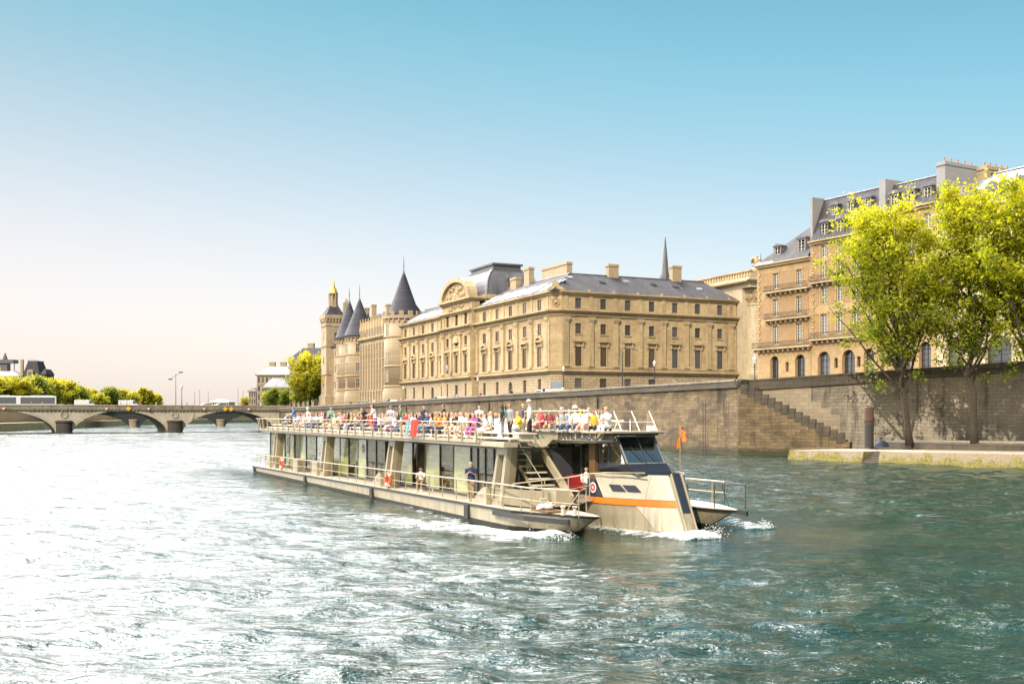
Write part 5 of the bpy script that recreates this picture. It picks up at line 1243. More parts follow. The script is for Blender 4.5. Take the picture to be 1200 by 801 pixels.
def far_tree(label, px, Y, ytop, v, wide=1.0, zb=6.2, group='trees on the far banks'):
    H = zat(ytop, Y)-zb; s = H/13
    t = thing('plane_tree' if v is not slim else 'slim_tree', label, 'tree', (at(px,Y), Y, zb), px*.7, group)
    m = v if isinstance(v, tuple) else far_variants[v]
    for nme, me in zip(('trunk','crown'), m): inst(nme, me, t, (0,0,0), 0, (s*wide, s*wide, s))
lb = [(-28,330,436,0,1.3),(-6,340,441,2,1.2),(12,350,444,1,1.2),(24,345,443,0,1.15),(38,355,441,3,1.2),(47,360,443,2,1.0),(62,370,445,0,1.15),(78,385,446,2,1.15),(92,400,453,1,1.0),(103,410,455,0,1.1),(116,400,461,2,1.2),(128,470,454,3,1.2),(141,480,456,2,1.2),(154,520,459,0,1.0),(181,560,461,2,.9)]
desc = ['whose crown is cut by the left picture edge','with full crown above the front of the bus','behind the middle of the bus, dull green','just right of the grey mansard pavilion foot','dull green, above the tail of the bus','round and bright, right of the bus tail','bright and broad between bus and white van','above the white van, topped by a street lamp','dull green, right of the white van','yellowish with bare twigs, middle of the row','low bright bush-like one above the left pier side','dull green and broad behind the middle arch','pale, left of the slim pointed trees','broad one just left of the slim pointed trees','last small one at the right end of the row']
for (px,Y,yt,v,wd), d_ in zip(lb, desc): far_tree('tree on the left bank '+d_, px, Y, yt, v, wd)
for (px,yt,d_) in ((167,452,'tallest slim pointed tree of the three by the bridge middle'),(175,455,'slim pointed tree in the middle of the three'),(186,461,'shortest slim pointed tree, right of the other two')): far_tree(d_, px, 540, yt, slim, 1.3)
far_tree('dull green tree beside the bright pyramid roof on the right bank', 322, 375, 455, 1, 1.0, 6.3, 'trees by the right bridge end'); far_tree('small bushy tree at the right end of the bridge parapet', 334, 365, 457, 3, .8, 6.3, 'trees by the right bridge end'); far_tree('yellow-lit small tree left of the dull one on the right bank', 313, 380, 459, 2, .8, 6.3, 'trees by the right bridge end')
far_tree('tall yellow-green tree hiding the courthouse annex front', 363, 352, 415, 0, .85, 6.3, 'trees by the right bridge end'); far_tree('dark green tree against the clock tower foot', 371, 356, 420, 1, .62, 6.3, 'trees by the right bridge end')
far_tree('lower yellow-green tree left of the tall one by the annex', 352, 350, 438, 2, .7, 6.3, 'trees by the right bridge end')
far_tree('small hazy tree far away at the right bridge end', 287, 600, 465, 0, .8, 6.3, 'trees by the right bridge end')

# ------------------------------------------------------------------ street lamps, signs, vehicles
def lamp_meshes():
    a = MB(); a.lathe((0,0,0), [(.22,0),(.2,.25),(.1,.5),(.075,1.2),(.055,3.0),(.05,3.9),(.1,3.95),(.05,4.05)], 10)
    a.tube([(-.22,0,3.7),(.22,0,3.7)], .025, 6)
    b = MB(); b.lathe((0,0,4.05), [(.13,0),(.24,.45),(.25,.5),(.12,.62),(.05,.8),(.01,.95)], 6); return a.mesh('post', M['iron']), b.mesh('lantern', M['sash'])
LM = lamp_meshes()
for px, Y, sc_, lab in ((473,252,1.0,'lantern street lamp before the round tower with battlements'),(560,205,1.0,'lantern street lamp under the courthouse pavilion'),(660.5,182,1.15,'lantern street lamp beside the blue sign at the courthouse corner'),(767,168,1.15,'slim lantern lamp before the third bay of the courthouse side'),(884.5,150,1.35,'lantern street lamp between the giant column and the brick house'),(213,285,1.3,'lamp on the bridge above the second pier')):
    g = zat(0, Y); t = [t for t in np.linspace(0,1,400) if abs(CX+FPX*wall_pt(t)[0]/wall_pt(t)[1]-px) < 3]
    zg = wall_pt(t[0])[2]-1 if t and px > 330 else 6.5
    lp = thing('street_lamp', lab, 'street lamp', (at(px,Y), Y, zg), 0, 'lantern lamps along the quay'); inst('post', LM[0], lp, scale=(sc_,)*3); inst('lantern', LM[1], lp, scale=(sc_,)*3)
lp = thing('street_lamp', 'tall modern lamp post with arm reaching right over the quay', 'street lamp', (at(729.5,166), 166, 7.4))
mb = MB(); mb.tube([(0,0,0),(0,0,6.6),(.1,0,7.2),(.5,0,7.5),(1.7,0,7.6)], [.1,.07,.06,.05,.05], 8); mb.build('post', M['iron'], lp); mb = MB(); mb.loft([[(1.4,-.15,7.5),(1.4,.15,7.5),(1.4,.1,7.7),(1.4,-.1,7.7)],[(2.3,-.12,7.35),(2.3,.12,7.35),(2.3,.08,7.5),(2.3,-.08,7.5)]]); mb.build('lamp_head', M['lead'], lp)
lp = thing('street_lamp', 'tall twin-armed lamp post standing on the bridge right of its middle', 'street lamp', (at(206,292), 292, 6.5))
mb = MB(); mb.tube([(0,0,0),(0,0,9.5)], [.12,.06], 8); mb.tube([(-1.6,0,8.0),(0,0,9.0),(1.3,0,9.9)], .05, 6); mb.build('post', M['lead'], lp)
mb = MB(); mb.box(-2.0,-1.0,-.2,.2,7.8,8.1); mb.box(.9,1.9,-.2,.2,9.7,10.0); mb.build('lamp_head', M['iron'], lp)
for i, (px, hh) in enumerate(((228,4.2),(234,5.0),(244,4.6),(279,5.2),(285,4.6))):
    lp = thing('flag_pole', ['thin pale mast on the bridge, leftmost of five','thin pale mast on the bridge, second from left','thin pale mast on the bridge, middle one','thin pale mast on the bridge, fourth from left','thin pale mast on the bridge, nearest its right end'][i], 'mast', (at(px,296), 296, 6.5), 0, 'thin masts on the bridge')
    mb = MB(); mb.tube([(0,0,0),(0,0,hh)], [.07,.04], 6); mb.lathe((0,0,hh), [(.1,0),(.12,.12),(0,.22)], 6); mb.build('mast', M['lead'], lp)
sg = thing('information_sign', 'blue and white sign panel on a post at the courthouse corner', 'sign', (at(652,178), 178, 7.3), R(10))
mb = MB(); mb.tube([(-.9,0,0),(-.9,0,3.0)], .05, 6); mb.tube([(.9,0,0),(.9,0,3.0)], .05, 6); mb.build('post', M['iron'], sg)
mb = MB(); mb.box(-1,1,-.04,.04,2.0,3.0); mb.build('panel', plain('sign_blue_grey', (.25,.31,.38), .5), sg); mb = MB(); mb.box(-1,1,-.04,.04,.9,1.8); mb.build('panel', plain('sign_white', (.7,.7,.68), .5), sg)

PAINT = {n: plain('paint_'+n, c, .3, 0, .04, 2, .6) for n, c in {'white':(.72,.72,.70),'black':(.02,.02,.022),'silver':(.40,.41,.42),'red':(.35,.03,.025),'blue':(.03,.06,.16)}.items()}
M['tyre'] = plain('tyre_rubber', (.02,.02,.02), .9); M['hub'] = plain('wheel_metal', (.4,.4,.4), .4, .6); M['vglass'] = glassdark('vehicle_glass', (.015,.018,.02), .05)
def wheel(par, x, y, r):
    mb = MB(); mb.lathe((0,0,-.11), [(r*.6,0),(r,.02),(r,.2),(r*.6,.22)], 18); o = mb.build('wheel', M['tyre'], par); o.location = (x,y,r); o.rotation_euler = (PI/2,0,0)
    mb = MB(); mb.lathe((0,0,-.115), [(0,0),(r*.58,0),(r*.58,.23),(0,.23)], 12); mb.build('rim', M['hub'], o)
def vehicle(name, label, cat, loc, rz, L, H, prof, glassr, color, W=1.8, group=None):
    v = thing(name, label, cat, loc, rz, group)
    mb = MB(); mb.loft([[(x, yy*W/2, z) for x, z in prof] for yy in (-1,-.96,.96,1)]); b = mb.build('body', PAINT[color], v, False, .05)
    for (x0,x1,x2,x3,z0,z1) in glassr:
        mb = MB(); mb.prism([(x0,-W/2-.012,z0),(x1,-W/2-.012,z0),(x2,-W/2-.012,z1),(x3,-W/2-.012,z1)], (0,W+.024,0)); mb.build('side_window', M['vglass'], v)
    for x in (-L*.32, L*.32):
        for y in (-W/2+.1, W/2-.1): wheel(v, x, y, .34 if L < 7 else .48)
    for y in (-W/2+.3, W/2-.3):
        mb = MB(); mb.box(L/2-.05,L/2+.02,y-.18,y+.18,.62,.8); mb.build('headlight', M['sash'], v); mb = MB(); mb.box(-L/2-.02,-L/2+.05,y-.15,y+.15,.7,.95); mb.build('tail_light', PAINT['red'], v)
    return v
carp = [(-2.1,.3),(2.1,.3),(2.15,.7),(1.9,.85),(1.05,.98),(.45,1.42),(-1.0,1.46),(-1.85,1.05),(-2.12,.95)]
carg = [(-1.6,.95,.42,-1.0,.98,1.38)]
vanp = [(-2.5,.35),(2.5,.35),(2.55,.9),(2.1,1.15),(1.5,2.0),(1.2,2.15),(-2.5,2.15)]
vang = [(1.0,1.95,1.45,1.0,1.25,1.95)]
busp = [(-9,.35),(9,.35),(9,1.2),(8.9,2.9),(8.6,3.1),(-8.8,3.1),(-9,2.9)]
busg = [(-8.7,-.5,-.5,-8.7,1.05,2.75),(.5,8.9,8.8,.5,1.05,2.75)]
p = brp(66.5, 5.5); v = vehicle('articulated_bus', 'long white city bus with dark window band crossing the bridge', 'bus', p, BRA+PI, 18, 3.1, busp, busg, 'white', 2.5)
mb = MB(); mb.box(-.4,.4,-1.2,1.2,.4,3.0); mb.build('bellows', M['tyre'], v); mb = MB(); mb.box(-8,-3,-1,1,3.1,3.3); mb.box(2,6,-1,1,3.1,3.3); mb.build('roof_unit', PAINT['silver'], v)
p = brp(-.0+52.5-2, 5.5); vehicle('delivery_van', 'white delivery van on the bridge right of the bus', 'van', brp(50.5,5.5), BRA, 5, 2.15, vanp, vang, 'white')
vehicle('delivery_van', 'white delivery van on the bridge above the middle arch', 'van', brp(39.5,5.5), BRA, 5, 2.15, vanp, vang, 'white')
vehicle('parked_car', 'silver car on the bridge near the right pier', 'car', brp(14.5,5.5), BRA, 4.2, 1.46, carp, carg, 'silver')
vehicle('parked_car', 'white car on the bridge between masts', 'car', brp(18.5,5.5), BRA, 4.2, 1.46, carp, carg, 'white')
for t, off, c, lab in ((.26,3.0,'white','white car roof showing above the parapet near the courthouse corner'),(.47,3.2,'silver','silver car behind the parapet under the courthouse pavilion'),(.60,3.0,'white','white car behind the parapet left of the courthouse pavilion'),(.69,3.0,'black','black car behind the parapet by the battlemented tower')):
    x, y, z = wall_pt(t); vehicle('parked_car', lab, 'car', (x+inl.x*off, y+inl.y*off, z-1.0+.02), PA, 4.2, 1.46, carp, carg, c, 1.8, 'cars parked along the quay')
for i, (s, lab) in enumerate(((11.2,'left of a pair of yellow works lamps hung on the bridge parapet'),(14.0,'right of a pair of yellow works lamps hung on the bridge parapet'))):
    pass
M['yellow'] = plain('signal_yellow', (.80,.42,.02), .5); M['redp'] = plain('signal_red', (.55,.05,.04), .5); M['whitep'] = plain('signal_white', (.75,.75,.73), .5)
def bridge_sign(s, kind, lab):
    p = brp(s, -.75, 6.35); g = thing('navigation_sign', lab, 'sign', p, BRA)
    mb = MB(); mb.box(-.05,.05,-.02,.25,-.3,.3); mb.build('bracket', M['iron'], g)
    if kind == 'y': mb = MB(); mb.prism([(0,0,-.65),(.65,0,0),(0,0,.65),(-.65,0,0)], (0,-.06,0)); mb.build('diamond', M['yellow'], g)
    else:
        mb = MB(); mb.box(-.32,.32,-.06,0,-.4,.4); mb.build('panel', M['redp'], g); mb = MB(); mb.box(-.32,.32,-.075,-.06,-.17,.17); mb.build('white_bar', M['whitep'], g)
for s, kd, lab in ((13.5,'y','right one of the paired yellow diamond signs on the bridge'),(15.1,'y','left one of the paired yellow diamond signs on the bridge'),(40.3,'y','single yellow diamond sign above the middle arch'),(8.7,'r','small red and white board near the right bridge end'),(20.8,'r','small red and white board right of the second pier'),(35.2,'r','red and white board at the right side of the middle arch'),(45.7,'r','red and white board at the left side of the middle arch'),(70,'r','red and white board at the far left end of the bridge')): bridge_sign(s, kd, lab)
# ------------------------------------------------------------------ tour boat (local x toward the bow, y to the far side)
def UO(px, v):       # position along the boat of a photo column, on the line y = v
    a = (px-CX)/FPX
    return (a*(BO.y+v*BL.y)-BO.x-v*BL.x)/(BF.x-a*BF.y)
def hull_paint(name, c):
    k = NM(name); k.rough(.42); k.b.inputs['Coat Weight'].default_value = .12; P = k.obj(); s = k.n('SeparateXYZ'); k.l(P, s.inputs[0])
    n = k.noise(P, .8, 5, .65); st = k.noise(k.mapping(P, 3.2, 3.2, .22), 1.0, 5, .7); sp = k.noise(P, 14, 4, .7)
    col_ = k.mixc(k.rng(n, .3, .7), tuple(x*.88 for x in c), tuple(x*1.1 for x in c))
    low = k.rng(s.outputs['Z'], 1.3, .1)
    grime = k.math('MULTIPLY', k.rng(st, .48, .72), k.math('ADD', k.math('MULTIPLY', low, .6), .22))
    col_ = k.mixc(grime, col_, (.13,.095,.05)); col_ = k.mixc(k.math('MULTIPLY', k.rng(sp, .66, .74), .35), col_, (.16,.10,.05))
    seam = k.math('SINE', k.math('MULTIPLY', s.outputs['X'], 2*PI/2.4)); sm = k.rng(seam, .9985, 1.0)
    col_ = k.mixc(k.math('MULTIPLY', sm, .5), col_, (.12,.10,.07)); k.setc(col_)
    k.l(k.rng(n, .3, .7, .32, .55), k.b.inputs['Roughness']); k.bump(k.math('ADD', n, k.math('MULTIPLY', sm, -.6)), .25, .03); return k.m
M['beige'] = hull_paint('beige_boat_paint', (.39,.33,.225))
M['beige_dark'] = plain('dark_beige_paint', (.28,.235,.155), .5, 0, .1, 1)  # darker beige for pillar bodies, front fairing and outer stringer
M['rubber'] = plain('black_rubber', (.025,.024,.022), .7)
M['antifoul'] = plain('dark_antifouling', (.035,.032,.022), .6, 0, .3, 1)
M['deck'] = plain('deck_boards', (.28,.235,.18), .8, 0, .2, 3)
M['deck_pale'] = plain('sun_bleached_deck', (.42,.35,.26), .8, 0, .15, 2)
M['rail'] = plain('champagne_rail_metal', (.42,.35,.24), .4, .3, .05)
M['cream'] = hull_paint('cream_bow_paint', (.52,.46,.355))
M['orange'] = plain('orange_stripe', (.78,.17,.008), .4)
M['navy'] = plain('navy_panel', (.028,.033,.05), .35, 0, .1, 2, .3)
M['charcoal'] = plain('charcoal_panel', (.06,.06,.065), .4)
M['amber'] = plain('amber_seat', (.80,.42,.05), .6)
M['redseat'] = plain('red_upholstery', (.33,.02,.025), .6)
M['brown'] = plain('brown_column', (.16,.085,.03), .5)
M['white'] = plain('white_plastic', (.72,.71,.68), .5)
M['tread'] = plain('pale_tread', (.60,.53,.42), .6)
M['ceiling'] = plain('cabin_ceiling', (.30,.28,.25), .7)
def glass_clear(name, tint, refl=.18):
    k = NM(name); tr = k.n('BsdfTransparent'); tr.inputs[0].default_value = (*tint,1); gl = k.n('BsdfGlossy'); gl.inputs['Roughness'].default_value = .03
    fr = k.n('Fresnel'); fr.inputs[0].default_value = 1.5; f = k.math('ADD', k.math('MULTIPLY', fr.outputs[0], .3 if refl < .1 else 1.0), refl*.5)
    m = k.n('MixShader'); k.l(f, m.inputs[0]); k.l(tr.outputs[0], m.inputs[1]); k.l(gl.outputs[0], m.inputs[2]); k.l(m.outputs[0], k.o.inputs[0]); return k.m
M['cglass'] = glass_clear('smoked_cabin_glass', (.66,.66,.56), .02)
M['fglass'] = glass_clear('dark_far_glass', (.42,.44,.38), .02)
M['wglass'] = glass_clear('windscreen_glass', (.78,.86,.84), 1.1)
def lime_reflection():  # green reflection and see-through view painted as opaque lime panes
    k = NM('lime_reflection_paint'); k.rough(.35); s = k.n('SeparateXYZ'); k.l(k.obj(), s.inputs[0])
    wv = k.math('SINE', k.math('MULTIPLY', s.outputs['Z'], 24)); n = k.noise(k.mapping(k.obj(), .8, 1, 3.5), 1.3, 4)
    c = k.mixc(k.rng(n, .3, .7), (.26,.28,.09), (.46,.46,.20)); k.setc(k.mixc(k.math('MULTIPLY', k.rng(wv, .88, 1), .5), c, (.2,.2,.08))); k.b.inputs['Coat Weight'].default_value = .5; return k.m
M['lime_reflection'] = lime_reflection()

boat = thing('tour_boat', 'beige two-deck river tour boat with orange stripe on its bow, crowded upper deck', 'tour boat', tuple(BO), BROT)
def dz(u): return .86+.006*u
def outer_hull(vc, side):
    mb = MB(); dk_ = MB(); bl = MB(); af = MB()
    us = [-56.6,-55.6,-50,-40,-30,-20,-12,-8,-6,-4.6,-3.4,-2.6,-2.0,-1.7]
    def hw(u): return 1.15*(1 if u < -7 else max(.03, 1-((u+7)/5.35)**2*.96))*(.93 if u < -56 else 1)
    def sec(u, z0, z1, f0=1, f1=1, e=0):
        w_ = hw(u); r0 = 0 if u < -8 else (u+8)/6.3*1.9; 
        c = vc + (0 if u < -6 else side*-1*(u+6)*.11)
        q0 = u - r0*(1-(z0/dz(u)))*1.0; q1 = u - r0*(1-(z1/dz(u)))
        return [(q0, c-w_*f0-e, z0), (q0, c+w_*f0+e, z0), (q1, c+w_*f1+e, z1), (q1, c-w_*f1-e, z1)]
    mb.loft([sec(u, .16, dz(u)-.09, .97, 1) for u in us]); mb.build('side_hull', M['beige'], boat, False)
    af.loft([sec(u, -.5, .16, .80, .965) for u in us]); af.build('bottom_paint', M['antifoul'], boat)
    bl.loft([sec(u, dz(u)-.09, dz(u), 1, 1, .06) for u in us]); bl.build('rubbing_strake', M['rubber'], boat)
    dk_.loft([sec(u, dz(u)+.002, dz(u)+.03, 1, 1, .0) for u in us]); dk_.build('side_deck', M['deck_pale'], boat)
    sgn = -1 if vc < 0 else 1
    for px in (296.5+2, 358, 436, 548):
        u = UO(px, -4.9); f = MB(); y0 = vc+sgn*1.12; f.box(u-.22,u+.22, min(y0,y0+sgn*.13), max(y0,y0+sgn*.13), .1, dz(u)-.05); f.build('fender', M['rubber'], boat)
outer_hull(-3.75, -1); outer_hull(3.75, 1)
# long black sponson under the near tip
for sgn in (-1, 1):
    mb = MB(); mb.loft([[(u, sgn*(4.95-max(0,u+4.5)*.32)+e*.1*sgn, z) for e, z in ((0,dz(u)-.32),(1,dz(u)-.3),(1,dz(u)-.1),(0,dz(u)-.1))] for u in (-7.6,-6,-4.6,-3.2,-2.2)]); mb.build('bow_fender', M['rubber'], boat)
# bridging deck and tunnel underside
mb = MB(); mb.loft([[(u,-2.7,.5),(u,2.7,.5),(u,2.7,dz(u)+.02),(u,-2.7,dz(u)+.02)] for u in (-56,-30,-9.2,-7.4)]); mb.build('main_deck', M['deck'], boat)
mb = MB(); mb.poly([(-9.6,-3.2,1.06),(-6.2,-3.2,1.06),(-4.3,-2.0,1.38),(-4.3,2.0,1.38),(-6.2,3.2,1.06),(-9.6,3.2,1.06)]); mb.poly([(-6.2,-3.2,1.06),(-4.3,-2.0,1.38),(-4.3,-2.0,1.24),(-6.2,-3.2,.90)]); mb.poly([(-9.6,-3.2,1.06),(-6.2,-3.2,1.06),(-6.2,-3.2,.8),(-9.6,-3.2,.8)]); mb.build('fore_deck', M['deck'], boat)
# centre hull
def stem(z): return -.02-.5*z if z > 0 else 0
def S(t, z, e=0, side=-1):
    te = max(0, min(1.0, t)); w_ = 1.95 - 1.67*te**1.9; fz = .80+.2*min(1, max(0, (z+.3)/1.5)); w_ = w_*(fz if t < .98 else 1)
    u = -4.7 + (stem(z)-.08+4.7)*t; return (u+e*.35, side*(w_+e), z)
ts = [i/10 for i in range(11)]; zs = [-.6, -.1, .3, .8, 1.2, 1.42]
mb = MB(); rings = []
for z in zs: rings.append([( -12, -1.95*(.8+.2*min(1,max(0,(z+.3)/1.5))), z)] + [S(t, z) for t in ts] + [S(t, z, 0, 1) for t in reversed(ts)] + [(-12, 1.95*(.8+.2*min(1,max(0,(z+.3)/1.5))), z)])
mb.loft(rings); mb.build('centre_hull', M['beige'], boat)
def patch(name, t0, t1, t2, t3, z0, z1, mat, e=.012, both=True, n=8, parent=None, thick=.03):
    """plate on the hull side: bottom edge t0..t1 at z0, top edge t3..t2 at z1"""
    for sd_ in ((-1,1) if both else (-1,)):
        mb = MB(); A = []; 
        for k in range(n+1):
            q = k/n; A.append([S(t0+(t1-t0)*q, z0, e, sd_), S(t3+(t2-t3)*q, z1, e, sd_), S(t3+(t2-t3)*q, z1, e+thick, sd_), S(t0+(t1-t0)*q, z0, e+thick, sd_)])
        mb.loft(A); o = mb.build(name, mat, parent or boat)
    return o
patch('orange_band', 0, 1.0, 1.0, 0, 1.18, 1.42, M['orange'], .02)
patch('bulwark', .26, 1.0, 1.0, .12, 1.44, 2.40, M['cream'], .0, True, 8, None, .05)
patch('emblem_panel', -.02, .25, .115, -.02, 1.46, 2.15, M['navy'], .01)
patch('bow_plate', .76, 1.0, 1.0, .64, .22, 1.16, M['cream'], .02)
patch('porthole', .40, .56, .50, .36, 1.72, 1.98, M['navy'], .06); patch('porthole', .585, .72, .67, .53, 1.72, 1.98, M['navy'], .06)
patch('waterline_band', 0, .92, .92, 0, -.05, .14, M['antifoul'], .015).name = 'boot_stripe'  # dark antifouling paint along the waterline
# stem face with rolled netting
mb = MB(); mb.loft([[(stem(z)-.10, -.33, z), (stem(z)-.02,-.3,z), (stem(z)-.02,.3,z), (stem(z)-.10,.33,z)] for z in (.05,.8,1.5,2.35)]); mb.build('stem_face', M['beige'], boat)
mb = MB(); mb.loft([[(stem(z)+.0, -.20, z), (stem(z)+.05,-.16,z), (stem(z)+.05,.16,z), (stem(z)+.0,.20,z)] for z in (1.0,1.6,2.35,2.5)]); mb.build('stem_net', M['navy'], boat)
for sd_ in (-1,1):
    mb = MB(); mb.tube([(stem(.25)+.04, sd_*.24, .25), (stem(2.45)+.04, sd_*.24, 2.45)], .045, 8); mb.build('stem_bar', M['rail'], boat)
mb = MB(); mb.loft([[S(t,1.43)[:2]+(1.43,), S(t,1.43,0,1)[:2]+(1.43,)] for t in ts], False, False); mb.build('bow_deck', M['deck'], boat)
# round red emblem with white ring
def emblem(u, v, z, r, par, nrm=(-.25,-1,0), c1=None):
    n = Vector(nrm).normalized(); c = Vector((u,v,z)); a = n.cross(Vector((0,0,1))).normalized(); b = Vector((0,0,1))
    def disc(name, r0, r1, e, mat, N=24):
        mb = MB(); P = [[c+n*e+(a*math.cos(2*PI*k/N)+b*math.sin(2*PI*k/N))*q for k in range(N)] for q in (r0, r1)]
        P2 = [[p - n*.01 for p in P[1]]]
        mb.loft([P[0],P[1],P2[0]], False); return mb.build(name, mat, par)
    disc('emblem_ring', r*.72, r, .012, M['white']); disc('emblem_disc', .001, r*.70, .016, c1 or M['redp']); disc('emblem_centre', .001, r*.25, .022, M['white'])
p0 = S(.10, 1.8, .05); emblem(p0[0], p0[1], 1.80, .22, boat, (.12,-1,0))

# upper deck slab
EV = 4.9
mb = MB(); mb.loft([[(-52.5,-EV,3.42),(-52.5,EV,3.42),(-53.5,EV,3.62),(-53.5,-EV,3.62)],[(-9.4,-EV,3.42),(-13.0,EV,3.42),(-13.0,EV,3.62),(-9.4,-EV,3.62)]]); mb.build('upper_deck', M['beige'], boat)
for sgn in (-1,1):
    if sgn < 0: mb = MB(); mb.box(-9.395,-6.75,-EV,-4.25,3.42,3.62); mb.build('deck_wing', M['beige'], boat)
mb = MB(); mb.prism([(-53,-4.8,3.63),(-9.4,-4.8,3.63),(-13,4.8,3.63),(-53,4.8,3.63)], (0,0,.03)); mb.build('upper_floor', M['deck_pale'], boat)
mb = MB(); mb.prism([(-52.4,-4.2,3.36),(-9.4,-4.2,3.36),(-13.2,4.2,3.36),(-52.4,4.2,3.36)], (0,0,.05)); mb.build('ceiling', M['ceiling'], boat)
mb = MB()
for sgn in (-1,1): mb.box(-53.3,-9.2 if sgn < 0 else -13.2,min(sgn*4.86,sgn*4.98),max(sgn*4.86,sgn*4.98),3.55,3.70)
mb.build('edge_beam', M['rail'], boat)
# front upper part: fascia carrying the name, roof and coaming
def fas(v0, v1):
    pts = [(-9.4,3.98),(-9.0,3.40),(-7.7,3.36),(-7.25,3.42),(-6.7,3.72),(-3.0,3.76),(-2.6,4.06),(-9.4,4.06)]
    mb = MB(); mb.prism([(u,v0,z) for u,z in pts], (0,v1-v0,0)); return mb.build('name_fascia', M['beige'], boat)
fas(-2.62,-2.5)
mb = MB(); mb.prism([(-9.4,-2.5,3.66),(-3.2,-2.5,3.66),(-3.2,.3,3.66),(-7.2,2.6,3.66),(-9.4,2.6,3.66)], (0,0,.08)); mb.build('fore_upper_floor', M['deck_pale'], boat)
mb = MB(); mb.prism([(-9.4,-2.75,4.062),(-2.75,-2.75,4.062),(-2.45,-2.2,4.062),(-2.45,.45,4.062),(-3.3,.45,4.062),(-3.3,-2.45,4.062),(-9.4,-2.45,4.062)], (0,0,.07)); mb.build('roof_lip', M['rail'], boat)
mb = MB(); mb.prism([(-3.25,-2.5,4.02),(-2.8,-2.5,4.02),(-2.6,-1.6,4.02),(-2.6,.35,4.02),(-3.25,.35,4.02)], (0,0,.04)); mb.build('roof_front', M['navy'], boat)
cu = bpy.data.curves.new('name_lettering', 'FONT'); cu.body = 'JEANNE MOREAU'; cu.size = .40; cu.extrude = .008; cu.align_x = 'LEFT'; cu.space_character = 1.06; cu.offset = .008
tmp = bpy.data.objects.new('tmp', cu); col.objects.link(tmp); bpy.context.view_layer.update()
me = bpy.data.meshes.new_from_object(tmp.evaluated_get(bpy.context.evaluated_depsgraph_get())); bpy.data.objects.remove(tmp)
wd_ = max(v.co.x for v in me.vertices)
me.materials.clear(); me.materials.append(M['iron'])
o = inst('name_lettering', me, boat, (-6.15,-2.635,3.785)); o.rotation_euler = (PI/2,0,0); o.scale = (3.25/wd_, 1, 1)
for i, u in enumerate((-8.75,-8.45,-8.15,-7.85,-7.55,-6.5,-6.3,-5.4,-5.1,-4.4,-4.1)):
    mb = MB(); mb.box(u-.09,u+.09,-2.785,-2.755,4.075,4.125); mb.build('roof_lamp' if i < 5 else 'vent_slot', M['white'] if i in (0,1,3) else M['charcoal'], boat)
mb = MB(); mb.box(-7.75,-7.45,-2.64,-2.62,3.78,3.90); mb.build('green_light', plain('green_lamp', (.08,.30,.15), .3), boat)
# glazing of the long saloon
GV = 3.4
def wall_panel(u0, u1, kind, sgn=-1):
    v = sgn*GV; z0 = dz((u0+u1)/2)+.03
    if kind == 'b': mb = MB(); mb.box(u0+.03,u1-.03,v-.02,v+.02,z0+.05,3.36); return mb.build('lime_reflection_panel', M['lime_reflection'], boat)
    mb = MB(); mb.box(u0+.03,u1-.03,v-.012,v+.012,z0+.02,3.36); return mb.build('glass_panel', M['cglass'] if sgn < 0 else M['fglass'], boat)
B_ = [(317,328,'g'),(328,334,'b'),(334,340,'g'),(340,345.5,'b'),(345.5,352,'g'),(352,359,'b'),(359,371,'g'),(383,391,'g'),(391,399,'b'),(399,409,'b'),(409,420,'g'),(420,430,'b'),(430,441,'g'),(441,452,'g'),(470,484,'b'),(484,499,'g'),(499,516,'b'),(516,532,'g'),(532,552,'b'),(552,560,'g'),(560,569,'g'),(569,579,'g'),(579,590,'g')]
mull = MB(); us_seen = set()
for a, b, k_ in B_:
    u0, u1 = UO(a, -GV), UO(b, -GV); wall_panel(u0, u1, k_)
    for q in (u0, u1):
        if round(q,1) in us_seen: continue
        us_seen.add(round(q,1)); m_ = MB(); m_.box(q-.035,q+.035,-GV-.05,-GV+.05,.8,3.37); m_.build('mullion', M['charcoal'], boat)
u = -52.0
M['added_dark'] = plain('added_dark_backing', (.05,.042,.032), .6)
kk = 0
while u < -13:
    o = wall_panel(u, u+2.1, 'g', 1); u += 2.15; kk += 1
    if kk % 6: o.name = 'added_dark_panel'; o.data.materials[0] = M['added_dark']  # opaque panels added on the far side to keep the windows dark
for sgn in (-1,1):
    ue = -7.2 if sgn < 0 else -12
    mb = MB(); mb.box(-52.6,ue,sgn*GV-.07,sgn*GV+.07,3.22,3.36) ; mb.build('head_rail', M['charcoal'], boat)
    mb = MB(); mb.loft([[(u,sgn*GV-.06,dz(u)),(u,sgn*GV+.06,dz(u)),(u,sgn*GV+.06,dz(u)+.16),(u,sgn*GV-.06,dz(u)+.16)] for u in (-52.6,ue)]); mb.build('sill_rail', M['charcoal'], boat)
mb = MB(); mb.box(-38,-34,-1.4,1.4,.7,3.36); mb.build('service_core', M['amber'], boat); mb = MB(); mb.box(-16.6,-15.4,-1.2,1.2,.8,3.36); mb.build('service_core', M['brown'], boat)
mb = MB(); mb.box(-7.4,-7.3,-3.3,-.9,.9,3.36); mb.build('saloon_front', M['charcoal'], boat)
emblem(UO(426,-GV), -GV-.03, 2.65, .33, boat, (0,-1,0), M['terra'])
mb = MB(); u = UO(337,-GV); mb.box(u-.5,u+.5,-GV+.10,-GV+.13,1.7,3.0); mb.build('poster', M['orange'], boat); mb = MB(); mb.box(u-.5,u+.5,-GV+.07,-GV+.10,2.2,2.7); mb.build('poster_band', PAINT['blue'], boat)
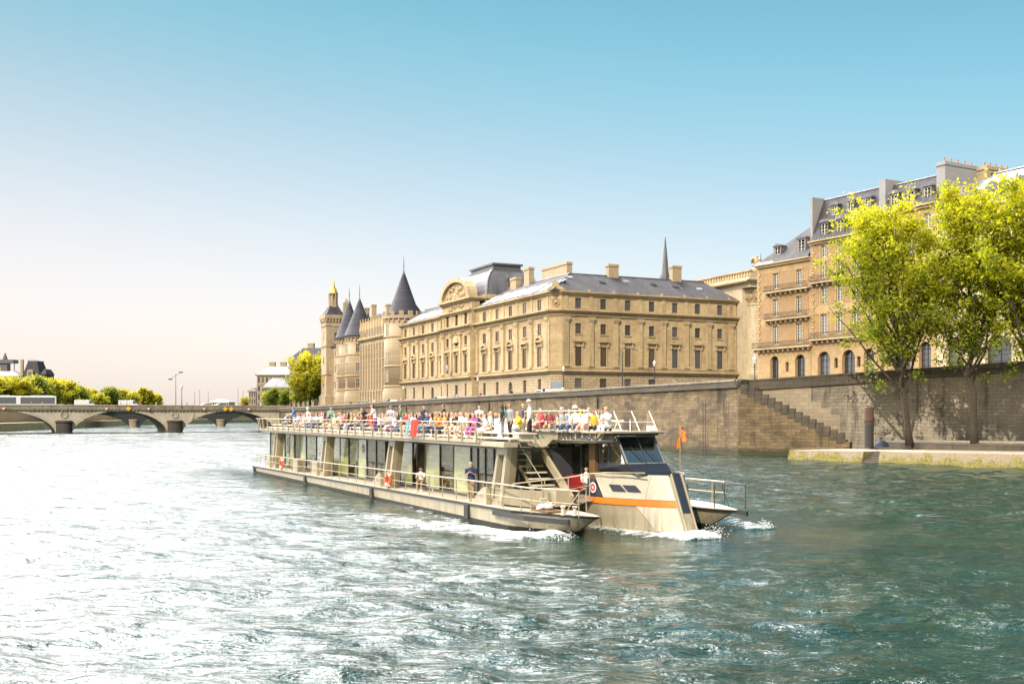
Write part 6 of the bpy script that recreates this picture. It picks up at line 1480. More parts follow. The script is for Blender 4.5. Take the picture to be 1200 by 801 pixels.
# inclined pillars
def pillar(u, sgn, stern=False):
    v0, v1 = sgn*4.45, sgn*3.9; lean = 1.0 if u < -9 else .75; z0 = dz(u)+.03; z1 = 3.42; w0, w1 = .62, .5
    def bx(a0,a1,va,vb,b0,b1,zl=z0,zh=z1):
        mb.loft([[(a0+b0*0, va, zl),(a1, va, zl),(a1, vb, zl),(a0, vb, zl)],[(b0,va,zh),(b1,va,zh),(b1,vb,zh),(b0,vb,zh)]])
    mb = MB(); vo, vi = v0, sgn*4.2
    bx(u-w0, u-w0+.26, vo, vi, u-w1+lean, u-w1+.22+lean); bx(u+w0-.3, u+w0, vo, vi, u+w1-.25+lean, u+w1+lean)
    def mid(t, lo): return (u-w0+(lean+w0-w1)*t) if lo else (u+w0+(lean+w1-w0)*t)
    for ta, tb in ((0,.10),(.86,1.0)):
        bx(mid(ta,1)+.2, mid(ta,0)-.2, vo, vi, mid(tb,1)+.2, mid(tb,0)-.2, z0+(z1-z0)*ta, z0+(z1-z0)*tb)
    o = mb.build('pillar', M['beige'], boat)
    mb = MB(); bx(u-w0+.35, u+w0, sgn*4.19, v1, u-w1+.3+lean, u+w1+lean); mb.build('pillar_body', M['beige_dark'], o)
    # curved foot fairing
    mb = MB(); N = 8
    pts = [(u-w0-1.5, z0)]+[(u-w0-1.5+1.6*(k/N), z0+.78*math.sin(PI/2*k/N)) for k in range(1,N+1)]+[(u-w0+.1,z0)]
    va = sgn*4.62; mb.prism([(a, va, z) for a, z in pts], (0, -sgn*.62, 0)); mb.build('foot_fairing', M['beige'], o)
    emblem(u-w0-.55, sgn*4.635, z0+.33, .15, o, (0,sgn,0))
for sgn in (-1,1):
    for u in ((-50.5,-36.6,-23.2,-8.6) if sgn < 0 else (-50.5,-36.6,-23.2,-12.5)): pillar(u, sgn)
# wall fairing forward of the last near pillar, side bulkheads, screens
for sgn in (-1,):
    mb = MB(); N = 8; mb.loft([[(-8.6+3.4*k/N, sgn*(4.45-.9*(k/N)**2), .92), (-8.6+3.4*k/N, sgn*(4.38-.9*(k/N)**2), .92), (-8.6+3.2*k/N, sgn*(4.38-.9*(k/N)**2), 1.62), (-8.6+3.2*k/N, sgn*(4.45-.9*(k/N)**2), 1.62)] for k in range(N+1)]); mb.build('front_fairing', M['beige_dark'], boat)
mb = MB(); mb.box(-7.1,-6.9,-4.1,-2.7,1.6,3.4); mb.build('smoked_screen', M['cglass'], boat)
mb = MB(); mb.box(-6.1,-4.9,-3.4,-2.75,1.0,1.72); mb.build('locker', M['beige'], boat)
# deck boxes
for px, w_ in ((348,1.3),(371,1.5)):
    u = UO(px, -4.4); mb = MB(); mb.box(u-w_/2,u+w_/2,-4.55,-3.9,dz(u)+.03,dz(u)+.98); mb.build('deck_locker', M['beige'], boat, bevel=.04)
# stairs to the upper deck with heavy stringer
for sgn in (-1,):
    mb = MB(); va, vb = sgn*2.66, sgn*2.80
    mb.loft([[(u-.0,va,z-.26),(u,vb,z-.26),(u+.06,vb,z+.10),(u+.06,va,z+.10)] for u,z in ((-8.95,4.05),(-8.3,3.85),(-4.75,1.35))]); mb.build('stair_stringer', M['beige'], boat)
    mb = MB(); mb.loft([[(u,sgn*3.76,z-.16),(u,sgn*3.8,z-.16),(u,sgn*3.8,z+.02),(u,sgn*3.76,z+.02)] for u,z in ((-8.9,3.6),(-5.5,1.15))]); mb.build('outer_stringer', M['beige_dark'], boat)
    for k in range(10):
        t = (k+.5)/10; u = -8.95+3.6*t; z = 3.72-2.55*t; mb = MB(); mb.box(u-.16,u+.16,min(sgn*2.81,sgn*3.75),max(sgn*2.81,sgn*3.75),z-.03,z+.03); mb.build('stair_tread', M['tread'], boat)
# saloon opening below the fascia: glass wall, brown column
mb = MB(); mb.box(-9.3,-4.95,-1.32,-1.28,1.42,3.72); mb.build('fore_glass', M['cglass'], boat)
for u in (-8.6,-7.3,-6.4,-5.5):
    mb = MB(); mb.box(u-.04,u+.04,-1.36,-1.24,1.42,3.74); mb.build('mullion', M['charcoal'], boat)
mb = MB(); mb.box(-9.3,-4.95,.28,.32,1.42,3.6); mb.build('fore_glass', M['cglass'], boat)
mb = MB(); mb.box(-5.05,-4.55,-1.75,-1.1,1.42,3.98); mb.build('column', M['brown'], boat); 
mb = MB(); mb.box(-9.3,-4.3,-2.4,.3,3.60,3.655); mb.build('fore_ceiling', M['ceiling'], boat)
mb = MB(); mb.prism([(-9.3,-2.6,3.38),(-9.3,-2.6,2.0),(-7.0,-2.6,3.42),(-7.7,-2.6,3.36)], (0,.06,0)); mb.build('dark_gusset', M['cglass'], boat)
# wheelhouse
WB_, WT_ = 2.62, 3.98
def wh_side(vv, sg):
    mb = MB(); mb.prism([(-4.45,vv,2.56),(-2.42,vv,2.84),(-3.12,vv,3.86),(-4.45,vv,3.86)], (0,-sg*.03,0)); mb.build('side_glass', M['wglass'], boat)
    for a, b in (((-4.45,2.5),(-4.45,3.98)),((-2.40,2.80),(-3.18,3.98)),((-3.75,2.6),(-3.75,3.98))):
        mb = MB(); mb.tube([(a[0],vv+sg*.01,a[1]),(b[0],vv+sg*.01,b[1])], .04, 6); mb.build('window_post', M['charcoal'], boat)
    mb = MB(); mb.prism([(-4.45,vv+sg*.035,3.60),(-3.35,vv+sg*.035,3.66),(-3.12,vv+sg*.035,3.96),(-4.45,vv+sg*.035,3.96)], (0,sg*.01,0)); mb.build('pale_visor', M['render_grey'], boat)
wh_side(-1.56, -1); wh_side(.22, 1)
mb = MB(); mb.prism([(-2.38,-1.54,2.84),(-2.38,.2,2.84),(-3.14,.2,3.88),(-3.14,-1.54,3.88)], (.03,0,.02)); mb.build('windscreen', M['wglass'], boat)
mb = MB(); mb.tube([(-2.33,-1.54,2.84),(-2.33,.2,2.84),(-3.12,.2,3.9),(-3.12,-1.54,3.9),(-2.33,-1.54,2.84)], .035, 6, False); mb.build('screen_frame', M['render_grey'], boat)
mb = MB(); mb.tube([(-2.33,-.62,2.86),(-3.1,-.62,3.88)], .022, 6); mb.build('screen_bar', M['charcoal'], boat)
for v0, v1 in ((-.7,-1.15),(-.1,-.45)): mb = MB(); mb.tube([(-2.26,v0,2.86),(-2.72,v1,3.5)], .016, 5); mb.build('wiper', M['rubber'], boat)
mb = MB(); mb.loft([[(-4.6,a0,z),(a,a1,z),(a,.28,z),(-4.6,.3,z)] for a, a0, a1, z in ((-2.3,-1.2,-.7,2.05),(-1.9,-1.45,-.85,2.36),(-1.95,-1.62,-1.35,2.52),(-2.30,-1.60,-1.58,2.83))]); mb.build('wheelhouse_base', M['navy'], boat)
mb = MB(); mb.box(-3.5,-2.7,-1.2,.0,2.5,2.92); mb.box(-3.0,-2.8,-.8,-.2,2.92,3.1); mb.build('control_desk', M['charcoal'], boat)
mb = MB(); mb.prism([(-4.5,-1.7,3.95),(-3.0,-1.7,3.95),(-2.9,.3,3.95),(-4.5,.3,3.95)], (0,0,.07)); mb.build('wheelhouse_roof', M['navy'], boat)
mb = MB(); mb.box(-2.12,-2.06,-1.3,-.8,2.40,2.54); mb.build('registration_plate', M['white'], boat)
mb = MB(); mb.box(-2.95,-2.7,-.25,.05,4.13,4.35); mb.tube([(-3.0,-1.0,4.1),(-3.0,-1.0,4.6)], .02, 5); mb.build('search_light', M['white'], boat)
# railings
def rail_run(name, pts, r=.025, mat=None): mb = MB(); mb.tube(pts, r, 6); return mb.build(name, mat or M['rail'], boat)
pm = {}
def post(p0, p1, r=.022, mat=None, name='stanchion'):
    mb = MB(); mb.tube([p0, p1], r, 6); return mb.build(name, mat or M['rail'], boat)
for sgn in (-1,1):
    v = sgn*4.78; us = list(np.arange(-53.5,-4.2,1.72))
    mt = M['rail']
    if sgn > 0: us = us[::2]
    for u in us: post((u,v,dz(u)), (u,v,dz(u)+1.0), .028, mt)
    rail_run('handrail', [(-54.6,v,dz(-54.6)+1.0),(-30,v,dz(-30)+1.0),(-7.0,v,dz(-7)+1.02),(-4.4,v,dz(-4)+1.0)], .035); rail_run('mid_rail', [(-54.6,v,dz(-54)+.52),(-30,v,dz(-30)+.52),(-4.4,v,dz(-4)+.52)], .018)
    # tip rails
    a = [(-4.45,sgn*4.78),(-1.95,sgn*3.98),(-2.9,sgn*3.1)]
    pm_ = M['rail'] if sgn < 0 else M['charcoal']
    for q in a: post((q[0],q[1],dz(-3)), (q[0],q[1],1.86), .028, pm_)
    post((-3.1,sgn*4.0,dz(-3)), (-2.8,sgn*3.4,1.84), .022, pm_)
    rail_run('tip_rail', [(*q,1.86) for q in a], .03, pm_)
    rail_run('tip_mid_rail', [(*q,1.35) for q in a], .016, pm_)
    # slanting rail up to the centre deck
    if sgn > 0: continue
    R1 = [(-6.2,sgn*3.25),(-5.2,sgn*2.65),(-4.35,sgn*2.12)]
    for q, zb in zip(R1, (1.06,1.2,1.38)): post((q[0],q[1],zb), (q[0],q[1],zb+.95), .025)
    rail_run('handrail', [(-7.0,sgn*4.4,1.85),(-6.2,sgn*3.25,2.03),(-5.2,sgn*2.65,2.18),(-4.35,sgn*2.12,2.36),(-3.2,sgn*1.95,2.46),(-1.6,sgn*1.2,2.5)], .03)
    rail_run('mid_rail', [(-6.2,sgn*3.25,1.55),(-5.2,sgn*2.65,1.68),(-4.35,sgn*2.12,1.88)], .014)
rail_run('stern_rail', [(-55.8,-4.4,1.25),(-55.8,-3.0,1.25)]);
for v in (-4.6,-3.8,-3.0,-1,1,3,4.6): post((-55.8,v,.5),(-55.8,v,1.5))
rail_run('stern_rail', [(-55.8,-4.6,1.5),(-55.8,4.6,1.5)])
# upper deck: leaning stanchions, rails, wires, bench tiers
for sgn in (-1,1):
    us = list(np.arange(-53.2,-9.2,1.62)) if sgn < 0 else list(np.arange(-53.2,-13.2,3.24))
    for u in us:
        mb = MB(); lean = .28
        mb.loft([[(u-.045,sgn*4.9,3.55),(u+.045,sgn*4.9,3.55),(u+.045,sgn*5.0,3.55),(u-.045,sgn*5.0,3.55)],[(u-.03+lean,sgn*5.12,4.46),(u+.03+lean,sgn*5.12,4.46),(u+.03+lean,sgn*5.17,4.46),(u-.03+lean,sgn*5.17,4.46)]]); mb.build('upper_stanchion', M['rail'], boat)
    rail_run('upper_handrail', [(-53.4,sgn*5.14,4.47),(-9.0 if sgn < 0 else -13.4,sgn*5.14,4.47)], .032)
    for z, e in ((3.86,.03),(4.06,.07),(4.26,.11)): rail_run('guard_wire', [(-53.3,sgn*(4.97+e),z),(-9.1 if sgn < 0 else -13.5,sgn*(4.97+e),z)], .009)
for u in np.arange(-4.8, 5, 1.6): post((-53.4,u,3.6),(-53.9,u,4.46))
rail_run('upper_handrail', [(-53.9,-5.1,4.47),(-53.9,5.1,4.47)], .032)
for v0, v1, z in ((-4.55,-4.15,3.80),(-4.15,-3.3,4.02),(-1.95,-1.45,4.06),(.2,.7,4.06),(2.3,2.8,4.06),(3.6,4.2,4.02)):
    u = -52.5
    while u < -11.0:
        if v0 > 2 and u > -18: break
        mb = MB(); mb.box(u,u+4.3,v0,v1,z-.06,z); mb.box(u+.2,u+.3,v0+.05,v1-.05,3.66,z-.06); mb.box(u+4.0,u+4.1,v0+.05,v1-.05,3.66,z-.06); mb.build('bench', M['tread'], boat); u += 4.6
mb = MB(); mb.box(-9.2,-3.6,-2.3,-1.8,4.08,4.14); mb.box(-9.0,-8.9,-2.2,-1.9,3.74,4.08); mb.box(-3.9,-3.8,-2.2,-1.9,3.74,4.08); mb.build('bench', M['tread'], boat)
mb = MB(); mb.box(-9.2,-4.6,-.6,-.1,4.08,4.14); mb.box(-9.0,-8.9,-.5,-.2,3.74,4.08); mb.box(-4.9,-4.8,-.5,-.2,3.74,4.08); mb.build('bench', M['tread'], boat)
for i, u in enumerate((-12.4,-11.6,-10.8,-10.0)):
    mb = MB(); mb.box(u,u+.62,-2.75,-2.65,3.95,4.62); mb.box(u,u+.62,-3.1,-2.7,4.0,4.06); mb.build('white_seat', M['white'], boat)
# stair head rails, fore rails and slanting white frames
rail_run('fore_rail', [(-9.2,-2.7,4.95),(-3.4,-2.7,4.95)], .025); rail_run('fore_rail', [(-9.2,2.55,4.95),(-7.2,2.55,4.95),(-3.4,.3,4.95),(-3.4,-2.7,4.95)], .025)
for u in (-9.2,-7.7,-6.2,-4.7,-3.4):
    post((u-.22,-2.62,4.1),(u,-2.7,4.95), .028, None, 'upper_stanchion')
for k in range(4):
    v = -2.4+k*.85; post((-3.4,v,4.95),(-2.75,v,4.13), .024, M['white'], 'raked_strut')
post((-7.2,2.55,3.74),(-7.2,2.55,4.95)); post((-5.3,1.4,3.74),(-5.3,1.4,4.95))
rail_run('fore_mid_rail', [(-3.05,-2.4,4.5),(-3.05,.2,4.5)], .015, M['white']); rail_run('fore_mid_rail', [(-9.2,-2.66,4.5),(-3.3,-2.66,4.5)], .012)
for u, z in ((-9.3,3.7),): post((u,-4.3,3.66),(u,-4.3,4.6)); post((u,-3.0,3.66),(u+.3,-3.0,4.7))
rail_run('stair_rail', [(-9.3,-3.8,4.55),(-8.9,-3.8,4.5),(-5.4,-3.8,2.1)], .016)
post((-5.4,-3.8,1.0),(-5.4,-3.8,2.1)); 
# mooring bitts, hatch and gear on the near tip
for q in ((-2.9,-4.15),(-2.5,-3.85)):
    mb = MB(); mb.lathe((q[0],q[1],dz(-3)+.03), [(.1,0),(.08,.05),(.07,.26),(.11,.3),(.11,.36)], 10); mb.build('bitt', M['tread'], boat)
mb = MB(); mb.box(-5.2,-3.7,-4.4,-3.6,dz(-4)+.03,dz(-4)+.12); mb.build('hatch', M['brown'], boat)
# things carried on the boat
def on_boat(name, label, cat, u, v, z, rz=0, group=None): return thing(name, label, cat, tuple(BW(u,v,z)), BROT+rz, group)
def lifebuoy(u, v, z, label, r=.36):
    t = on_boat('lifebuoy', label, 'lifebuoy', u, v, z, 0, 'lifebuoys on the side rail')
    mb = MB(); mb.torus((0,0,0), r, .085, (0,1,0), 24, 8); mb.build('ring', plain('buoy_orange', (.75,.10,.02), .5), t, True)
    for k in range(4):
        a = PI/4+k*PI/2; mb = MB(); c = Vector((math.cos(a)*r,0,math.sin(a)*r)); d = Vector((-math.sin(a),0,math.cos(a)))
        mb.tube([c-d*.05, c+d*.05], .092, 10); mb.build('band', M['white'], t)
lifebuoy(-21.6,-4.88,1.22,'orange lifebuoy hanging on the side rail beside the slotted pillar'); lifebuoy(-46.0,-4.88,1.1,'orange lifebuoy on the side rail near the stern')
t = on_boat('rope_coil', 'heap of white mooring rope on the hatch of the near bow tip', 'rope', -4.5,-4.0,dz(-4)+.12)
mb = MB()
for k in range(7): mb.torus((random.uniform(-.2,.2),random.uniform(-.12,.12),.03+.03*k), .30-.02*k+random.uniform(-.05,.05), .035, (random.uniform(-.2,.2),random.uniform(-.2,.2),1), 18, 5)
mb.build('coil', M['white'], t, True)
t = on_boat('flag', 'two ragged orange pennants on a thin pole behind the wheelhouse', 'flag', -5.27, 3.0, 1.35)
mb = MB(); mb.tube([(0,0,0),(0,0,3.0)], .022, 6); mb.build('pole', M['rail'], t)
for z0, s_ in ((2.5,1.0),(2.05,-.7)):
    mb = MB(); n = 8
    mb.loft([[(.02+s_*.45*k/n, .08*math.sin(k*1.1), z0-.25*k/n+.1*math.sin(k)), (.02+s_*.40*k/n, .08*math.sin(k*1.1+1), z0+.5-.42*k/n)] for k in range(n+1)], False, False); mb.build('pennant', M['orange'], t, True)
t = on_boat('sunshade_cloth', 'red and pale blue cloth draped over the upper rail', 'cloth', UO(483,-5.1), -5.2, 3.7)
for i, (c, x0) in enumerate((((.62,.05,.03),0),((.25,.40,.50),-.75))):
    mb = MB(); n = 6; mb.loft([[(x0+k/n*(.9 if i == 0 else .5)-z*.35+.3, -.02+.05*math.sin(k*1.5), .85*(1-z)) for z in (0,.33,.66,1)] for k in range(n+1)], False, False); mb.build('cloth', plain('cloth_%d' % i, c, .8), t, True)
# saloon furniture
def chair_mesh():
    a = MB(); a.box(-.22,.22,-.22,.22,.42,.48); a.loft([[(-.22,-.22,.48),(-.18,-.22,.48),(-.18,.22,.48),(-.22,.22,.48)],[(-.30,-.20,.98),(-.27,-.20,.98),(-.27,.20,.98),(-.30,.20,.98)]])
    b = [(sx*.18,sy*.18) for sx in (-1,1) for sy in (-1,1)]; L = []
    m = MB(); m.tube([(0,0,0),(0,0,.42)], .018, 5)
    return a.mesh('seat', M['amber']), m.mesh('leg', M['iron']), b
CH = chair_mesh()
def put_chair(px, v, yaw, lab, red=False):
    u = UO(px, v); t = on_boat('dining_chair', lab, 'chair', u, v, dz(u)+.02, yaw, 'amber chairs in the saloon'); inst('seat', CH[0], t)
    for q in CH[2]: inst('leg', CH[1], t, (q[0],q[1],0))
where = ['in the stern bay of the saloon','left of the first slotted pillar','right of the small lime panes','behind the window beside the twin lime panes','in the dark bay with the round emblem at left','in the dark bay left of the slotted pillar','behind the first dark window right of the slotted pillar','under the bar window, left one','under the bar window, right one','behind the middle window of the forward saloon','left of the man standing on the side deck','right of the man standing on the side deck','next to the last forward pillar']
for (px, yaw), wh in zip(((346,1),(364,2),(388,0),(412,1.4),(436,2.2),(447,.6),(489,1.2),(521,.3),(528,2.0),(555,1),(566,2.2),(577,.4),(586,1.6)), where): put_chair(px, -2.98, yaw, 'amber dining chair '+wh)
for px, yaw, wh in ((405,0,'right of the twin lime panes, partly hidden'),(432,1,'first behind the wide dark bay before the middle pillar'),(440,2,'second behind the wide dark bay before the middle pillar'),(485.5,0,'at the left edge of the first forward window'),(495,2.4,'at the right edge of the first forward window'),(518,1,'below the left end of the bar'),(549,.5,'left of the pair of narrow windows')):
    put_chair(px, -3.0, yaw, 'amber dining chair '+wh)
for px, wh in ((492,'behind the first dark window of the forward saloon'),(524,'below the yellow bar lights'),(562,'beside the standing man'),(442,'left of the middle slotted pillar'),(415,'near the twin lime panes')):
    u = UO(px,-2.1); t = on_boat('dining_table', 'small round cafe table '+wh, 'table', u, -2.1, dz(u)+.02); mb = MB(); mb.lathe((0,0,0), [(.25,0),(.04,.05),(.04,.7),(.03,.72)], 12); mb.build('pedestal', M['iron'], t); mb = MB(); mb.lathe((0,0,.72), [(.4,0),(.4,.03)], 18); mb.build('table_top', M['deck_pale'], t)
t = on_boat('bar_counter', 'amber-fronted bar counter seen through the forward saloon window', 'counter', UO(524,-1.2), -1.2, .85); mb = MB(); mb.box(-1.6,1.6,-.3,.3,0,1.05); mb.build('front', M['amber'], t); mb = MB(); mb.box(-1.7,1.7,-.4,.4,1.05,1.1); mb.build('top', M['deck_pale'], t)
for (pa, pb), wh in zip(((385,391),(411,420),(431,440),(486,499),(517,531),(570,588)), ('beside the second pillar from the stern','right of the twin lime panes','in the wide dark bay before the middle pillar','inside the first forward window','under the bar window','behind the standing man')):
    ua, ub = UO(pa,-2.75), UO(pb,-2.75); t = on_boat('banquette', 'low amber banquette '+wh, 'banquette', (ua+ub)/2, -2.72, dz(ua)+.02); h_ = (ub-ua)/2-.1
    mb = MB(); mb.box(-h_,h_,-.25,.25,.12,.46); mb.build('cushion', M['amber'], t, bevel=.03); mb = MB(); mb.box(-h_,h_,.26,.40,.1,1.0); mb.build('backrest', M['amber'], t, bevel=.03); mb = MB(); mb.box(-h_+.05,h_-.05,-.2,.2,0,.11); mb.build('base', M['charcoal'], t)
for i, u in enumerate((-8.4,-7.5,-6.6,-5.9)):
    t = on_boat('red_bench_seat', ['leftmost of four red upholstered seats behind the stair beam','second from left of four red upholstered seats','third from left of four red upholstered seats','rightmost of four red upholstered seats, nearest the seated woman'][i], 'seat', u, -1.95, 1.08+.06*i, PI/2)
    mb = MB(); mb.box(-.35,.35,-.36,.36,.25,.5); mb.build('cushion', M['redseat'], t, bevel=.04); mb = MB(); mb.box(.36,.5,-.36,.36,.2,1.0); mb.build('backrest', M['redseat'], t, bevel=.04); mb = MB(); mb.box(-.3,.3,-.3,.3,0,.24); mb.build('base', M['charcoal'], t)
# ------------------------------------------------------------------ people
def skin_tone(n, c): return plain('skin_'+n, c, .55, 0, .06, 8)
SK = {'light': skin_tone('light', (.62,.36,.25)), 'tan': skin_tone('tan', (.45,.25,.16)), 'dark': skin_tone('dark', (.14,.07,.045))}
CC = {'white':(.74,.72,.69),'black':(.018,.018,.02),'navy':(.025,.035,.09),'red':(.42,.04,.06),'coral':(.66,.10,.06),'yellow':(.80,.55,.02),'mustard':(.66,.38,.03),'orange':(.80,.28,.04),'blue':(.10,.20,.45),
      'pale blue':(.42,.52,.66),'teal':(.12,.36,.32),'grey':(.30,.30,.31),'beige':(.55,.45,.33),'pink':(.68,.38,.40),'purple':(.20,.05,.19),'magenta':(.40,.08,.27),'denim':(.07,.11,.20),'khaki':(.34,.25,.14),'maroon':(.22,.04,.05),'green':(.06,.20,.10)}
CM = {n: plain('cloth_'+n.replace(' ','_'), c, .85, 0, .12, 9) for n, c in CC.items()}
HC = {n: plain('hair_'+n, c, .6, 0, .2, 20) for n, c in {'dark':(.02,.014,.01),'brown':(.09,.05,.025),'blond':(.42,.28,.12),'grey':(.45,.43,.41)}.items()}
M['eye'] = plain('eye_dark', (.02,.015,.012), .3)
POSES = {}
def pose_joints(kind):
    J = {}
    sit = kind.startswith('sit'); pz = .50 if sit else .93; px_ = 0
    lean = {'stand_rail': .16, 'sit_lean': .12}.get(kind, .02 if not sit else -.02)
    def tp(h): return (px_+lean*h/.6, 0, pz+h)     # along the spine
    J['pelvis'] = (tp(0), .135); J['waist'] = (tp(.16), .118); J['chest'] = (tp(.34), .142); J['top'] = (tp(.46), .085); J['neck'] = (tp(.545), .05)
    n = tp(.545); hx = n[0]+.015
    J['jaw'] = ((hx+.02,0,n[2]+.075), .068); J['skull'] = ((hx+.008,0,n[2]+.155), .088); J['crown'] = ((hx-.005,0,n[2]+.215), .062)
    for s, q in (('l',1),('r',-1)):
        J['hip'+s] = ((px_+(.02 if sit else 0), q*.09, pz-.05 if not sit else pz-.01), .098)
        if sit: J['knee'+s] = ((.43, q*.13, pz+.02), .062); J['ankle'+s] = ((.40+.05*q, q*.13, .09), .038); J['toe'+s] = ((.54+.05*q, q*.15, .045), .036)
        else:
            st = .05*q; J['knee'+s] = ((.03+st, q*.10, .49), .062); J['ankle'+s] = ((-.02+st, q*.11, .09), .038); J['toe'+s] = ((.12+st, q*.13, .045), .036)
        t = tp(.43); sh = (t[0], q*.175, t[2]); J['sh'+s] = (sh, .058)
        if kind in ('stand',): el, wr = (sh[0]-.03, q*.235, sh[2]-.27), (sh[0]+.07, q*.225, sh[2]-.49)
        elif kind == 'stand_phone' : el, wr = (sh[0]+.05, q*.23, sh[2]-.24), (sh[0]+.24, q*.07, sh[2]-.12)
        elif kind == 'stand_rail': el, wr = (sh[0]+.14, q*.26, sh[2]-.22), (sh[0]+.36, q*.18, sh[2]-.26)
        elif kind == 'sit_lap': el, wr = (sh[0]+.02, q*.225, sh[2]-.26), (sh[0]+.24, q*.10, sh[2]-.32)
        elif kind == 'sit_lean': el, wr = (sh[0]+.14, q*.23, sh[2]-.22), (sh[0]+.33, q*.12, sh[2]-.10)
        elif kind == 'sit_raise': el, wr = ((sh[0]+.14, q*.24, sh[2]-.10), (sh[0]+.26, q*.10, sh[2]+.13)) if q > 0 else ((sh[0]+.02, q*.23, sh[2]-.26), (sh[0]+.24, q*.12, sh[2]-.32))
        J['el'+s] = (el, .042); J['wr'+s] = (wr, .027)
        d = (Vector(wr)-Vector(el)).normalized(); J['palm'+s] = (tuple(Vector(wr)+d*.075), .030)
    return J
BONES = [('pelvis','waist','hip'),('waist','chest','torso'),('chest','top','torso'),('top','neck','neck'),('neck','jaw','head'),('jaw','skull','head'),('skull','crown','head')]
for s in 'lr':
    BONES += [('pelvis','hip'+s,'hip'),('hip'+s,'knee'+s,'thigh'),('knee'+s,'ankle'+s,'shin'),('ankle'+s,'toe'+s,'foot'),('top','sh'+s,'torso'),('sh'+s,'el'+s,'uarm'),('el'+s,'wr'+s,'farm'),('wr'+s,'palm'+s,'hand')]
def make_pose(kind):
    J = pose_joints(kind); names = list(J); ix = {n: i for i, n in enumerate(names)}
    me = bpy.data.meshes.new('skel'); me.from_pydata([J[n][0] for n in names], [(ix[a], ix[b]) for a, b, _ in BONES], []); 
    o = bpy.data.objects.new('skel', me); col.objects.link(o)
    md = o.modifiers.new('s', 'SKIN'); md.use_smooth_shade = True; md.branch_smoothing = .6
    for i, n in enumerate(names): r = J[n][1]; me.skin_vertices[0].data[i].radius = (r, r)
    me.skin_vertices[0].data[ix['pelvis']].use_root = True
    o.modifiers.new('ss', 'SUBSURF').levels = 1
    bpy.context.view_layer.update(); ev = o.evaluated_get(bpy.context.evaluated_depsgraph_get()); m = bpy.data.meshes.new_from_object(ev); bpy.data.objects.remove(o)
    V = [v.co.copy() for v in m.vertices]; F = [tuple(p.vertices) for p in m.polygons]; N = [v.normal.copy() for v in m.vertices]; bpy.data.meshes.remove(m)
    seg = [(Vector(J[a][0]), Vector(J[b][0]), l, (J[a][1]+J[b][1])/2, a+b) for a, b, l in BONES]
    def lab(p):
        best = None
        for a, b, l, r, nm in seg:
            t = max(0, min(1, (p-a).dot(b-a)/(b-a).length_squared)); d = (p-(a+(b-a)*t)).length - r
            if best is None or d < best[0]: best = (d, l, t, nm)
        return best
    L = [lab(v) for v in V]
    for i, v in enumerate(V):      # chest and hips wider than deep
        if L[i][1] in ('torso','hip') : v.y *= 1.18
    def fl(f): 
        c = [L[i] for i in f]; ls = [q[1] for q in c]; l = max(set(ls), key=ls.count); t = sum(q[2] for q in c)/len(c); return l, t
    FL = [fl(f) for f in F]
    def cut(test, off):
        idx = {}; mb = MB(); vs = []; fs = []
        for f, (l, t) in zip(F, FL):
            c = sum((V[i] for i in f), Vector())/len(f)
            if not test(l, t, c): continue
            q = []
            for i in f:
                if i not in idx: idx[i] = len(vs); vs.append(V[i]+N[i]*off)
                q.append(idx[i])
            fs.append(tuple(q))
        mb.add(vs, fs); return mb
    body = MB(); body.add(V, F)
    head = Vector(J['skull'][0]); hx = head.x
    body.tube([head+Vector((.078,0,.015)), head+Vector((.108,0,-.025)), head+Vector((.075,0,-.035))], [.010,.016,.008], 6)      # nose
    for q in (-1,1): body.lathe(tuple(head+Vector((-.005,q*.086,-.035))), [(.004,0),(.018,.012),(.018,.045),(.004,.06)], 6)       # ears
    for s, q in (('l',1),('r',-1)):                                     # five unequal bent fingers
        w_ = Vector(J['wr'+s][0]); p = Vector(J['palm'+s][0]); d = (p-w_).normalized(); sd_ = d.cross(Vector((0,0,1)))
        if sd_.length < .2: sd_ = Vector((1,0,0))
        sd_.normalize(); dn = d.cross(sd_).normalized(); dn = dn if dn.z < 0 else -dn
        for k, (o_, ln_) in enumerate(((-.024,.062),(-.008,.074),(.009,.070),(.025,.054))):
            a = p+sd_*o_; b = a+d*ln_*.6+dn*.008; c = b+d*ln_*.25+dn*.03; body.tube([a, b, c], [.0105,.009,.007], 5)
        a = p-d*.035+sd_*-.024*q; body.tube([a, a+sd_*-.028*q+d*.02, a+sd_*-.034*q+d*.055+dn*.01], [.013,.011,.008], 5)
    P = {}
    P['body'] = body.mesh('person', SK['light'], True)
    P['shirt'] = cut(lambda l,t,c: l == 'torso' or (l == 'hip' and c.z > J['pelvis'][0][2]-.02 and abs(c.x-J['pelvis'][0][0]) < .2) or (l == 'uarm' and t < .75), .016).mesh('shirt', CM['white'], True)
    P['trousers'] = cut(lambda l,t,c: l == 'hip' or l == 'thigh' or (l == 'shin' and t < .92), .012).mesh('trousers', CM['denim'], True)
    P['shorts'] = cut(lambda l,t,c: l == 'hip' or (l == 'thigh' and t < .75), .018).mesh('shorts', CM['denim'], True)
    P['shoes'] = cut(lambda l,t,c: l == 'foot', .012).mesh('shoes', CM['white'], True)
    hz = head.z
    P['hair'] = cut(lambda l,t,c: l == 'head' and (c.z > hz+.035 or (c.x < hx-.015 and c.z > hz-.09)), .016).mesh('hair', HC['dark'], True)
    lg = cut(lambda l,t,c: l == 'head' and (c.z > hz+.035 or (c.x < hx-.0 and c.z > hz-.12)), .024)
    lg.loft([[(hx-.03+math.cos(a)*rx*.7, math.sin(a)*rx, hz+z) for a in [PI/2+PI*k/8 for k in range(9)]] for rx, z in ((.098,-.0),(.105,-.10),(.115,-.2),(.09,-.29))], False, False)
    P['long_hair'] = lg.mesh('hair', HC['dark'], True)
    e = MB()
    for q in (-1,1): e.lathe(tuple(head+Vector((.080,q*.030,-.012))), [(.002,0),(.011,.004),(.011,.012),(.002,.016)], 6)
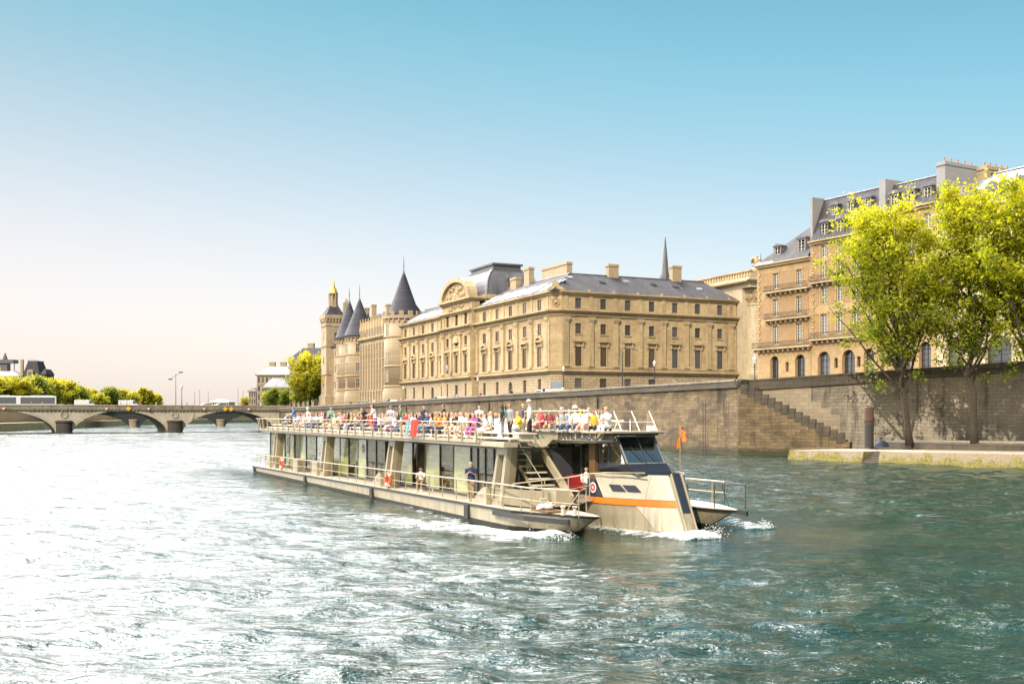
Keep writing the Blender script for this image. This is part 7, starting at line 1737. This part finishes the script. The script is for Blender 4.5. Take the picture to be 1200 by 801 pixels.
    P['eyes'] = e.mesh('eyes', M['eye'])
    e = MB(); e.tube([head+Vector((.070,-.022,-.068)), head+Vector((.080,0,-.070)), head+Vector((.070,.022,-.068))], .006, 5); P['mouth'] = e.mesh('mouth', plain('lips', (.35,.10,.09), .5)) if 'lips' not in bpy.data.materials else e.mesh('mouth', bpy.data.materials['lips'])
    e = MB(); e.lathe((hx-.005,0,hz+.04), [(.16,0),(.11,.012),(.105,.05),(.085,.09),(.03,.11),(0,.112)], 16); P['hat'] = e.mesh('hat', CM['white'], True)
    return P
for k in ('stand','stand_phone','stand_rail','sit_lap','sit_lean','sit_raise'): POSES[k] = make_pose(k)
def omat(o, m): o.material_slots[0].link = 'OBJECT'; o.material_slots[0].material = m
def person(pose, u, v, z, yaw, shirt, bottom, hair='dark', long=False, shorts=False, skin='light', hat=None, sc_=1.0, label=None, group='passengers on the upper deck', shoes='white', world=None, wyaw=None):
    P = POSES[pose]; o = bpy.data.objects.new('person', P['body']); col.objects.link(o); omat(o, SK[skin])
    o.location = world if world else tuple(BW(u, v, z)); o.rotation_euler = (0,0,(BROT+yaw) if wyaw is None else wyaw); o.scale = (sc_,)*3
    for nm, me, m in (('shirt',P['shirt'],CM[shirt]), ('trousers' if not shorts else 'shorts', P['trousers'] if not shorts else P['shorts'], CM[bottom]), ('shoes',P['shoes'],CM[shoes]), ('hair', P['long_hair'] if long else P['hair'], HC[hair]), ('eyes',P['eyes'],None), ('mouth',P['mouth'],None)) + ((('hat',P['hat'],CM[hat]),) if hat else ()):
        c = bpy.data.objects.new(nm, me); col.objects.link(c); c.parent = o
        if m: omat(c, m)
    tag(o, label, 'person', group); return o
FZ = 3.66
# (photo column, v, pose, shirt, bottom, hair, long, shorts, skin, hat)
S_, ST = 'sit_lap', 'stand'
row = [
 (337,-4.0,'sit_lap','black','denim','dark',0,0,'light',0),(341,-3.0,'sit_lap','pink','beige','brown',1,0,'light',0),
 (346,-4.3,'stand_rail','blue','pale blue','dark',0,0,'light',0),(349,-3.0,'sit_lap','pale blue','denim','dark',1,0,'tan',0),(353,-4.0,'sit_lean','pink','khaki','brown',0,1,'light',0),
 (357,-3.9,'sit_lap','beige','pink','blond',1,1,'light',0),(361,-2.6,'stand','white','denim','dark',0,0,'light','white'),(364,-3.9,'sit_lap','pale blue','denim','brown',0,0,'light',0),(368,-4.0,'sit_lap','grey','denim','dark',0,0,'tan',0),
 (373,-3.9,'sit_lean','pale blue','navy','brown',1,0,'light',0),(377,-3.0,'sit_lap','beige','beige','grey',0,1,'light',0),(380,-4.0,'sit_lap','purple','black','dark',1,0,'light',0),(385,-4.1,'sit_lap','black','khaki','dark',0,1,'light',0),
 (388,-2.8,'stand_phone','teal','denim','brown',0,0,'light',0),(392,-3.9,'sit_lap','beige','beige','blond',1,1,'light',0),(395,-3.0,'sit_lap','black','black','dark',0,0,'tan',0),(400,-4.0,'sit_lean','pink','khaki','brown',0,1,'light',0),
 (404,-4.1,'sit_lap','maroon','black','dark',0,0,'light',0),(408,-3.2,'sit_raise','black','denim','dark',1,0,'light',0),(412,-4.0,'sit_lap','mustard','pale blue','blond',1,0,'light',0),(416,-3.9,'sit_lap','grey','navy','dark',0,0,'light',0),
 (420,-3.3,'sit_lap','maroon','navy','brown',0,0,'light',0),(424,-1.2,'stand','khaki','khaki','brown',0,0,'light',0),(427,-2.2,'stand','black','black','dark',0,0,'dark',0),(431,-4.0,'sit_lap','maroon','denim','brown',0,0,'tan',0),
 (436,-2.8,'stand','coral','coral','dark',1,0,'tan',0),(440,-4.3,'stand_rail','white','purple','dark',1,0,'light',0),(445,-3.2,'sit_lap','pink','white','brown',1,1,'light',0),(449,-4.0,'sit_lap','grey','navy','dark',0,0,'light',0),
 (462,-4.1,'sit_raise','white','purple','dark',0,0,'light',0),(466,-3.1,'sit_lap','black','black','dark',1,0,'light',0),(470,-2.6,'stand_phone','green','black','brown',0,0,'light',0),(473,-4.0,'sit_lap','black','denim','dark',0,0,'light',0),
 (478,-4.0,'sit_lean','red','beige','brown',0,1,'light',0),(483,-3.1,'sit_lap','pale blue','white','dark',1,0,'tan',0),(487,-4.1,'sit_lap','pink','beige','dark',1,1,'light',0),(492,-3.9,'sit_lap','navy','black','dark',0,0,'light',0),
 (497,-1.9,'stand','navy','black','brown',0,0,'light',0),(500,-4.0,'sit_lap','navy','denim','blond',0,0,'light',0),(505,-4.0,'sit_lap','pale blue','navy','brown',0,0,'light',0),(511,-3.9,'sit_lap','orange','navy','blond',1,0,'tan',0),
 (517,-4.0,'sit_lean','orange','navy','dark',0,0,'tan',0),(521,-3.1,'sit_lap','orange','denim','blond',1,0,'light',0),(525,-4.0,'sit_lap','black','black','brown',1,0,'light',0),(530,-3.9,'sit_lap','beige','beige','blond',0,1,'light',0),
 (535,-4.0,'sit_lap','black','beige','dark',0,1,'light',0),(540,-3.2,'sit_lap','grey','beige','dark',0,0,'light',0),(544,-4.2,'sit_lean','white','beige','brown',0,1,'light',0),(550,-3.0,'sit_lap','black','black','dark',1,0,'light',0),
 (557,-4.0,'sit_lean','magenta','magenta','dark',1,0,'light',0),(563,-3.0,'sit_lap','white','white','brown',0,0,'light',0),(569,-4.0,'sit_lap','white','white','brown',1,0,'light',0),(575,-3.1,'sit_lap','white','beige','blond',1,1,'light',0),
 (589,-4.1,'stand','black','grey','dark',1,0,'dark',0),(598,-3.9,'stand','grey','black','brown',0,0,'tan',0),(610,-2.9,'sit_lean','yellow','white','blond',0,0,'light',0),(621,-3.3,'stand','white','black','grey',1,0,'light','beige'),
 (634,-2.0,'sit_lap','red','red','dark',0,1,'light',0),(645,-2.0,'sit_lap','maroon','khaki','brown',0,1,'tan',0),(659,-2.0,'sit_lap','grey','denim','blond',1,0,'light','grey'),(674,-2.0,'sit_lap','white','denim','grey',1,0,'light','white'),
 (667,-1.2,'sit_lap','pale blue','denim','brown',0,0,'light',0),(685,-2.0,'sit_lap','white','pink','dark',0,1,'light',0),(696,-2.0,'sit_lap','mustard','black','dark',0,0,'tan',0),(705,-1.2,'sit_lap','beige','black','brown',1,0,'light',0),(713,-1.9,'sit_lean','white','white','blond',0,0,'light',0)]
extra = random.Random(9)
for i in range(60):
    row.append((337+i*4.1+extra.uniform(-2,2), extra.choice((-3.2,-1.7,-1.7,.4,2.5)), extra.choice(['sit_lap','sit_lap','sit_lean','sit_raise','stand_phone'] if i % 5 == 0 else ['sit_lap','sit_lean']), extra.choice(['white','grey','pale blue','black','pink','beige','navy','teal','black','khaki','denim']), extra.choice(['denim','beige','black']), extra.choice(['dark','brown','blond']), extra.random() < .5, 0, extra.choice(['light','tan']), 0))
for i in range(9):
    row.append((628+i*9+extra.uniform(-2,2), -.35, 'sit_lap', extra.choice(['white','beige','navy','grey','pink','teal','black','yellow']), extra.choice(['denim','beige','black']), extra.choice(['dark','brown','blond']), extra.random() < .5, 0, 'light', 0))
for i in range(9):
    row.append((560+i*6.5+extra.uniform(-2,2), extra.choice((-1.7,-.3,.4)), extra.choice(['sit_lap','sit_lap','stand']), extra.choice(['white','beige','navy','grey','orange','teal','black','maroon']), extra.choice(['denim','beige','black']), extra.choice(['dark','brown','blond']), extra.random() < .5, 0, 'light', 0))
row.sort(key=lambda q: q[0])
def look(q):
    b = ('seated' if q[2].startswith('sit') else 'standing'); hatd = f'{q[9]} hat' if q[9] else (('long ' if q[6] else 'short ')+q[5]+' hair')
    if q[3] == q[4]: return f'{b} passenger all in {q[3]}, {hatd}'
    return f'{b} passenger, {q[3]} top, {q[4]} {"shorts" if q[7] else "trousers"}, {hatd}'
LB = [look(q) for q in row]; 
for i in range(len(row)):
    if LB.count(LB[i]) > 1:
        j = i-1 if i else 1; LB[i] = LB[i].replace(', short ', ', ').replace('trousers, ','trousers, ')+f' {"right" if i else "left"} of {row[j][3]} top'
order = ['first','second','third','fourth','fifth','sixth','seventh','eighth','ninth','tenth']
dup = {}
for l in LB: dup[l] = dup.get(l, 0)+1
cnt = {}
for i, l in enumerate(LB):
    if dup[l] > 1: cnt[l] = cnt.get(l,0)+1; LB[i] = order[cnt[l]-1]+' from stern: '+l
for q, lab_ in zip(row, LB):
    px, v, pose, shirt, bot, hair, lg, sh, sk, hat = q
    u = UO(px, v); fore = u > -9.0 and v > -2.6; r_ = extra.uniform
    z = FZ if not fore else FZ+.08
    if pose.startswith('sit'): z += -.03 if not fore else .06
    yaw = -PI/2 + r_(-.7,.9) if v < -1.5 else r_(-.6,.6)
    if not pose.startswith('sit'): yaw = r_(-2.6,.4)
    person(pose, u, v, z, yaw, shirt, bot, hair, bool(lg), bool(sh), sk, hat or None, r_(.93,1.04), lab_)
# people on the lower decks
u = UO(552,-4.55); person('stand_phone', u, -4.55, dz(u)+.03, -.55, 'navy', 'khaki', 'grey', label='man in navy shirt and khaki trousers standing on the side deck looking at a phone', group='people on the lower deck', sc_=1.07, skin='light')
u = UO(494,-3.95); z = dz(u)+.0; person('sit_lean', u, -3.95, z, -PI/2+.9, 'white', 'khaki', 'dark', True, True, 'tan', label='seated woman in white top and shorts leaning forward by the side rail', group='people on the lower deck')
t = on_boat('stool', 'low dark stool under the seated woman in white on the side deck', 'stool', u, -3.9, dz(u)+.03); mb = MB(); mb.box(-.2,.2,-.2,.2,.36,.42); mb.build('seat', M['charcoal'], t)
for a in (-.15,.15):
    for b in (-.15,.15): mb = MB(); mb.tube([(a,b,0),(a,b,.36)], .015, 5); mb.build('leg', M['iron'], t)
u = UO(523,-2.7); person('sit_lap', u, -2.9, dz(u)+.02, -1.8, 'beige', 'black', 'brown', True, False, label='diner in beige top seated behind the middle saloon window', group='people on the lower deck')
u = UO(566,-2.75); person('sit_lap', u, -2.75, dz(u)+.02, .6, 'grey', 'beige', 'dark', False, True, label='diner in grey top seated behind the glass left of the standing man', group='people on the lower deck')
u = UO(577,-2.5); person('sit_lean', u, -2.5, dz(u)+.02, 2.6, 'pink', 'denim', 'dark', True, False, label='diner in pink top seated behind the standing man', group='people on the lower deck')
person('sit_lap', -5.35, -1.7, 1.32, -.2, 'white', 'denim', 'dark', True, False, label='woman in white seated on the fore deck beside the brown column', group='people on the lower deck')
t = on_boat('stool', 'small amber stool under the woman in white beside the brown column', 'stool', -5.35, -1.7, 1.3); mb = MB(); mb.lathe((0,0,0), [(.12,0),(.03,.04),(.03,.36),(.2,.38),(.2,.43)], 12); mb.build('seat', M['amber'], t)
person('stand', 0,0,0,0,'navy','black','dark', label='helmsman in navy standing inside the wheelhouse', group='people on the lower deck', world=tuple(BW(-4.0,-.55,1.45+.5)), wyaw=BROT+.1, sc_=.98)
t = on_boat('step_platform', 'dark raised platform the helmsman stands on', 'platform', -4.0,-.55,1.45); mb = MB(); mb.box(-.4,.4,-.4,.4,0,.5); mb.build('top', M['charcoal'], t)
# strollers on the quay and the bridge
strol = [(.215,'white','denim'),(.245,'navy','beige'),(.30,'black','grey'),(.36,'red','denim'),(.41,'pale blue','black'),(.55,'beige','navy'),(.585,'black','denim'),(.63,'white','black'),(.66,'teal','khaki'),(.71,'navy','denim'),(.76,'orange','black'),(.80,'grey','denim')]
for i, (tt, a, b) in enumerate(strol):
    x, y, z = wall_pt(tt); person('stand', 0,0,0,0, a, b, ['dark','brown','blond'][i%3], label=f'pedestrian in {a} top and {b} trousers walking behind the quay parapet', group='pedestrians on the quay', world=(x+inl.x*1.2, y+inl.y*1.2, z-.98), wyaw=PA+(0 if i % 2 else PI))
for i, (s, a, b) in enumerate(((5,'white','denim'),(10,'red','black'),(22,'white','khaki'),(25,'navy','denim'),(33,'pale blue','denim'),(37,'red','navy'),(40.5,'magenta','black'),(42,'red','beige'),(58,'grey','denim'),(61,'beige','black'),(63.5,'coral','denim'))):
    person('stand', 0,0,0,0, a, b, ['brown','dark'][i%2], label=f'pedestrian in {a} top and {b} trousers crossing the bridge', group='pedestrians on the bridge', world=tuple(brp(s, .9, 6.49)), wyaw=BRA+(0 if i % 2 else PI))
